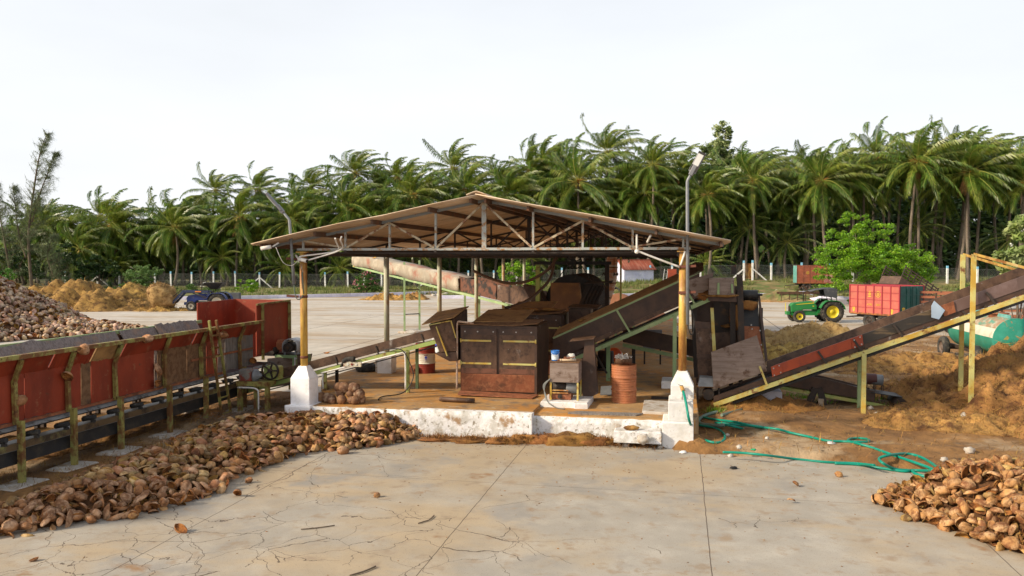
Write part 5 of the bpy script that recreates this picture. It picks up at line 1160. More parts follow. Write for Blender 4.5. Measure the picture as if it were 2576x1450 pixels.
# trailers
m_coral=M('coral_red_paint',(.46,.105,.08),[((.45,.13,.09),3,.55,.12),((.35,.12,.05),7,.66,.05)],.5)
m_dkgreen=M('dark_teal_paint',(.012,.075,.065),[((.02,.10,.085),3,.55,.1)],.45)
m_rustred=M('rust_red_panel',(.27,.075,.035),[((.20,.06,.03),2,.5,.12),((.34,.12,.07),4,.62,.08)],.65)
m_tealp=M('teal_panel',(.10,.33,.30),[((.2,.42,.38),3,.55,.1),((.25,.15,.08),5,.64,.06)],.55)
m_yellowmark=M('yellow_stencil',(.60,.40,.05),[],.6,vary=.05)
def crate_trailer(label,loc,rz,Lx,Wy,z0,H,side,end,rib,nr,wheels,rr=.42,hor=False):
    t=thing('farm_trailer',label,'trailer',loc,W,rz,local=True)      # x from 0 (front) to Lx (tail); side facing -y
    for s,y in ((-1,-Wy/2),(1,Wy/2)):
        mb=MB(); mb.box(.0,Lx,y-.02,y+.02,z0,z0+H); sd=mb.build('side_wall',side,t)
        for k in range(nr+1):
            x=Lx*k/nr; mb=MB(); mb.bar((x,y+s*.035,z0),(x,y+s*.035,z0+H),.06,.05,(0,1,0)); mb.build('rib',rib,sd)
        for f in ((.33,.66) if hor else (.22,.5,.76)):
            mb=MB(); mb.bar((0,y+s*.03,z0+H*f),(Lx,y+s*.03,z0+H*f),.02,.025 if not hor else .05); mb.build('seam',rib,sd)
        mb=MB(); mb.bar((-.03,y,z0+H),(Lx+.03,y,z0+H),.09,.06); mb.build('top_rail',rib,sd)
        mb=MB(); mb.bar((-.03,y,z0),(Lx+.03,y,z0),.09,.09); mb.build('bottom_rail',M('rail_rust_%s%d'%(side.name,s),(.35,.12,.03),[(RUST,5,.5,.1)],.6),sd)
    mb=MB(); mb.box(-.02,.02,-Wy/2+.03,Wy/2-.03,z0,z0+H); mb.build('front_wall',end if hor else side,t)
    for s in (-1,1):
        mb=MB(); y0,y1=sorted((s*.02,s*(Wy/2-.03))); mb.box(Lx-.02,Lx+.02,y0,y1,z0,z0+H); d=mb.build('tail_door',end,t)
        mb=MB(); mb.bar((Lx+.03,s*Wy*.22,z0),(Lx+.03,s*Wy*.22,z0+H),.05); mb.bar((Lx+.03,s*.05,z0),(Lx+.03,s*.05,z0+H),.05); mb.bar((Lx+.03,s*.05,z0+H*.7),(Lx+.03,s*Wy*.48,z0+H*.7),.05); mb.build('door_frame',end if not hor else m_rustred,d)
    mb=MB(); mb.box(0,Lx,-Wy/2,Wy/2,z0-.08,z0-.01); mb.build('bed',m_darksteel,t)
    mb=MB(); mb.box(.1,Lx-.2,-.45,-.35,z0-.25,z0-.08); mb.box(.1,Lx-.2,.35,.45,z0-.25,z0-.08); mb.bar((.2,-.3,z0-.2),(-1.1,0,z0-.35),.09); mb.bar((.2,.3,z0-.2),(-1.1,0,z0-.35),.09); mb.build('chassis',m_darksteel,t)
    for x in wheels:
        mb=MB(); mb.bar((x,-Wy/2+.2,rr),(x,Wy/2-.2,rr),.1); mb.build('axle',m_darksteel,t)
        for s in (-1,1): wheel(t,(x,s*(Wy/2-.15),rr),rr,.22,m_darksteel,face=s)
    return t
def emblem(t,x,z,s,y,mat,kind):     # crest-like stencil marks
    mb=MB()
    if kind==0:
        for k,(a,b) in enumerate(((-.5,.9),(-.25,1.0),(0,1.05),(.25,1.0),(.5,.9))): mb.box(x+(a-.1)*s,x+(a+.1)*s,y-.006,y,z+.35*s,z+b*s)
        mb.box(x-.6*s,x+.6*s,y-.006,y,z+.1*s,z+.3*s); mb.add([(x-.5*s,y-.004,z+.05*s),(x+.5*s,y-.004,z+.05*s),(x+.3*s,y-.004,z-.6*s),(x,y-.004,z-.9*s),(x-.3*s,y-.004,z-.6*s)],[(0,4,3,2,1)])
    elif kind==1:
        mb.lathe([(.28*s,-.006),(.45*s,-.006),(.45*s,0),(.28*s,0)],(x,y,z),16,'y',False)
        for k in (-1,0,1): mb.box(x+(k*.3-.08)*s,x+(k*.3+.08)*s,y-.006,y,z+.55*s,z+(1.0 if k==0 else .85)*s)
        mb.box(x-.55*s,x+.55*s,y-.006,y,z-.85*s,z-.6*s); mb.cyl((x,y-.006,z),(x,y,z),.2*s,12)
    else:
        pts=[(x+.8*s*math.cos(R(60*k+30)),y-.006,z+.8*s*math.sin(R(60*k+30))) for k in range(6)]
        for a,b in zip(pts,pts[1:]+pts[:1]): mb.bar(a,b,.12*s,.006,(0,1,0))
        for k in range(3): mb.box(x-.35*s,x+.35*s,y-.006,y,z+(-.4+.3*k)*s,z+(-.25+.3*k)*s)
    return mb.build('emblem',mat,t)
def lettering(t,txt,x,z,size,y,mat):
    cu=bpy.data.curves.new('lettering','FONT'); cu.body=txt; cu.size=size; cu.extrude=.003
    o=bpy.data.objects.new('lettering',cu); COL.objects.link(o)
    dg=bpy.context.evaluated_depsgraph_get(); me=bpy.data.meshes.new_from_object(o.evaluated_get(dg)); bpy.data.objects.remove(o)
    me.materials.clear(); me.materials.append(mat)
    o=bpy.data.objects.new('lettering',me); COL.objects.link(o); o.parent=t; o.location=(x,y,z); o.rotation_euler=(math.pi/2,0,0); return o
nc=P(2263,796,44.5); thr=R(-67)
d=Vector((math.cos(thr),math.sin(thr),0)); e=Vector((-math.sin(thr),math.cos(thr),0))
Lr,Wr=3.5,1.75
o=nc-d*Lr+e*Wr/2
t=crate_trailer('coral-red box trailer with dark teal tail doors and yellow stencilled crests',(o.x,o.y,0),thr,Lr,Wr,.82,1.62,m_coral,m_dkgreen,M('crimson_rib',(.30,.03,.045),[],.5),6,(1.3,2.3))
y=-Wr/2-.03
for x,z,s,k in ((.30,1.02,.16,0),(3.0,1.0,.16,0),(1.45,1.95,.19,1),(2.05,1.95,.22,2)): emblem(t,x,z,s,y,m_yellowmark,k)
lettering(t,'AGRI',1.28,1.3,.16,y-.005,m_yellowmark); lettering(t,'DIST',1.92,1.3,.16,y-.005,m_yellowmark)
for yy in (-.62,.62):
    mb=MB(); s=.17
    for k,(a,b) in enumerate(((-.5,.9),(-.25,1.0),(0,1.05),(.25,1.0),(.5,.9))): mb.box(Lr+.028,Lr+.034,yy+(a-.1)*s,yy+(a+.1)*s,1.1+.35*s,1.1+b*s)
    mb.box(Lr+.028,Lr+.034,yy-.6*s,yy+.6*s,1.1-.6*s,1.1+.25*s); mb.build('emblem',m_yellowmark,t)
# rust trailer on the bank
p=P(1978,727,93); 
t=crate_trailer('old rust-red box trailer with a teal end, parked on the grassy bank by the fence',(p.x+.9,p.y-.3,bank(p.x+2,p.y)),R(-14)+R(6),4.0,2.0,1.0,1.95,m_rustred,m_tealp,m_rustred,6,(1.1,),.55,True)
mb=MB(); mb.box(-.04,-.025,-.97,.97,1.0,2.93); mb.build('front_wall_panel',m_tealp,t)
emblem(t,1.15,2.15,.22,-1.04,m_yellowmark,2)
mb=MB(); mb.box(2.95,3.85,-1.035,-1.022,1.06,1.9); mb.build('whitened_patch',M('bleached_maroon',(.36,.19,.19),[((.25,.08,.07),4,.5,.1)],.7),t)
# tipped stake trailer
p=P(2322,742,58)
t=thing('stake_trailer','brown stake-sided tipping trailer with its bed raised, behind the coral-red trailer','trailer',(p.x-1.0,p.y,.0),W,R(20),local=True)
tilt=Matrix.Translation((.8,0,.9))@Matrix.Rotation(R(28),4,'Y')
def tb(name,f,mat):
    mb=MB(); f(mb); q=MB(); q.merge(mb,tilt); q.build(name,mat,t)
m_stake=M('dark_brown_stakes',(.085,.05,.035),[((.14,.08,.05),4,.55,.1)],.7)
tb('bed',lambda m:m.box(-3.0,.4,-.9,.9,-.1,.5),m_stake)
for y in (-.9,.9):
    for k in range(4): tb('side_rail',lambda m:m.bar((-3.0,y,.65+k*.2),(.4,y,.65+k*.2),.05,.07),m_stake)
    for k in range(7): tb('stake',lambda m:m.bar((-3.0+k*.566,y,.5),(-3.0+k*.566,y,1.35),.06),m_darksteel)
for k in range(9): tb('tail_slat',lambda m:m.bar((.4,-.9+k*.225,.3),(.4,-.9+k*.225,1.3),.05),m_stake)
for y in (-.8,.8): wheel(t,(-.6,y,.45),.45,.22,m_rustplate,face=-1 if y<0 else 1)
mb=MB(); mb.bar((-.6,-.8,.45),(-.6,.8,.45),.1); mb.bar((-2.5,0,.5),(.4,0,.6),.18); mb.build('chassis',m_darksteel,t)
# orange railed trailer
p=P(2354,772,43); p2=P(2470,772,41)
t=thing('rail_trailer','flat trailer with weathered orange side rails, partly behind the outdoor conveyor','trailer',(p.x,p.y,0),W,0,local=False)
OFF[t.name]=(p.x,p.y,0)
m_orail=M('orange_rail_paint',(.40,.15,.075),[((.28,.11,.06),3,.55,.1)],.6)
a=Vector((p.x,p.y,0)); ux=Vector((1,-.10,0)).normalized()*4.4; uy=Vector((.10,1,0)).normalized()*2.1
for base in (a,a+uy):
    for z in (1.0,1.28,1.56,1.84,2.1):
        mb=MB(); mb.bar(base+Vector((0,0,z)),base+ux+Vector((0,0,z-.05)),.05,.13); mb.build('side_rail',m_orail,t)
    for k in range(5):
        q=base+ux*k/4; mb=MB(); mb.bar(q+Vector((0,0,.8)),q+Vector((0,0,2.15)),.08); mb.build('rail_post',m_brown,t)
mb=MB(); mb.plate([a+Vector((0,0,.8)),a+ux+Vector((0,0,.8)),a+ux+uy+Vector((0,0,.8)),a+uy+Vector((0,0,.8))],.12,(0,0,1)); mb.build('bed',m_orail,t)
for f in (.2,.8):
    for s in (0.1,.9):
        c=a+ux*f+uy*s; mb=MB(); mb.cyl(c+Vector((0,-.12,.42)),c+Vector((0,.12,.42)),.42,22); mb.build('wheel',m_rubber,t)
mb=MB(); mb.box(a.x+.1,a.x+4.2,a.y-.1,a.y+.0,.5,.8); mb.build('skirt',m_orail,t)
# water tanker (shed frame, lies along the shed)
tx,ty=19.45,12.4; TRr=.70; tzc=1.22; TL=4.7
t=thing('water_tanker','green water tanker trailer with a rusted top and a cream stripe, parked by the coir','tanker',(tx,ty,0))
m_tank=M('tank_green',(.02,.22,.15),[((.04,.27,.20),2,.55,.12),((.30,.14,.05),4,.66,.05)],.4)
m_tanktop=M('rust_streaked_tank_top',(.33,.20,.11),[((.42,.38,.28),3,.54,.08,(2.2,1,1)),((.09,.27,.19),2.2,.55,.08,(2.5,1,1))],.6)
m_stripe=M('cream_stripe_paint',(.66,.60,.48),[((.5,.42,.33),5,.62,.08)],.5)
NS=64
def tshell(a0,a1,mat,name,rr=TRr):
    mb=MB(); n=max(3,int((a1-a0)/R(6))); vs=[]
    for y in (ty,ty+TL):
        for k in range(n+1):
            a=a0+(a1-a0)*k/n; vs.append((tx+rr*math.cos(a),y,tzc+rr*1.0*math.sin(a)))
    mb.add(vs,[(k,k+1,n+2+k,n+1+k) for k in range(n)],True); return mb.build(name,mat,t)
tshell(R(40),R(150),m_tanktop,'tank_top'); st=tshell(R(150),R(177),m_stripe,'stripe'); tshell(R(177),R(400),m_tank,'tank_shell')
for y,s in ((ty,-1),(ty+TL,1)):
    mb=MB(); mb.lathe([(.001,s*.10),(TRr*.5,s*.075),(TRr*.9,s*.02),(TRr,0),(TRr+.012,0),(TRr+.012,-s*.03)],(tx,y,tzc),48,'y'); e_=mb.build('end_cap',m_tank,t)
    if s<0:
        mb=MB(); mb.box(tx+.15,tx+.6,ty-.11,ty-.06,tzc+.05,tzc+.72); mb.build('hatch_plate',M('teal_hatch',(.01,.16,.13),[],.45),e_)
        mb=MB(); mb.box(tx+.25,tx+.42,ty-.16,ty-.11,tzc+.0,tzc+.06); mb.build('handle',m_galv,e_)
        mb=MB(); 
        for k in range(3): mb.box(tx-.45,tx-.15,ty-.085,ty-.075,tzc-.28+.07*k,tzc-.25+.07*k)
        mb.add([(tx-.42,ty-.08,tzc+.0),(tx-.18,ty-.08,tzc+.0),(tx-.3,ty-.085,tzc+.14)],[(0,1,2)]); mb.build('emblem',M('faded_gold',(.32,.27,.08),[],.6),e_)
mb=MB(); mb.lathe([(.30,.62),(.30,.76),(.34,.76),(.34,.80),(.001,.82)],(tx,ty+1.6,tzc),22); mb.build('manhole',m_rustplate,t)
mb=MB(); mb.cyl((tx-.1,ty+1.5,tzc+.8),(tx-.1,ty+1.5,tzc+1.0),.07,12); mb.build('filler_pipe',m_green2,t)
mb=MB(); mb.plate([(tx-.12,ty+.2,tzc+.66),(tx-.12,ty+4.2,tzc+.66),(tx-.10,ty+4.2,tzc+.80),(tx-.10,ty+.2,tzc+.80)],.03); mb.build('top_coaming',m_tealp,t)
for y in (ty+1.2,ty+4.3):
    for x in (tx-.80,tx+.80):
        wheel(t,(x,y,.45),.45,.26,m_rustplate if y>ty+2 else m_tank,face=-1) if False else None
for y in (ty+1.3,ty+4.9):
    for s in (-1,1):
        c=Vector((tx+s*.78,y,.44))
        mb=MB(); mb.lathe([(.25,-.11),(.38,-.13),(.43,-.09),(.44,-.04),(.44,.04),(.43,.09),(.38,.13),(.25,.11),(.25,-.11)],c,30,'x'); wv=mb.build('wheel',m_rubber,t)
        mb=MB(); mb.lathe([(.255,s*.10),(.22,s*.04),(.10,s*.02),(.10,s*.07),(.001,s*.08)],c,22,'x'); mb.build('rim',M('rim_%d%d'%(y,s),(.14,.10,.08) if y>ty+3 else (.06,.25,.18),[((.25,.18,.12),5,.6,.1)],.6),wv)
    mb=MB(); mb.bar((tx-.75,y,.44),(tx+.75,y,.44),.1); mb.build('axle',m_darksteel,t)
for x in (-.4,.4):
    mb=MB(); mb.bar((tx+x,ty+.2,.52),(tx+x,ty+TL+.6,.52),.09,.12); mb.build('chassis_beam',m_darksteel,t)
for y in (ty+.4,ty+2.0): 
    mb=MB(); mb.tube([(tx-.50,y+.11*math.cos(a),.66+.11*math.sin(a)) for a in [k*math.pi/8 for k in range(17)]],.014,6,False); mb.build('hose_ring',m_green2,t)
    mb=MB(); mb.box(tx-.5,tx+.5,y+.25,y+.33,.5,.75); mb.build('saddle',m_green,t)
# pipe stack behind the tanker
for k in range(7):
    mb=MB(); a=P(2470+RX.uniform(-10,10),778-k*1.2,38.6+.22*k); mb.tube([a,a+Vector((6.5,-1.2-.15*k,.35+.03*k))],.09,12); solo('grey_pipe',mb,m_galv,'one of the grey pipes stacked behind the water tanker','pipe',loc=a,frame=W,group='grey pipes stacked behind the tanker')
# dark block beside the blue tractor
p=P(592,757,66); mb=MB(); mb.box(p.x-.38,p.x+.38,p.y-.3,p.y+.3,.55 if False else 0,1.25,.02); solo('grey_block',mb,M('slate_block',(.085,.09,.10),[],.8),'dark grey box standing in front of the kerb, right behind the blue tractor','box',loc=(p.x,p.y,0),frame=W)
# rusty harrow behind the green tractor
p=P(2015,750,76); t=thing('rusty_harrow','rusty harrow frame lying by the earth mound behind the green tractor','implement',(p.x,p.y,0),W)
mb=MB(); mb.bar((p.x-2,p.y,.8),(p.x+2.2,p.y,.85),.12,.2); mb.bar((p.x-2,p.y+.8,.8),(p.x+2.2,p.y+.8,.85),.12,.2); mb.build('frame',m_brown,t)
for k in range(6):
    mb=MB(); mb.bar((p.x-1.8+k*.75,p.y,.8),(p.x-1.9+k*.75,p.y-.1,0),.07); mb.build('tine',m_brown,t)
mb=MB(); mb.bar((p.x-.3,p.y+.4,.9),(p.x+.3,p.y+.4,1.5),.08); mb.bar((p.x+.9,p.y+.4,.9),(p.x+.3,p.y+.4,1.5),.08); mb.build('hitch_frame',m_brown,t)
for u,v,Y,l_,nm in ((2095,760,72,2.2,'lavender-white tarpaulin bundle lying behind the green tractor'),(2020,747,80,1.3,'white sack lying by the earth mound behind the tractor')):
    p=P(u,v,Y); mb=MB(); mb.ell((p.x,p.y,.35),l_*.75,.7,.45,18,10,None,.5,u); solo('white_tarpaulin',mb,m_kerb,nm,'tarpaulin',loc=(p.x,p.y,0),frame=W)
# ---------------------------------------------------------------- coir heaps
def fuzz(mb,pts,ln,n,wd):
    for p,nr in pts:
        for _ in range(n):
            a=Vector((RX.gauss(0,1),RX.gauss(0,1),RX.gauss(0,.5))).normalized(); b=(a+nr*RX.uniform(.05,.7)).normalized()
            l=ln*RX.uniform(.4,1.3); s=b.cross(nr); s=(s.normalized() if s.length>.01 else Vector((1,0,0)))*wd
            m=p+b*l*.5+nr*l*.12; e=p+b*l-nr*l*.15*RX.random()
            mb.add([p-s,p+s,m+s*.7,m-s*.7,e],[(0,1,2,3),(3,2,4)])
def heap(name,label,cat,cx,cy,rx,ry,H,mat,rot=0,lump=.25,ls=.9,res=70,pw=1.3,fz=0,fl=.12,fw=.004,seed=0,peaks=(),kind=None,base=None,frame=W):
    mb=MB(); vs=[]; fp=[]
    cr,sr=math.cos(rot),math.sin(rot)
    def h(a,b):
        r=math.hypot(a,b); ang=math.atan2(b,a)
        rr=r/(1+.22*noise.noise(Vector((math.cos(ang)*1.6,math.sin(ang)*1.6,seed))))
        z=H*max(0,1-rr)**(1/pw) if rr<1 else 0
        for pa,pb,ps,ph in peaks: z+=ph*math.exp(-((a-pa)**2+(b-pb)**2)/ps**2)*(1 if rr<1 else 0)
        e=min(1,max(0,(1-rr)*4))
        x,y=a*rx,b*ry
        q=Vector((x*ls,y*ls,seed))
        z+=e*lump*(abs(noise.noise(q))*1.3-.25+.5*noise.noise(q*2.3)+.28*noise.noise(q*5.1)+.14*noise.noise(q*11))
        return z if rr<1 else -.15
    def w(a,b):
        x,y=a*rx,b*ry; X,Y=cx+x*cr-y*sr,cy+x*sr+y*cr
        return X,Y
    n=res
    for j in range(n+1):
        for i in range(n+1):
            a,b=-1.2+2.4*i/n,-1.2+2.4*j/n; X,Y=w(a,b); z=h(a,b)
            g=hgt(X,Y) if base is None else base
            vs.append((X,Y,max(g,-.02)+z if z>-.1 else g-.15))
    f=[(j*(n+1)+i,j*(n+1)+i+1,(j+1)*(n+1)+i+1,(j+1)*(n+1)+i) for j in range(n) for i in range(n) if any(vs[k][2]>-.1 for k in (j*(n+1)+i,j*(n+1)+i+1,(j+1)*(n+1)+i+1,(j+1)*(n+1)+i))]
    mb.add(vs,f,True)
    if fz:
        V=[Vector(v) for v in vs]
        for _ in range(fz):
            i,j=RX.randrange(1,n),RX.randrange(1,n); k=j*(n+1)+i
            a,b=-1.2+2.4*i/n,-1.2+2.4*j/n
            if math.hypot(a,b)>1.05: continue
            nr=(V[k+1]-V[k-1]).cross(V[k+n+1]-V[k-n-1]).normalized()
            p=V[k].lerp(V[k+1],RX.random()).lerp(V[k+n+1],RX.random()*.5)
            if p.z<-.03: continue
            fuzz(mb,[(p,nr)],fl,1,fw)
    return solo(name,mb,mat,label,cat,loc=(cx,cy,0),frame=frame,kind=kind,group=None)
HP='coir heap'
heap('coir_heap','big brown coir fibre heap round the foot of the yellow conveyor post',HP,13.9,20.2,4.7,4.5,1.75,m_coir,0,.55,1.1,150,1.15,26000,.22,.006,3,[(-.15,.1,.3,.25)],base=0)
p=G(2420,1095); heap('coir_heap','low brown coir drift spreading in front of the yellow conveyor post',HP,p.x,p.y+.3,2.2,1.1,.28,m_coir,-.2,.22,1.4,80,1.4,3500,.16,.005,5)
heap('coir_heap','pale tan coir fibre heap in front of the green tractor wheel',HP,*(P(2075,880,36.5).xy),4.2,3.4,.75,m_coirpale,.45,.4,.9,90,1.2,5000,.26,.010,7,[(.25,.35,.5,.3)],base=0)
heap('coir_heap','low tan coir drift between the discharge tower and the pale heap',HP,*(P(1980,860,33).xy),3.2,3.0,.35,m_coir,.2,.35,.9,60,1.2,1500,.25,.01,9,base=0)
heap('coir_heap','broad lumpy coir bed under the outdoor conveyor, in front of the tanker wheel',HP,*(G(2235,925).xy),4.4,3.3,.14,m_coir,-.15,.34,1.1,90,1.2,4500,.22,.008,11)
heap('coir_heap','thin coir drift on bare earth before the tanker',HP,*(G(2230,990).xy),3.2,1.1,.10,m_coirpale,-.1,.2,1.3,50,1.2,1500,.18,.006,13)
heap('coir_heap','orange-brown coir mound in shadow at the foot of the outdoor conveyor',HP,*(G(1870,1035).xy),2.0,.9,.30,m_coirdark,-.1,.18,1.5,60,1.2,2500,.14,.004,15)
heap('coir_heap','large golden coir heap behind the husk heap',HP,*(G(175,776).xy),8.2,5.5,1.55,m_coir,.0,1.1,.42,110,1.2,3500,.45,.02,17,[(-.35,.3,.4,.7),(.1,.1,.35,.4)])
heap('coir_heap','flat golden coir spill at the toe of the large coir heap',HP,*(G(262,776).xy),4.2,3.6,.45,m_coir,-.1,.6,.5,70,1.2,1500,.35,.015,19)
heap('coir_heap','smaller coir heap with bare earth top, near the fence behind the ball of coir',HP,*(P(335,760,77).xy),3.3,2.4,1.3,m_coir,0,.5,.6,70,1.1,1000,.4,.02,21,[(0,.2,.5,.6)],base=0)
heap('coir_heap','small coir scatter under the lifted ball of coir',HP,*(G(415,782).xy),3.0,1.2,.35,m_coir,0,.4,.9,50,1.2,800,.3,.012,23)
heap('coir_heap','small golden coir heap at the kerb gap seen between the pale columns',HP,*(P(985,752,80).xy),3.2,1.6,.55,m_coir,0,.5,.8,50,1.2,600,.3,.015,25)
heap('coir_heap','little coir tuft on the kerb opening beside the conveyor legs',HP,*(P(1045,751,81).xy),1.6,1.2,.75,m_coir,0,.4,.9,40,1.2,400,.3,.015,27)
heap('coir_heap','thin yellow coir strip along the kerb behind the green tractor',HP,*(P(1985,762,76).xy),5.0,1.6,.18,m_coirpale,-.05,.25,.8,60,1.2,600,.3,.015,29)
heap('pith_heap','steep red-brown pith heap behind the patched duct','pith heap',*(P(1560,772,50).xy),3.8,3.0,1.95,m_pith,0,.12,1.0,70,1.0,0,seed=31)
heap('earth_mound','brown earth mound by the kerb behind the green tractor','earth mound',*(P(1972,752,78).xy),4.2,2.2,1.25,m_bank,0,.25,.8,60,1.0,0,seed=33,base=0)
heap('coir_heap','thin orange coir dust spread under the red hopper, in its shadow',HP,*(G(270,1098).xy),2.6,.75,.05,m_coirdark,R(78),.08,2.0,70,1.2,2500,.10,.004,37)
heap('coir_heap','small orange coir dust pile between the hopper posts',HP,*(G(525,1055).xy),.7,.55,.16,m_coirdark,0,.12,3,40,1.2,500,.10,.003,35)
# the ball of coir held up by the loader
mb,q=ballobj
pp=[]
for v in list(mb.v):
    if RX.random()<.8: pp.append((Vector(v),(Vector(v)-q).normalized()))
fuzz(mb,pp,.28,2,.012)
solo('coir_ball',mb,m_coirpale,'shaggy ball of coir fibre gripped by the blue loader','coir bundle',loc=q,frame=W)
# coir trash along the front of the plinth (uncountable)
mb=MB()
for _ in range(5200):
    lx=RX.choice((RX.uniform(2.7,8.2),RX.uniform(5,8.0),RX.uniform(4.5,7.5))); ly=-.30-abs(RX.gauss(0,.22)) - (.25 if 2.9<lx<5.45 else 0)
    p=L(lx,ly); z=max(hgt(p.x,p.y),.02)+RX.random()*.04
    fuzz(mb,[(Vector((p.x,p.y,z)),Vector((0,0,1)))],.12,1,.005)
for cx_,cy_,r_,h_ in ((5.35,-.62,.35,.12),(5.75,-.58,.4,.14),(6.3,-.6,.55,.19),(6.75,-.58,.35,.12),(7.0,-.5,.25,.09),(4.2,-.85,.45,.06),(3.5,-.85,.4,.05),(4.9,-.85,.35,.08)):
    o=L(cx_,cy_); mb.ell((o.x,o.y,.04),r_,r_*.5,h_,22,10,None,.7,cx_)
    fuzz(mb,[(Vector((o.x+r_*.8*math.cos(a)*RX.random(),o.y+r_*.45*math.sin(a)*RX.random(),.06+h_*.5)),Vector((0,0,1))) for a in [RX.uniform(0,6.28) for _ in range(260)]],.14,1,.006)
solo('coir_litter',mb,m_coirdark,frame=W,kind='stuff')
mb=MB()
for _ in range(9000):   # fibre wisps over the dirt
    x,y=RX.uniform(3.5,22),RX.uniform(14.5,40)
    if hgt(x,y)<-.05: continue
    fuzz(mb,[(Vector((x,y,hgt(x,y)+.01)),Vector((0,0,1)))],.22,1,.007)
for _ in range(3500):
    lx,ly=RX.uniform(-4.2,-1.7),RX.uniform(-6,3.5); p=L(lx,ly)
    if hgt(p.x,p.y)<-.05: continue
    fuzz(mb,[(Vector((p.x,p.y,hgt(p.x,p.y)+.01)),Vector((0,0,1)))],.14,1,.005)
solo('coir_wisps_litter',mb,m_coir,frame=W,kind='stuff')
# dry fronds between the hopper and the white pedestal
mb=MB()
for _ in range(1500):
    lx=-1.3+RX.gauss(0,.6); ly=-.2+RX.gauss(0,.75)
    if lx>-.4 and ly>-.3: continue
    p=L(lx,ly); z=max(hgt(p.x,p.y),.02)+.02+RX.random()*.12; a=RX.gauss(.5,.8); l=RX.uniform(.15,.5)
    d=Vector((math.cos(a),math.sin(a),RX.uniform(-.12,.2))); s=Vector((-math.sin(a),math.cos(a),0))*RX.uniform(.006,.018)
    o=Vector((p.x,p.y,z)); mb.add([o-s,o+s,o+d*l+s*.3,o+d*l-s*.3],[(0,1,2,3)])
solo('dry_frond_litter',mb,M('grey_dry_fronds',(.24,.17,.115),[((.14,.09,.06),2,.5,.15)],.9,isl=.35),frame=W,kind='stuff')

# ---------------------------------------------------------------- coconut husks
m_huskgap=M('husk_gap_shade',(.13,.058,.02),[((.07,.03,.012),6,.52,.12)],.95,bump=1,bscale=30)  # fibrous debris base under the husks, coloured dark as painted gap shade
def husk_whole(seed,nu=16,nv=10):
    mb=MB(); vs=[]; c0=RX.uniform(0,6.28); cw=RX.uniform(.18,.3)
    cracks=[c0]+([c0+RX.uniform(1.2,2.6)] if RX.random()<.7 else [])
    sc=(RX.uniform(.10,.125),RX.uniform(.085,.10),RX.uniform(.085,.10)); mats=[]
    for i in range(nv+1):
        th=math.pi*i/nv
        for j in range(nu):
            ph=2*math.pi*j/nu
            q=Vector((math.cos(th),math.sin(th)*math.cos(ph),math.sin(th)*math.sin(ph)))
            r=1+.09*math.cos(3*ph+seed)+.17*noise.noise(q*1.7+Vector((seed,0,0)))+.08*noise.noise(q*5+Vector((0,seed,0)))
            for c in cracks:
                d=abs((ph-c+math.pi)%(2*math.pi)-math.pi)
                if d<cw: r*=1-.48*math.sin(th)*(1-d/cw)
            r*=1+.12*abs(math.cos(th))**6
            vs.append((q.x*r*sc[0],q.y*r*sc[1],q.z*r*sc[2]))
    fs=[(i*nu+j,(i+1)*nu+j,(i+1)*nu+(j+1)%nu,i*nu+(j+1)%nu) for i in range(nv) for j in range(nu)]
    mb.add(vs,fs,True)
    for k,f in enumerate(fs):
        j=k%nu; ph=2*math.pi*(j+.5)/nu
        if any(abs((ph-c+math.pi)%(2*math.pi)-math.pi)<cw*.62 for c in cracks): mb.m[k]=1
    return mb
def husk_shell(seed,nu=11,nv=9):
    mb=MB(); wdt=R(RX.uniform(95,190)); a,b=RX.uniform(.11,.15),RX.uniform(.075,.10); curl=RX.uniform(.8,1.1)
    def srf(i,j,th_):
        t=math.pi*(.06+.88*i/nv); ph=-wdt/2+wdt*j/(nu-1)
        ph*=(.75+.25*math.sin(t))
        n_=1+.10*noise.noise(Vector((i*.5+seed,j*.4,seed)))
        return Vector((math.cos(t)*a*n_,math.sin(t)*math.sin(ph)*(b-th_)*n_,-math.sin(t)*math.cos(ph)*(b-th_)*n_*curl))
    o=[srf(i,j,0) for i in range(nv+1) for j in range(nu)]; q=[srf(i,j,.022+.008*noise.noise(Vector((i,j,seed)))) for i in range(nv+1) for j in range(nu)]
    N=len(o); fo=[(i*nu+j,i*nu+j+1,(i+1)*nu+j+1,(i+1)*nu+j) for i in range(nv) for j in range(nu-1)]
    fi=[tuple(k+N for k in f[::-1]) for f in fo]
    rim=[]
    loop=[i*nu for i in range(nv+1)]+[nv*nu+j for j in range(1,nu)]+[i*nu+nu-1 for i in range(nv-1,-1,-1)]+[j for j in range(nu-2,0,-1)]
    for x,y in zip(loop,loop[1:]+loop[:1]): rim.append((x,y,y+N,x+N))
    mb.add(o+q,fo+fi+rim,True)
    for k in range(len(fo),len(fo)+len(fi)+len(rim)): mb.m[k]=1
    for k in range(10):   # loose fibres on the rim and inside
        p=q[RX.randrange(N)]; d=Vector((RX.gauss(0,1),RX.gauss(0,1),RX.uniform(.2,1.2))).normalized(); s=Vector((RX.gauss(0,1),RX.gauss(0,1),0)).normalized()*.0025
        mb.mi=1; mb.add([p-s,p+s,p+d*RX.uniform(.03,.08)],[(0,1,2)]); mb.mi=0
    return mb
HV=[husk_whole(k*3.1) for k in range(7)]+[husk_shell(k*2.3+50) for k in range(9)]
HLOW=[husk_whole(k*3.7+9,8,5) for k in range(4)]+[husk_shell(k*2.9+80,5,4) for k in range(4)]
def meshes(mats,nm): return [h.mesh(nm,mats) for h in HV]
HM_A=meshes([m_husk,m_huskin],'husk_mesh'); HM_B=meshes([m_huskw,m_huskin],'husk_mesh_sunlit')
def rrot(flat=.6):
    return (Matrix.Rotation(RX.uniform(0,6.28),4,'Z')@Matrix.Rotation(RX.gauss(0,flat),4,'X')@Matrix.Rotation(RX.gauss(0,flat)+(math.pi if RX.random()<.55 else 0),4,'Y'))
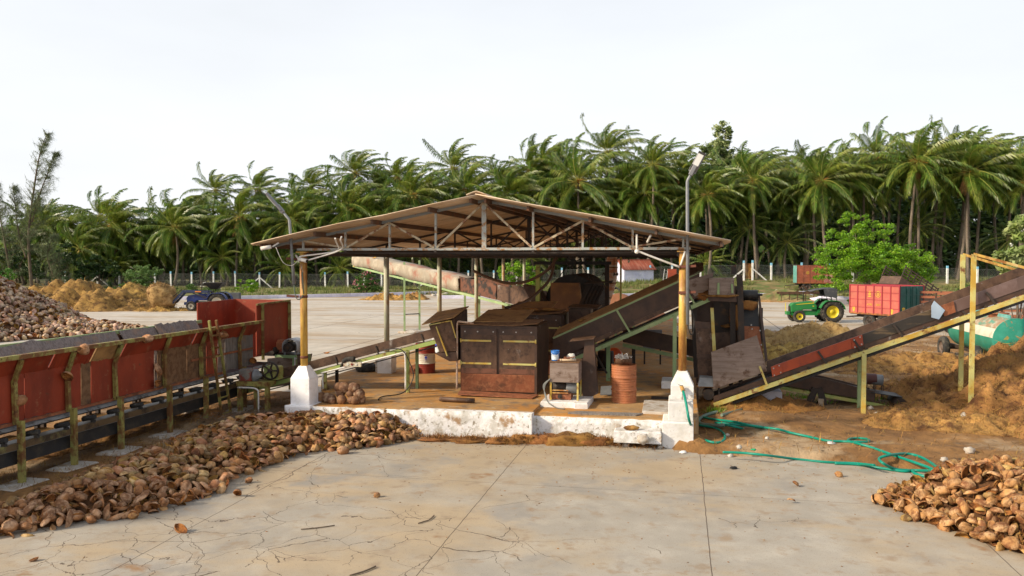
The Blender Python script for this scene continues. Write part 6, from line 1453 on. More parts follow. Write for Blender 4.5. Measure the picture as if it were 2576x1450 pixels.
def pile_points(inside,bbox,hfun,dens,jit=1.0,mind=.125):
    x0,x1,y0,y1=bbox; pts=[]; grid={}
    for _ in range(int((x1-x0)*(y1-y0)*dens*3)):
        x,y=RX.uniform(x0,x1),RX.uniform(y0,y1)
        if not inside(x,y): continue
        g=(int(x/mind),int(y/mind)); ok=True
        for a in (-1,0,1):
            for b in (-1,0,1):
                for (u,v) in grid.get((g[0]+a,g[1]+b),()):
                    if (u-x)**2+(v-y)**2<mind*mind: ok=False
        if ok: grid.setdefault(g,[]).append((x,y)); pts.append((x,y,hfun(x,y)))
    return pts
# heap along the hopper
PL=[G(u,v) for u,v in ((-60,1362),(60,1345),(130,1338),(330,1305),(420,1285),(560,1243),(570,1215),(650,1190),(700,1168),(790,1140),(870,1136),(960,1126),(1030,1112),(1100,1082),(1080,1068),(1010,1052),(935,1040),(860,1052),(800,1048),(735,1062),(640,1072),(545,1092),(470,1106),(410,1130),(320,1168),(240,1200),(150,1232),(75,1270),(-60,1310))]
PL=[(p.x,p.y) for p in PL]
def edge_d(x,y,pl):
    m=9
    for (a,b),(c,d) in zip(pl,pl[1:]+pl[:1]):
        ex,ey=c-a,d-b; t=max(0,min(1,((x-a)*ex+(y-b)*ey)/(ex*ex+ey*ey))); m=min(m,math.hypot(x-a-t*ex,y-b-t*ey))
    return m
hA=lambda x,y: .06+.27*sstep(0,.95,edge_d(x,y,PL))+.10*noise.noise(Vector((x*1.6,y*1.6,3)))*sstep(0,.5,edge_d(x,y,PL))
inA=lambda x,y: inpoly(x,y,PL) 
bx=(min(p[0] for p in PL),max(p[0] for p in PL),min(p[1] for p in PL),max(p[1] for p in PL))
A=pile_points(inA,bx,hA,95,mind=.098)
def mound(pl,hf,drop,mat,name):
    xs=[p[0] for p in pl]; ys=[p[1] for p in pl]; x0,x1,y0,y1=min(xs),max(xs),min(ys),max(ys); n=int((x1-x0)/.09); m=int((y1-y0)/.09)
    vs=[(x0+(x1-x0)*i/n,y0+(y1-y0)*j/m,0) for j in range(m+1) for i in range(n+1)]
    vs=[(x,y,(hf(x,y)-drop if inpoly(x,y,pl) else -.2)) for x,y,_ in vs]
    fs=[(j*(n+1)+i,j*(n+1)+i+1,(j+1)*(n+1)+i+1,(j+1)*(n+1)+i) for j in range(m) for i in range(n) if vs[j*(n+1)+i][2]>-.1 or vs[(j+1)*(n+1)+i+1][2]>-.1]
    mb=MB(); mb.add(vs,fs,True); return mb
PB=[G(u,v) for u,v in ((2186,1272),(2240,1285),(2310,1318),(2400,1345),(2480,1378),(2560,1398),(2720,1470),(2800,1400),(2760,1280),(2600,1235),(2510,1225),(2380,1226),(2320,1236),(2250,1246))]
PB=[(p.x,p.y) for p in PB]
def hB(x,y):
    e=edge_d(x,y,PB); return .08+.62*sstep(0,1.15,e)+.09*noise.noise(Vector((x*1.7,y*1.7,8)))*sstep(0,.5,e)
bxb=(min(p[0] for p in PB),max(p[0] for p in PB),min(p[1] for p in PB),max(p[1] for p in PB))
B=pile_points(lambda x,y:inpoly(x,y,PB),bxb,hB,110,mind=.095)
def infr(x,y,z):
    v=Vector((x,y,z))-EYEV; d=v.dot(_fw)
    return d>.5 and abs(v.x/d*FPX)<1288+50
allp=[(x,y,z,0) for x,y,z in A]+[(x,y,z,1) for x,y,z in B]
allp=[p for p in allp if infr(*p[:3])]
allp.sort(key=lambda p:p[0]**2+p[1]**2)
NIND=292
cnt=[0,0]
stuffA,stuffB=MB(),MB()
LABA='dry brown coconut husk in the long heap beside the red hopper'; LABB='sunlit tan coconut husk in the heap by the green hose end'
for k,(x,y,z,w_) in enumerate(allp):
    v=RX.randrange(7) if RX.random()<.34 else 7+RX.randrange(len(HV)-7); s=RX.uniform(.62,1.08)
    Mx=Matrix.Translation((x,y,z+.03+RX.uniform(-.03,.05)))@rrot()@Matrix.Diagonal((s,s*RX.uniform(.85,1.1),s*RX.uniform(.85,1.1),1))
    if k<NIND:
        o=bpy.data.objects.new('coconut_husk',(HM_B if w_ else HM_A)[v]); COL.objects.link(o); o.matrix_world=Mx
        tag(o,(LABA,LABB)[w_],'coconut husk',('husks of the heap beside the red hopper','husks of the heap by the green hose end')[w_])
    else: (stuffB if w_ else stuffA).merge(HV[v],Mx)
for (x,y,z) in A:      # filling between them
    if RX.random()<.55 and infr(x,y,z): stuffA.merge(HLOW[4+RX.randrange(4)],Matrix.Translation((x+RX.gauss(0,.06),y+RX.gauss(0,.06),z-.05))@rrot(1)@Matrix.Scale(RX.uniform(.7,1.1),4))
for (x,y,z) in B:
    if RX.random()<.55 and infr(x,y,z): stuffB.merge(HLOW[4+RX.randrange(4)],Matrix.Translation((x+RX.gauss(0,.06),y+RX.gauss(0,.06),z-.05))@rrot(1)@Matrix.Scale(RX.uniform(.7,1.1),4))
stuffA.mi=1; 
def strands(mb,pts,n):
    mb.mi=1
    for _ in range(n):
        x,y,z=RX.choice(pts); fuzz(mb,[(Vector((x+RX.gauss(0,.05),y+RX.gauss(0,.05),z+RX.uniform(.03,.11))),Vector((0,0,1)))],.13,2,.0035)
strands(stuffA,A,2600); strands(stuffB,B,1300)
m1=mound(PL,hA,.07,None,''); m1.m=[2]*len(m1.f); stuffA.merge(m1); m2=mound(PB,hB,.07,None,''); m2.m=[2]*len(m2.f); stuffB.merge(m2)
solo('coconut_husk_heap',stuffA,[m_husk,m_huskin,m_huskgap],'long heap of coconut husks spilling from the red hopper over the concrete edge','husk heap',loc=(A[0][0],A[0][1],0),frame=W,kind='stuff')
solo('coconut_husk_heap',stuffB,[m_huskw,m_huskin,m_huskgap],'sunlit heap of tan coconut husks on the concrete by the green hose','husk heap',loc=(B[0][0],B[0][1],0),frame=W,kind='stuff')
# the great heap behind the hopper
def hC(x,y):
    r1=math.hypot(x+33,y-43); z=max(0,5.6-r1*.55)
    r2=math.hypot((x+24.3)/5.0,(y-43)/3.2); z2=.75*max(0,1-r2)**.6
    return max(z,z2)+.15*noise.noise(Vector((x*.8,y*.8,0)))*(1 if max(z,z2)>.1 else 0)
C_=pile_points(lambda x,y:hC(x,y)>.05 and y<47,(-44,-18.5,31,47.5),hC,30,mind=.19)
stC=MB()
for x,y,z in C_:
    v=RX.randrange(8); stC.merge(HLOW[v],Matrix.Translation((x,y,z+.04))@rrot(1)@Matrix.Scale(RX.uniform(1.05,1.8),4))
n=60; vs=[]
for j in range(n+1):
    for i in range(n+1):
        x,y=-42+27*i/n,30+26*j/n; z=hC(x,y); vs.append((x,y,z-.06 if z>.04 else -.2))
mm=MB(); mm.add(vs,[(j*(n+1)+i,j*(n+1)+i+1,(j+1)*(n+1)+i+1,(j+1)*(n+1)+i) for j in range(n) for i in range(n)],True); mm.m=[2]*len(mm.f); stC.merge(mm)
solo('coconut_husk_heap',stC,[M('bleached_husk_skin',(.34,.20,.12),[((.50,.38,.30),3,.54,.10),((.17,.085,.045),4,.56,.1)],.8,isl=.5,vary=.2),m_huskin,m_huskgap],'great sloping heap of bleached coconut husks behind the red hopper','husk heap',loc=(-28,42,0),frame=W,kind='stuff')
def husk_at(name,label,u,v,mi,frame_pt=None,s=1,w_=0,group=None,rot=None):
    p=frame_pt if frame_pt is not None else G(u,v,.02)
    o=bpy.data.objects.new(name,(HM_B if w_ else HM_A)[mi]); COL.objects.link(o)
    o.matrix_world=Matrix.Translation(p+Vector((0,0,.07*s)))@(rot or rrot(.3))@Matrix.Scale(s,4)
    return tag(o,label,'coconut husk',group)
for k,(u,v,lab,s,w_) in enumerate(((626,1215,'small husk piece on the concrete just off the long heap, by the joint line',.6,0),(597,1251,'husk with a stem lying alone on the concrete below the long heap',.8,0),(454,1340,'single tan husk lying alone on the grey cracked concrete',.85,1),(948,1251,'little upright husk chip in the middle of the concrete',.5,1),(335,1305,'pale husk half shell at the toe of the long heap',.75,1),(85,1412,'thin husk sliver near the picture edge below the long heap',.5,0),(862,1142,'whole husk lying just in front of the long heap near the plinth',1,0),(1400,885-0,None,0,0),(1330,1197,None,0,0),(1990,1267,'small tan husk on the concrete short of the sunlit heap',.55,1),(2110,1200,'fibrous husk scrap near the hose at the concrete edge',.6,1),(2000,1225,'flattened husk scrap with coir on the sunlit concrete',.6,1),(2298,987,'dark husk with a white patch on the bare earth by the low conveyor',1.1,1))):
    if lab is None: continue
    husk_at('coconut_husk',lab,u,v,(k*5+2)%16,None,s,w_)
p=GL(820,900)
husk_at('coconut_husk','lone pale husk on the yard floor behind the yellow column',0,0,8,G(822,890),1,1)
for k,(u,v,lx,lab) in enumerate(((210,880,-2.36,'pink-brown husk hanging over the hopper rail at the torn plywood gap'),(372,853,-2.36,'husk perched on the hopper rail beside a pale half shell'),(50,1010,-2.58,'husk stuck by its stem to the red panel nearest the frame edge'),(168,950,-2.5,'pale husk wedged behind the second hopper post'),(397,930,-2.55,'husk wedged beside the brown board post'),(400,965,-2.5,'shaggy husk resting on the post cap below the wedged husk'),(552,845,-2.4,'pale husk caught between the ladder stile and the red board'),(562,842,-2.5,'brown husk caught behind the ladder top'),(545,880,-2.5,'husk stuck behind the ladder at its middle rung'),(637,908,-2.5,'brown husk hanging at the last hopper post'))):
    p=SX(u,v,lx); husk_at('coconut_husk',lab,0,0,(k*3)%16,SH@p-Vector((0,0,.07)),1.05,0,rot=rrot(1.2))
# husked nuts on the shed floor beside the white pedestal
def nut():
    mb=MB(); mb.ell((0,0,0),.115,.105,.11,16,10,None,.12,RX.uniform(0,50)); return mb
m_nutskin=M('brown_nut_skin',(.23,.12,.055),[((.13,.06,.03),5,.5,.12),((.38,.27,.17),7,.62,.08)],.75,bump=.4,isl=.2,vary=.2,vscale=4)
NM=[nut().mesh('coconut_mesh',m_nutskin) for _ in range(5)]
for k,(u,v) in enumerate(((808,1000),(822,1010),(840,1014),(858,1018),(872,1012),(892,1008),(905,1004),(830,996),(850,1000),(868,1000),(885,996),(845,985),(862,988),(877,984),(820,988),(856,978),(800,1012),(897,994))):
    base=GL(u,v,FZ+.10) if k<7 or k>15 else GL(u,v+ (18 if k<11 else 28),FZ+.10)
    zz=FZ+.10+(0 if k<7 or k>15 else .14 if k<11 else .27)
    o=bpy.data.objects.new('coconut',NM[k%5]); COL.objects.link(o); o.matrix_world=SH@Matrix.Translation((base.x,max(base.y,.15)+ (0 if k<7 else .12),zz))@Euler((RX.random()*6,RX.random()*6,0)).to_matrix().to_4x4()@Matrix.Scale(RX.uniform(.8,1.25),4)
    tag(o,'brown whole coconut in the small pile on the shed floor beside the white pedestal','coconut','coconuts piled on the shed floor')
# ---------------------------------------------------------------- coconut palms
def frond(mb,az,el,ln,droop,wind,nl,seed,half=1.0):
    rr=random.Random(seed)
    d=Vector((math.cos(az)*math.cos(el),math.sin(az)*math.cos(el),math.sin(el))); p=Vector((0,0,0))+Vector((d.x,d.y,0))*.12
    ns=10; pts=[p.copy()]; ds=[d.copy()]
    for i in range(ns):
        f=(i+1)/ns
        d=(d+Vector((wind*.9,wind*.25,-droop))*(f**1.3)*.33).normalized(); p=p+d*ln/ns; pts.append(p.copy()); ds.append(d.copy())
    mb.mi=1; mb.tube(pts,[.05*(1-i/(ns+1))+.008 for i in range(ns+1)],3,False); mb.mi=0
    for k in range(nl):
        t=.14+.86*(k+.5)/nl; x=t*ns; i=min(ns-1,int(x)); f=x-i
        q=pts[i].lerp(pts[i+1],f); dd=ds[i].lerp(ds[i+1],f).normalized()
        sd=dd.cross(Vector((0,0,1)));  sd=sd.normalized() if sd.length>.05 else Vector((0,1,0))
        up=sd.cross(dd)
        L_=ln*.215*math.sin(math.pi*(.10+.84*t))**.6*rr.uniform(.85,1.1)
        sw=R(38+28*t)
        for s in (-1,1):
            v=(sd*s*math.cos(sw)+dd*math.sin(sw)+up*rr.uniform(-.12,.14)).normalized()
            v2=(v+Vector((wind*.6,wind*.15,-1.0-.5*rr.random()))).normalized()
            wv=dd*(.058+.025*rr.random())
            m=q+v*L_*.5; e=m+v2*L_*.5
            mb.add([q-wv*.6,q+wv*.6,m+wv,m-wv,e],[(0,1,2,3),(3,2,4)])
def crown(seed,nf=34,nl=40):
    rr=random.Random(seed); mb=MB()
    for k in range(nf):
        f=k/(nf-1); az=k*2.39996+rr.uniform(-.3,.3)+seed
        el=R(82-118*f**.82+rr.uniform(-9,4))
        wind=(.85*(1-f)+.14)*rr.uniform(.7,1.3)
        ln=(6.0+1.0*math.sin(math.pi*min(1,f*1.1)))*rr.uniform(.9,1.08)*(.68 if f<.07 else .88 if f<.2 else 1)
        frond(mb,az,el,ln,.35+.55*f if f<.6 else .62+.3*(f-.6),wind,nl,seed*100+k)
    return mb
def nutcluster(seed):
    rr=random.Random(seed); mb=MB(); 
    for k in range(15):
        a=rr.uniform(0,6.28); r=rr.uniform(.2,.55); mb.ell((r*math.cos(a),r*math.sin(a),-.25-rr.random()*.55),.15,.15,.18,8,6)
    mb.mi=1
    for k in range(14):
        a=rr.uniform(0,6.28); o=Vector((0,0,-.1)); d=Vector((math.cos(a),math.sin(a),rr.uniform(-.2,.8))).normalized()
        mb.tube([o,o+d*.5,o+d*.9+Vector((0,0,-.15))],[.05,.03,.01],4)
    return mb
def deadskirt(seed):
    rr=random.Random(seed); mb=MB()
    for k in range(3):
        frond(mb,rr.uniform(0,6.28),R(-62+rr.uniform(-14,10)),3.6,.6,.15,20,seed*31+k)
    return mb
def trunkmesh(seed):
    rr=random.Random(seed); mb=MB(); b=rr.uniform(-.5,.5); pts=[]; rs=[]
    for i in range(15):
        t=i/14; pts.append((b*math.sin(t*math.pi)*.9,(rr.random()-.5)*.05,t*10)); rs.append(.20-.07*t+(.08*(1-t*8) if t<.125 else 0)+(.008 if i%2 else 0)+(.06*(t-.93)/.07 if t>.93 else 0))
    mb.tube(pts,rs,10); return mb
m_rachis=M('yellow_rachis',(.30,.30,.06),[],.5)
CM=[crown(k+1).mesh('palm_crown',[m_palm,m_rachis]) for k in range(8)]
CB=[crown(k+20,30,26).mesh('palm_crown_back',[m_palmback,m_rachis]) for k in range(4)]
NC=[nutcluster(k+3).mesh('nut_cluster',[m_nut,m_spadix]) for k in range(3)]
DS=[deadskirt(k+5).mesh('dead_fronds',[m_deadfrond,m_deadfrond]) for k in range(3)]
TM=[trunkmesh(k).mesh('palm_trunk',m_palmtrunk) for k in range(5)]
NPALM=[0]
def palm(x,y,zh,r,label,group=None,back=False,lean=None,nuts=True,dead=False):
    k=NPALM[0]; NPALM[0]+=1
    zg=bank(x,y)-.1
    t=bpy.data.objects.new('coconut_palm',None); COL.objects.link(t); t.location=(x,y,zg); tag(t,label,'palm tree',group)
    lx=RX.uniform(-.8,.8) if lean is None else lean
    tr=bpy.data.objects.new('trunk',TM[k%5]); COL.objects.link(tr); tr.parent=t
    H=zh-zg; ML=Matrix.Rotation(math.atan2(lx,10),4,'Y')@Matrix.Rotation(RX.uniform(-.04,.04),4,'X')@Matrix.Diagonal((1,1,H/10,1))
    tr.matrix_local=ML; top=ML@Vector((0,0,10))
    s=r/4.9
    c=bpy.data.objects.new('crown',(CB if back else CM)[k%(4 if back else 8)]); COL.objects.link(c); c.parent=t
    c.matrix_local=Matrix.Translation(top)@Matrix.Rotation(RX.uniform(-.5,.5),4,'Z')@Matrix.Scale(s,4)
    if nuts and not back:
        n=bpy.data.objects.new('nut_cluster',NC[k%3]); COL.objects.link(n); n.parent=t; n.matrix_local=Matrix.Translation(top)@Matrix.Rotation(RX.uniform(0,6),4,'Z')@Matrix.Scale(s*1.15,4)
    if dead:
        n=bpy.data.objects.new('dead_fronds',DS[k%3]); COL.objects.link(n); n.parent=t; n.matrix_local=Matrix.Translation(top)@Matrix.Rotation(RX.uniform(0,6),4,'Z')@Matrix.Scale(s*.8,4)
    return t
front=[(202,626,86,2,0,'low coconut palm with broad arching fronds next to the feathery casuarina'),
(301,566,92,6,0,'windswept grey-green coconut palm above the large golden coir heap'),
(437,573,84,2,1,'coconut palm with yellowing lower fronds above the ball of coir'),
(592,545,92,3,1,'full-crowned coconut palm with long hanging fronds above the blue tractor'),
(737,556,80,3,0,'coconut palm whose crown sits directly behind the edge-on lamp head'),
(869,521,98,4,0,'coconut palm with an orange nut bunch above the low yard-side eave'),
(1045,491,96,4,0,'wide coconut palm over the middle of the yard-side roof slope'),
(1186,479,90,6,0,'upright coconut palm rising straight behind the roof ridge'),
(1294,491,90,4,0,'bushy coconut palm just past the roof ridge on the tap side'),
(1474,456,112,3,0,'broad coconut palm with green nuts over the tap-side roof slope'),
(1625,417,84,2,0,'slim-trunked coconut palm standing clear above the roof end by the street lamp'),
(1690,432,78,7,1,'coconut palm with a brown dead skirt just short of the street lamp'),
(1783,491,86,1,0,'low coconut palm with orange flower stalks just beyond the street lamp'),
(1908,453,92,2,1,'coconut palm with a red dry frond down its trunk, beyond the roof tip'),
(2089,453,106,2,0,'large coconut palm standing right over the bright green tree'),
(2030,478,70,7,1,'smaller coconut palm half hidden between the roof-tip palm and the large one'),
(2292,408,112,2,1,'tall coconut palm with yellow drooping fronds above the tipped stake trailer'),
(2228,392,90,7,0,'tallest coconut palm with a bent broken frond'),
(2442,432,116,2,1,'large coconut palm with brown hanging dead fronds above the yellow conveyor posts'),
(2572,458,96,3,1,'coconut palm cut by the frame edge above the white-flowering shrub')]
def palm_at(u,v,rp,dy,dead,lab,**k):
    Y=fencey((u-CX)/FPX*105)+dy; p=P(u,v,Y); return palm(p.x,p.y,p.z,rp*Y/FPX,lab,dead=bool(dead),**k)
for f in front: palm_at(*f)
LM='coconut palm a little lower behind the front row, between two larger crowns'
for k in range(46):
    u=-20+2640*(k+RX.uniform(.2,.8))/46; sky=560-.075*u
    palm_at(u,sky+RX.uniform(25,95),RX.uniform(72,96),RX.uniform(4,9),k%5==0,LM,group='lower palms behind the front row',nuts=k%3==0)
GR='coconut palms behind the front row'; LB='coconut palm of the second row, its crown showing between nearer crowns'
for u,v,rp in ((528,480,60),(655,478,66),(880,436,76),(960,474,70),(1125,424,78),(1015,446,60),(1370,412,84),(1440,432,76),(1528,384,82),(1330,430,74),(2520,402,84),(2360,400,80),(2170,436,60),(130,560,70),(60,600,70),(250,545,60),(380,640,60),(690,520,60),(800,470,60),(1240,452,60),(1570,470,70),(1850,520,62),(1960,520,60),(2140,500,66),(2410,380,70),(95,585,60),(500,560,60)):
    palm_at(u,v,rp,RX.uniform(9,14),0,LB,group=GR)
# rows further in: trunks and crowns that close the grove
LD='coconut palm deep in the grove, mostly trunk in view between the front palms'
n=0
for row,dy in enumerate((18,25,33,42,52)):
    for k in range(16):
        u=-60+2700*(k+RX.uniform(.1,.9))/16; Y=fencey((u-CX)/FPX*105)+dy+RX.uniform(-3,3)
        top=610-.085*u-(25 if u>1000 else 0)+RX.uniform(-10,45)
        top=max(top,430)
        p=P(u,top,Y); palm(p.x,p.y,max(p.z,6),3.9*RX.uniform(.9,1.1),LD,'coconut palms deep in the grove',back=True,nuts=False)
LY='young coconut palm growing low in the shade under the taller palms'
for k in range(96):
    u=-40+2660*(k+RX.random())/96; Y=fencey((u-CX)/FPX*105)+RX.uniform(5,24); p=P(u,700,Y)
    if u>1500 and k%3: continue
    palm(p.x,p.y,bank(p.x,p.y)+RX.uniform(2.2,7.0),RX.uniform(2.9,4.2),LY,'young palms under the grove',back=True,nuts=False)
# young low palms by the fence
for k,(u,v,rp,lab) in enumerate(((300,672,46,'young stemless palm behind the fence near the round bush'),(560,650,60,'low shaggy young palm behind the fence posts above the blue tractor'),(720,672,55,'low young palm behind the fence by the lamp pole foot'),(860,676,50,'low young palm behind the fence near the oleander'),(1780,660,50,'low young palm behind the fence near the roof tip'))):
    palm_at(u,v,rp,3,0,lab,nuts=False)
# ---------------------------------------------------------------- leafy trees and bushes
def leaves(mb,c,rad,n,size,flat=.6,shape=1.0,rr=RX):
    c=Vector(c)
    for _ in range(n):
        while True:
            q=Vector((rr.uniform(-1,1),rr.uniform(-1,1),rr.uniform(-1,1)))
            if q.length<1: break
        q=q*(.55+.45*rr.random()); p=c+Vector((q.x*rad[0],q.y*rad[1],q.z*rad[2]))
        a=Vector((rr.gauss(0,1),rr.gauss(0,1),rr.gauss(0,flat))).normalized(); b=a.cross(Vector((rr.gauss(0,1),rr.gauss(0,1),rr.gauss(0,1)))).normalized()
        s=size*rr.uniform(.6,1.35)
        mb.add([p-a*s*.5,p+b*s*.24,p+a*s*.5,p-b*s*.24],[(0,1,2,3)])
def tree(name,label,cat,loc,clumps,leafn,size,mat,trunk_r,limbs=5,extra=None,bark=None,group=None,twig=0):
    loc=Vector(loc); t=thing(name,label,cat,loc,W,group=group)
    mb=MB(); mb.mi=0
    tot=sum(c[3]*c[4]*c[5] for c in clumps)**1
    for (x,y,z,a,b,c) in clumps:
        n=int(leafn*(a*b*c)/tot); 
        sub=max(3,int(n/70))
        for _ in range(sub):
            while True:
                q=Vector((RX.uniform(-1,1),RX.uniform(-1,1),RX.uniform(-.9,1)))
                if .35<q.length<1: break
            cc=loc+Vector((x+q.x*a,y+q.y*b,z+q.z*c)); s=RX.uniform(.16,.34)*min(a,b,c)**.6*1.3
            leaves(mb,cc,(s*1.25,s*1.25,s*.75),max(6,n//sub),size)
    mb.build('crown',mat,t)
    tb=MB(); z0=clumps[0][2]
    top=max(c[2] for c in clumps)
    tb.tube([loc+Vector((0,0,-.2)),loc+Vector((.1*trunk_r,0,top*.35)),loc+Vector((0,.1,top*.7))],[trunk_r,trunk_r*.8,trunk_r*.45],9)
    for k in range(limbs):
        c=clumps[k%len(clumps)]; e=loc+Vector((c[0]+RX.uniform(-.4,.4)*c[3],c[1]+RX.uniform(-.4,.4)*c[4],c[2]+RX.uniform(0,.5)*c[5]))
        s=loc+Vector((0,0,top*RX.uniform(.12,.4))); tb.tube(spline([s,s.lerp(e,.5)+Vector((0,0,-.3)),e],3),[trunk_r*.5*(1-.13*i) for i in range(7)],6)
    tb.build('trunk',bark or m_bark,t)
    if extra: extra(t,loc)
    return t
def blossoms(mat,n,clumps,size,name='blossoms',up=.3):
    def f(t,loc):
        mb=MB()
        for _ in range(n):
            c=RX.choice(clumps); q=Vector((RX.gauss(0,1),RX.gauss(0,1)-.5,RX.gauss(0,1)+up)).normalized()*RX.uniform(.88,1.08)
            leaves(mb,loc+Vector((c[0]+q.x*c[3],c[1]+q.y*c[4],c[2]+q.z*c[5])),(size*1.2,)*3,9,size,1)
        mb.build(name,mat,t)
    return f
# bright tree beside the trailers
p=P(2185,716,70); s=70/FPX
cl=[(-1.2,.2,7.2,1.5,1.5,.9),(.4,.2,6.3,1.7,1.5,1.0),(-1.6,.2,5.9,2.0,1.6,1.0),(2.6,.2,4.6,1.6,1.5,.9),(-2.2,0,3.9,2.6,2.4,1.7),(-1.4,.5,5.1,1.9,1.8,1.2),(.6,-.5,3.6,2.6,2.4,1.8),(3.4,.3,3.4,2.3,2.0,1.6),(4.4,.4,2.5,1.7,1.6,1.1),(.9,.2,4.3,1.6,1.6,1.0),(-2.9,.2,2.3,1.8,1.8,1.1),(1.5,-.6,2.2,2.6,1.9,1.0),(4.6,.4,3.5,1.2,1.2,.8)]
tree('leafy_tree','bright green spreading tree in front of the fence, over the coral-red trailer','tree',(p.x,p.y,bank(p.x,p.y)),cl,38000,.19,m_leafbright,.17,9)
p=P(1308,705,97); cl=[(-1.2,0,1.9,1.7,1.4,1.3),(1.1,0,1.7,1.6,1.4,1.3),(0,.2,2.5,1.4,1.3,.9)]
tree('leafy_tree','light green small tree behind the pale columns, beside the portal frame','tree',(p.x,p.y,bank(p.x,p.y)),cl,5200,.24,m_leafbright,.10,6)
p=P(5,700,72); cl=[(-1.6,0,2.2,2.6,2,1.8),(.6,0,1.6,1.6,1.5,1.2),(-2,0,3.3,1.7,1.6,1.0)]
tree('leafy_bush','glossy bright bush at the frame edge behind the husk heap','bush',(p.x,p.y,0),cl,6000,.22,M('glossy_leaf',(.07,.20,.02),[((.13,.26,.02),1,.52,.15)],.4,isl=.35,transl=.25),.12,5)
p=P(360,716,100); cl=[(-.6,0,1.9,1.7,1.5,1.3),(.9,0,2.2,1.5,1.4,1.1),(0,0,1.0,1.9,1.5,.9)]
tree('leafy_bush','round pale green bush at the fence above the small coir heap','bush',(p.x,p.y,bank(p.x,p.y)),cl,5000,.22,M('pale_bush_leaf',(.11,.20,.05),[((.17,.25,.07),1,.52,.15)],.55,isl=.35,transl=.3),.1,5)
p=P(922,742,92); cl=[(0,0,1.4,1.3,1.1,1.2),(.8,0,1.0,.9,.9,.9),(-.7,0,.9,.8,.8,.8),(.2,0,2.2,.8,.8,.6)]
tree('oleander_shrub','tall oleander shrub with pink flowers on the bank between two pale columns','shrub',(p.x,p.y,bank(p.x,p.y)),cl,3600,.20,m_leafmid,.06,5,blossoms(m_flowerpink,34,cl,.14))
def bush(u,v,Y,w_,h_,lab,mat=m_leafmid,n=1500,ex=None):
    p=P(u,v,Y); cl=[(0,0,h_*.45,w_,w_*.7,h_*.5),(w_*.5,0,h_*.35,w_*.6,w_*.6,h_*.4)]
    tree('leafy_bush',lab,'bush',(p.x,p.y,bank(p.x,p.y)),cl,n,.18,mat,.04,3,ex(cl) if ex else None)
bush(470,742,92,1.5,1.2,'weedy bush at the fence directly behind the loader arm')
bush(530,738,92,1.1,1.5,'white-flowered bush behind the black hopper of the blue tractor',m_leafmid,1500,lambda cl:blossoms(m_flowerwhite,16,cl,.12))
bush(618,735,93,1.6,1.7,'feathery yellow-green bush at the fence behind the red hopper head',m_leafbright,2000)
bush(250,722,95,2.0,1.6,'dark bush at the fence between the two coir heaps',m_leafdark,1800)
bush(330,735,92,2.2,1.2,'leafy weeds at the fence foot beside the smaller coir heap')
bush(170,715,98,2.4,2.0,'dark shrub at the fence behind the large golden coir heap',m_leafdark,2000)
bush(930,735,93,1.4,.9,'low weedy bush beside the oleander foot')
bush(1200,728,97,1.2,1.0,'low bush by the fence behind the fourth pale column')
bush(1740,712,95,1.3,1.0,'low bush at the bank edge behind the tap column')
bush(2200,722,68,2.6,1.2,'weed bush under the bright green tree behind the coral-red trailer',m_leafmid,2200)
bush(2060,712,88,1.4,1.3,'scrubby bush at the tail of the rust-red trailer',m_leafmid,1300)
bush(2480,700,85,3.2,1.6,'hedge-like scrub behind the orange rail trailer',m_leafmid,2600)
for u,v,Y,h_,w_,lab in ((30,705,108,8,3.2,'dark leafy tree under the casuarina at the frame edge'),(150,712,112,6.5,3.2,'dark leafy tree between the casuarina and the low broad palm'),(250,716,113,4.5,2.6,'dark scrubby tree behind the fence above the large coir heap')):
    p=P(u,v,Y); cl=[(0,0,h_*.75,w_*.8,2,h_*.24),(w_*.5,0,h_*.45,w_*.8,2,h_*.28),(-w_*.5,0,h_*.4,w_*.8,2,h_*.28)]
    tree('broadleaf_tree',lab,'tree',(p.x,p.y,bank(p.x,p.y)),cl,5200,.3,m_leafdark,.14,5)
# tall tree with cream flower heads
p=P(1812,700,118); cl=[(0,0,20.4,1.5,1.3,1.9),(-.7,0,17.8,2.3,1.9,1.9),(.9,0,16.2,2.4,2.0,1.9),(-.9,0,14.6,2.6,2.2,1.9),(0,0,12.5,2.6,2.3,1.9)]
tree('flowering_tree','tall tree with cream flower heads rising above the palms by the street lamp','tree',(p.x,p.y,bank(p.x,p.y)),cl,26000,.36,M('pale_tree_leaf',(.13,.19,.05),[((.2,.25,.08),.8,.52,.15)],.5,isl=.4,transl=.3),.22,7,blossoms(m_flowerpale,300,cl[:4],.26,'flower_heads'))
# broadleaf trees in the grove
for u,v,Y,h_,lab in ((1960,600,112,11,'dark broad-leaved tree among trunks behind the rust-red trailer'),(1840,610,112,9,'dark broad-leaved tree behind the roof tip')):
    p=P(u,708,Y); cl=[(0,0,h_*.75,2.3,2,2.4),(.8,0,h_*.5,2.2,2,2.2),(-.9,0,h_*.45,1.8,2,1.8)]
    tree('broadleaf_tree',lab,'tree',(p.x,p.y,bank(p.x,p.y)),cl,4200,.34,m_leafdark,.16,6)
# frangipani by the frame edge
p=P(2560,760,33); cl=[(-.15,0,2.75,.75,.7,.6),(.35,0,3.85,.7,.7,.6),(-.55,.2,2.35,.5,.5,.4),(.5,0,2.4,.8,.7,.6),(.6,0,3.2,.6,.6,.5)]
tree('white_flowering_shrub','white-flowering shrub with pale green leaf rosettes at the frame edge','shrub',(p.x,p.y,0),[(c[0],c[1],c[2]+1.2,*c[3:]) for c in cl],5200,.26,M('pale_rosette_leaf',(.24,.32,.08),[((.42,.47,.22),1.5,.52,.12)],.5,isl=.3,transl=.35),.06,5,blossoms(m_flowerwhite,26,[(c[0],c[1],c[2]+1.2,*c[3:]) for c in cl],.10))
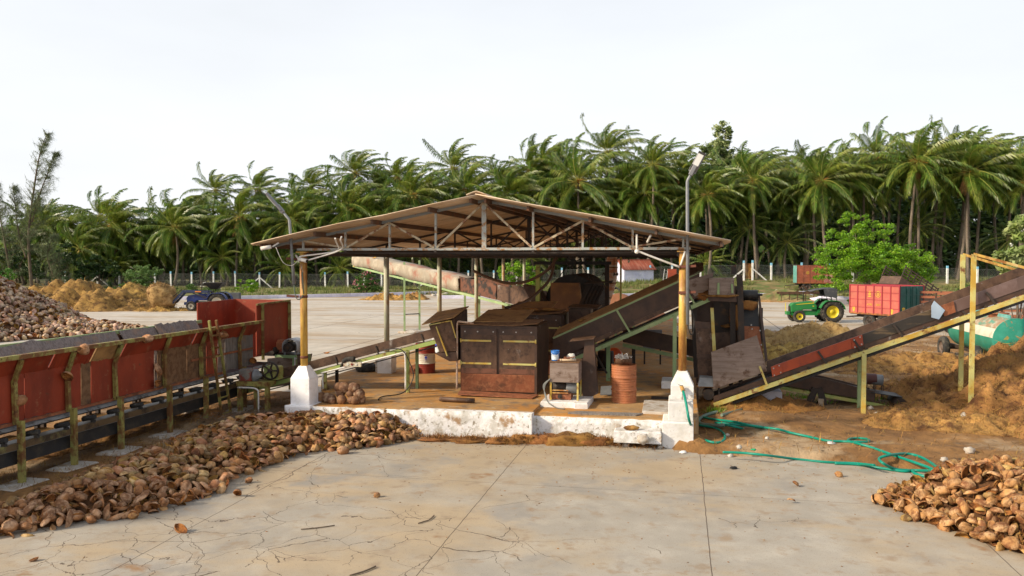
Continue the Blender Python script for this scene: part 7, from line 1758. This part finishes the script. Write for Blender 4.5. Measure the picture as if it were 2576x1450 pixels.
# casuarina
p=P(80,705,104); loc=Vector((p.x,p.y,bank(p.x,p.y))); t=thing('casuarina_tree','tall wispy casuarina tree with two leaning feathery tops','tree',loc,W)
tb=MB(); mb=MB()
def stemc(pts,r0,n0,n1,spread,cnt,ln):
    pp=spline(pts,8); k=len(pp); tb.tube(pp,[r0*(1-i/k)+.02 for i in range(k)],6)
    for _ in range(cnt):
        f=RX.uniform(n0,1)**.9; i=min(k-1,int(f*(k-1))); o=pp[i]
        a=RX.uniform(0,6.28); l=spread*(1.12-f)*RX.uniform(.35,1.1)+.35
        d=Vector((math.cos(a)*.8+.45,math.sin(a)*.8,RX.uniform(.05,.8))).normalized(); e=o+d*l
        tb.tube([o,o.lerp(e,.5)+Vector((0,0,.1)),e],[.025,.018,.008],3,False)
        for _ in range(ln):
            q=o.lerp(e,RX.uniform(.15,1.05)); g=Vector((RX.gauss(.35,.3),RX.gauss(0,.35),RX.uniform(-.75,.35))).normalized()*RX.uniform(.35,.85); s=Vector((RX.gauss(0,1),RX.gauss(0,1),0)).normalized()*.022
            mb.add([q-s,q+s,q+g],[(0,1,2)])
V=lambda u,v:P(u,v,104)
stemc([loc,V(72,600),V(85,480),V(100,390),V(118,335)],.22,.16,1,3.2,180,26)
stemc([V(80,560),V(100,490),V(122,430),V(140,385)],.10,.1,1,2.0,110,26)
stemc([V(66,650),V(48,590),V(38,520),V(34,470)],.10,.1,1,2.2,120,26)
stemc([loc+Vector((-3,1,0)),V(10,600),V(-4,520),V(-14,460)],.15,.1,1,2.6,130,26)
stemc([loc+Vector((3,1,0)),V(120,650),V(135,590)],.12,.1,1,3,110,26)
mb.build('crown',m_leafcas,t); tb.build('trunk',m_bark,t)
# dark undergrowth that closes the grove (uncountable)
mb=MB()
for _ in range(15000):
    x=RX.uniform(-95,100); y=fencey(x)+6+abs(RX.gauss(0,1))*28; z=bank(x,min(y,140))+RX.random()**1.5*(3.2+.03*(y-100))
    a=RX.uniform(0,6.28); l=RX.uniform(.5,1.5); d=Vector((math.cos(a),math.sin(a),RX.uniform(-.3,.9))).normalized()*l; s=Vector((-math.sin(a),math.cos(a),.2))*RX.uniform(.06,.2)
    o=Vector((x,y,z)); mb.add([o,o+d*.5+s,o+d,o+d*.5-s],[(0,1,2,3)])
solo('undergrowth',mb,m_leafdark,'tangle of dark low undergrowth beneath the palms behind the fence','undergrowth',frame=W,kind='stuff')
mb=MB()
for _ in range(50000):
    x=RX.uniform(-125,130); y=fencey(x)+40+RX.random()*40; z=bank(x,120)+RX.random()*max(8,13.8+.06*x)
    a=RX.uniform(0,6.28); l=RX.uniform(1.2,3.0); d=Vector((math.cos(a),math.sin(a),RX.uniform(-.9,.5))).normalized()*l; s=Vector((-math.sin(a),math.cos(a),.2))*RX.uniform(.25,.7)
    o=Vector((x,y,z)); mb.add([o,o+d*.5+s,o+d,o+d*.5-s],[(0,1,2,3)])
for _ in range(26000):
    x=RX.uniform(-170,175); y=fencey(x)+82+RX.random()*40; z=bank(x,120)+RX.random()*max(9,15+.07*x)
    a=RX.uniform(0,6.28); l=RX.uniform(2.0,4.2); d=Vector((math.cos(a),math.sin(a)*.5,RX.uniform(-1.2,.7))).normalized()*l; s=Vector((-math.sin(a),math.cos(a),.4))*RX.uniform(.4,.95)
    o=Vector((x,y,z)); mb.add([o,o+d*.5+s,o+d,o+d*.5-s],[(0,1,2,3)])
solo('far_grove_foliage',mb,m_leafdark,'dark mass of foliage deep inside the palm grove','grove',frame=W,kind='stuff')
# ---------------------------------------------------------------- fence
fe=thing('wire_fence','chain-link fence on white concrete posts with blue tops, along the grassy bank','fence',(0,107,0),W)
m_post=M('white_fence_post',(.74,.74,.72),[((.5,.48,.44),4,.57,.1),((.3,.27,.22),9,.66,.06)],.85,bump=.2)
m_bluetop=M('sky_blue_post_top',(.20,.48,.68),[((.4,.55,.65),6,.6,.1)],.7)
m_wire=M('fence_wire',(.16,.17,.16),[],.5,metal=.3)
def post(x,y,h=2.25,lean=0,brace=False):
    z=bank(x,y)-.1; mb=MB(); mb.bar((x,y,z),(x+lean,y,z+h-.32),.20,.20,(0,1,0)); q=mb.build('fence_post',m_post,fe)
    mb=MB(); mb.bar((x+lean,y,z+h-.32),(x+lean*1.1,y,z+h),.205,.205,(0,1,0)); mb.build('blue_top',m_bluetop,q)
    if brace:
        for s in brace:
            mb=MB(); mb.bar((x,y-.02,z+1.55),(x+s*1.75,y-.02,z+.05),.15,.15); mb.build('brace',m_post,q)
us=[165,245,300,390,430,482,537,592,653,703,768,818,875,916,960,1018,1083,1106,1178,1242,1300,1356,1413,1480,1580,1636,1690,1762,1940,2005+12,2085,2145,2240,2383,2458,2530,2600]
pos=[]
for u in us:
    k=(u-CX)/FPX; # x=k*y on the fence line
    y=107/(1+.155*k); pos.append((k*y,y))
for (x,y),u in zip(pos,us):
    post(x,y,2.25,RX.uniform(-.04,.04),(-1,1) if u in(245,653,1083) else False)
gk=[(1871,(-1,)),(1893,(1,))]
for u,b in gk:
    k=(u-CX)/FPX; y=107/(1+.155*k)-.4; post(k*y,y,2.6,0,b)
k0=(1872-CX)/FPX; y=107/(1+.155*k0)-.3
mb=MB(); 
for i in range(7): mb.box(k0*y+.2+i*.11,k0*y+.25+i*.11,y-.02,y+.02,bank(k0*y,y)+.15,bank(k0*y,y)+2.1)
mb.build('wicket_gate',m_ochre,fe)
mb=MB(); x=-68.0
def fz(x,h): return Vector((x,fencey(x)+.1,bank(x,fencey(x))-.05+h))
while x<66:
    for s in (-1,1):
        mb.bar(fz(x,0),fz(x+s*1.9,1.9),.011,.011)
    x+=.22
for h in (.05,.95,1.9):
    xx=-70
    while xx<66: mb.bar(fz(xx,h),fz(xx+3,h),.02,.02); xx+=3
mb.build('chain_link',m_wire,fe)
# ---------------------------------------------------------------- hut
p=P(1588,707,101); zb=bank(p.x,p.y)-.15
hut=thing('small_hut','small lavender-white hut with a rusty red sheet roof behind the fence','hut',(p.x-.6,p.y+2,zb),W,R(17),local=True)
m_hut=M('hut_limewash',(.56,.58,.76),[((.68,.69,.80),1,.52,.15),((.4,.4,.5),2.5,.64,.08)],.9)
hw,hd,he,hr=4.1,3.2,1.95,3.1
mb=MB(); mb.add([(0,0,0),(hw,0,0),(hw,hd,0),(0,hd,0),(0,0,he),(hw,0,he),(hw,hd,he),(0,hd,he),(0,hd/2,hr-.1),(hw,hd/2,hr-.1)],[(0,1,5,4),(1,2,6,9,5),(2,3,7,6),(3,0,4,8,7)]); mb.build('wall',m_hut,hut)
m_hroof=M('rusty_red_sheets',(.30,.075,.045),[((.40,.16,.11),1.2,.52,.1,(3,.3,.3)),((.18,.05,.035),2,.6,.08,(3,.3,.3))],.7)
for s in (0,1):
    vs=[];n=40
    for i in range(n+1):
        x=-.3+(hw+.6)*i/n; c=.03*math.sin(i*math.pi/1.0*.8)
        for f in (0,1):
            y=hd/2+(1-f)*(-1 if s==0 else 1)*(hd/2+.3)
            vs.append((x,y,(hr if f else he-.12)+c))
    mb=MB(); mb.add(vs,[(2*i,2*i+2,2*i+3,2*i+1) for i in range(n)],True); r_=mb.build('roof',m_hroof,hut); r_.modifiers.new('thick','SOLIDIFY').thickness=.03
mb=MB(); mb.bar((-.3,hd/2,hr+.03),(hw+.3,hd/2,hr+.03),.2,.08); mb.build('ridge',m_hroof,hut)
p=P(1690,702,97); mb=MB(); mb.box(p.x-.45,p.x+.55,p.y,p.y+.25,bank(p.x,p.y),bank(p.x,p.y)+2.1); solo('red_door_panel',mb,m_orange_red,'red panel standing upright by the fence beside the hut','panel',loc=(p.x,p.y,1),frame=W)
t=thing('pale_ladder','pale blue ladder leaning by the red panel near the hut','ladder',(p.x-1,p.y,1),W)
for a in (-.95,-.55):
    mb=MB(); mb.bar((p.x+a-.2,p.y-.1,bank(p.x,p.y)),(p.x+a+.15,p.y+.3,bank(p.x,p.y)+2.1),.06); mb.build('stile',m_galv,t)
for k in range(6):
    z=.3+.32*k; mb=MB(); mb.bar((p.x-1.15+.35*z/2.1,p.y-.1+.4*z/2.1,bank(p.x,p.y)+z),(p.x-.75+.35*z/2.1,p.y-.1+.4*z/2.1,bank(p.x,p.y)+z),.045); mb.build('rung',m_galv,t)
# stones and an old tyre on the bank
for k in range(34):
    u=RX.choice((RX.uniform(1585,1700),RX.uniform(1600,1690),RX.uniform(1930,2070),RX.uniform(1020,1130))); v=RX.uniform(712,735); p=P(u,v,88+RX.uniform(-2,6)); s=RX.uniform(.15,.42)
    mb=MB(); mb.ell((p.x,p.y,bank(p.x,p.y)+s*.2),s,s*.8,s*.55,9,6,None,.5,k*3.3)
    solo('rubble_stone',mb,m_concfoot,'pale rubble stone lying on the grassy bank','stone',loc=(p.x,p.y,0),frame=W,group='rubble stones on the bank')
def tyre(label,c,r,w_,frame,rot=None):
    mb=MB(); h=w_/2; mb.lathe([(r*.62,-h*.8),(r*.86,-h),(r*.97,-h*.7),(r,-h*.3),(r,h*.3),(r*.97,h*.7),(r*.86,h),(r*.62,h*.8),(r*.66,0),(r*.62,-h*.8)],(0,0,0),30)
    o=solo('old_tyre',mb,m_rubber,label,'tyre',frame=W,local=True); o.matrix_world=frame@Matrix.Translation(c)@(rot or W); return o
p=P(1550,718,92); tyre('old tyre half sunk in the bank in front of the hut',(p.x,p.y,bank(p.x,p.y)+.25),.45,.24,W,Matrix.Rotation(R(50),4,'X'))
q=GL(922,934,FZ); tyre('worn tyre lying flat beside the square stone block on the shed floor edge',(q.x,q.y,FZ+.11),.33,.2,SH)
mb=MB(); q=GL(958,938,FZ); mb.box(q.x-.18,q.x+.16,q.y,q.y+.3,FZ,FZ+.55,.03); solo('stone_block',mb,m_concfoot,'rough square stone block standing against the second pale column pedestal','block',loc=(q.x,q.y,FZ),bevel=.02)
bucket('paint_bucket','deep blue bucket with a green picture label on the shed floor behind the banded drum',tuple(GL(1105,889,FZ)),.15,.36,m_deepblue,m_lab)
bucket('paint_bucket','smaller blue-white bucket nearest the spout of the feed chute',tuple(GL(1129,888,FZ)),.13,.30,M('pale_blue_plastic',(.12,.2,.42),[],.4),m_lab)
q=GL(1043,940,FZ); mb=MB(); mb.cyl((q.x,q.y-.1,FZ+.13),(q.x,q.y+.5,FZ+.13),.13,18); mb.cyl((q.x,q.y-.14,FZ+.13),(q.x,q.y-.1,FZ+.13),.03,10); solo('steel_roller',mb,m_rustplate,'short brown steel roller lying beside the banded drum','roller',loc=(q.x,q.y,FZ))
q=GL(1185,925,FZ); mb=MB(); mb.lathe([(.03,0),(.05,0),(.055,.09),(.045,.09),(.03,0)],(q.x,q.y,FZ),14); solo('tin_can',mb,m_rustplate,'small open tin can on the floor between the banded drum and the cabinet','can',loc=(q.x,q.y,FZ))
t=thing('control_panel','grey electrical panel on legs far under the covered conveyor','panel',(7.6,8.9,FZ))
mb=MB(); mb.box(7.35,7.95,8.8,9.1,FZ+.5,FZ+1.1); mb.build('cabinet_box',m_galv,t)
for x in (7.4,7.9):
    mb=MB(); mb.bar((x,8.95,FZ),(x,8.95,FZ+.5),.05); mb.build('leg',m_darksteel,t)
mb=MB(); q=SY(1545,895,9.5); mb.lathe([(.001,-.05),(.25,-.03),(.27,0),(.25,.03),(.001,.05)],q,24,'y'); solo('orange_wheel',mb,M('orange_paint',(.62,.10,.02),[],.5),'bright orange round cover seen beneath the covered conveyor','cover',loc=q)
mb=MB(); q=GL(1505,930,FZ); mb.cyl((q.x,q.y,FZ+.3),(q.x+.45,q.y,FZ+.3),.28,20); mb.box(q.x-.1,q.x+.5,q.y-.3,q.y+.3,FZ,FZ+.06); solo('floor_motor',mb,m_darksteel,'black motor on the floor behind the belt guard','motor',loc=(q.x,q.y,FZ))
mb=MB(); mb.plate([(6.62,2.35,.58),(7.05,2.5,.58),(7.1,2.85,.75),(6.6,2.75,.72)],.02,(0,0,1)); solo('tin_scrap',mb,m_galv,'bent grey tin scrap on the floor behind the rusty orange drum','scrap',loc=(6.8,2.6,.6))
mb=MB(); mb.box(7.85,8.25,2.3,2.42,FZ,FZ+.05); solo('steel_bar',mb,m_darksteel,'short dark steel bar on the floor by the loose slab','bar',loc=(8,2.3,FZ))
# ---------------------------------------------------------------- tap and hoses
t=thing('hose_tap','old pipe tap with a valve on the front of the tap column pedestal','tap',SY(1716,985,-.3))
a=SY(1716,1010,-.29); mb=MB(); mb.tube([a,SY(1715,990,-.29),SY(1716,978,-.30)],.022,8); mb.build('riser_pipe',m_concfoot,t)
mb=MB(); mb.cyl(SY(1714,972,-.29),SY(1719,984,-.37),.04,12); mb.build('valve_body',m_ochre,t)
mb=MB(); mb.bar(SY(1706,968,-.33),SY(1716,971,-.33),.014); mb.build('lever',m_galv,t)
def hose(label,pix,r,mat=m_tealhose,first=(),name='garden_hose',lift=.0):
    pts=[]
    for u,v in pix:
        p=G(u,v,.03)
        for _ in range(3): p=G(u,v,max(hgt(p.x,p.y),.02)+r)
        pts.append(p+Vector((0,0,lift)))
    pts=[SH@q for q in first]+pts
    for i in range(1,len(pts)-1):
        if i>len(first)+1 and any((pts[i].xy-q.xy).length<.06 for q in pts[:i-2]): pts[i].z+=2*r
    mb=MB(); mb.tube(spline(pts,7),r,10); return solo(name,mb,mat,label,'hose',loc=pts[0],frame=W)
hose('teal garden hose running from the tap, down the pedestal and over the coir in loops',
 [(1752,1096),(1775,1108),(1800,1114),(1818,1110),(1824,1098),(1815,1086),(1795,1076),(1760,1070),(1742,1063),(1745,1054),(1765,1050),(1800,1056),(1850,1062),(1885,1070),(1920,1076),(1880,1080),(1845,1073),(1800,1064),(1850,1068),(1905,1074),(1955,1080),(1985,1088),(2030,1098),(2080,1109),(2120,1111),(2150,1112),(2182,1112),(2184,1106),(2165,1103),(2140,1104),(2135,1110),(2160,1117),(2195,1127),(2240,1143),(2290,1160),(2335,1176),(2345,1183),(2310,1184),(2255,1181),(2222,1166),(2212,1154),(2235,1146),(2280,1142),(2320,1152),(2368,1182),(2420,1215)],.026,
 first=[SY(1719,985,-.40),SY(1726,1015,-.66),SY(1735,1062,-.75)])
hose('straight teal hose length lying along the edge of the concrete',[(1818,1138),(1870,1140),(1930,1146),(2000,1155),(2080,1163),(2150,1166),(2200,1171)],.024)
hose('short teal hose end curling into the sunlit husk heap',[(2100,1166),(2160,1169),(2215,1178),(2275,1186),(2292,1184),(2305,1193),(2330,1199),(2352,1200)],.026)
hose('grey-green suction hose curl beside the tap column base',[(1805,1037),(1790,1040),(1775,1045),(1758,1056),(1762,1066),(1785,1070),(1808,1071),(1822,1070)],.04,M('grey_green_hose',(.13,.19,.15),[],.6),name='suction_hose')
hose('short grey-green pipe stub lying on the coir by the hose loops',[(1815,1045),(1840,1038),(1868,1030)],.035,M('grey_green_pipe',(.16,.22,.17),[],.6),name='pipe_stub')
mb=MB(); p=G(1838,1052,.2); mb.plate([p+Vector((-.35,.1,.0)),p+Vector((.1,-.15,.02)),p+Vector((.4,.0,.0)),p+Vector((.1,.3,.08))],.03,(0,.1,1)); solo('rusty_plate',mb,m_rustplate,'rusty bent plate lying on the hose loops','plate',loc=p,frame=W)
# ---------------------------------------------------------------- litter and small stones
def lit(name,lab,cat,u,v,sz,mat,ell=True,seed=1,flat=.5):
    p=G(u,v,.02)
    for _ in range(3): p=G(u,v,max(hgt(p.x,p.y),.02))
    mb=MB(); sz*=.72; mb.ell((p.x,p.y,p.z+sz*flat*.6),sz,sz*.7,sz*flat,10,7,None,.6,seed*2.7)
    return solo(name,mb,mat,lab,cat,loc=p,frame=W)
m_paper=M('white_litter',(.48,.47,.45),[],.7)
lit('white_bag','white crumpled plastic bag in the grass under the outdoor conveyor','bag',1998,972,.16,m_paper,seed=2)
lit('plastic_wrapper','white wrapper scrap on the coir near the low conveyor end','litter',2312,1058,.11,m_paper,seed=3,flat=.3)
lit('plastic_wrapper','small white scrap on bare earth near the tan coir drift','litter',2155,985,.06,m_paper,seed=4)
lit('plastic_wrapper','blue wrapper lying on the dark coir below the low conveyor','litter',2029,1022,.07,M('blue_wrapper',(.12,.14,.45),[],.5),seed=5,flat=.3)
lit('green_wrapper','green snack wrapper beside the straight teal hose','litter',1896,1133,.08,M('green_wrapper',(.02,.35,.16),[],.4),seed=6,flat=.3)
lit('plastic_wrapper','clear plastic scrap lying against the long hose','litter',2090,1117,.13,M('clear_scrap',(.5,.5,.48),[],.3),seed=7,flat=.3)
lit('white_rock','white rock half buried in the big coir heap','rock',2425,1062,.20,m_concfoot,seed=8,flat=.9)
for k,(u,v,s) in enumerate(((2205,1047,.13),(2213,1058,.10),(2190,1030,.10),(2330,1170,.10),(2375,1160,.09),(1860,1128,.08),(1838,1150,.08),(2440,1140,.14),(1830,1098,.07),(1930,1105,.06))):
    o=lit('small_stone','small pale stone lying on the coir-covered earth near the hoses','stone',u,v,s,m_concfoot,seed=k+20,flat=.7); o['group']='pale stones on the coir near the hoses'
lit('brick_chip','white plaster chip on the concrete in front of the tap column base','rubble',1718,1140,.10,m_white,seed=31,flat=.4)
lit('rubber_scrap','small black rubber scrap on the concrete short of the hoses','scrap',1845,1180,.10,m_black,seed=32,flat=.4)
for k,(u,v,s) in enumerate(((1595,1118,.14),(1575,1124,.10),(1618,1112,.18),(1640,1122,.10),(1560,1120,.09),(1660,1128,.08))):
    o=lit('broken_stone','broken stone under the step in front of the shed','stone',u,v,s,m_concfoot,seed=k+40,flat=.7); o['group']='broken stones under the front step'
q=L(7.55,-.65,.42); mb=MB(); mb.ell(q,.16,.09,.05,12,8,None,.3,3); solo('coir_brush',mb,m_coir,'worn husk scrap lying on the front step','husk scrap',loc=q,frame=W)
def twig(lab,pix,r=.012):
    pts=[G(u,v,.025+r) for u,v in pix]; mb=MB(); mb.tube(spline(pts,4),r,6); solo('dry_twig',mb,m_darksteel if False else m_bark,lab,'twig',loc=pts[0],frame=W)
twig('dark crooked twig lying on the concrete right of the middle joint',[(1052,1317),(1068,1312),(1080,1308),(1092,1297)],.009)
twig('long straight twig lying on the concrete left of the middle joint',[(757,1332),(800,1328),(842,1322)],.008)
twig('dark broken stick at the bottom of the concrete',[(880,1448),(915,1438),(945,1425)],.011)
mb=MB()
for _ in range(700):     # small scattered chips on the concrete
    lx=RX.uniform(0,13); ly=-.5-abs(RX.gauss(0,2.2)) if RX.random()<.75 else RX.uniform(-9,-.5)
    if not inpoly(lx,ly,APRON): continue
    p=L(lx,ly,.022); s=RX.uniform(.004,.013); a=RX.uniform(0,6.28)
    mb.ell(p,s*1.5,s,s*.5,6,4,Matrix.Rotation(a,3,'Z'),.4,a)
solo("crumbs",mb,m_coirdark,frame=W,kind='stuff')
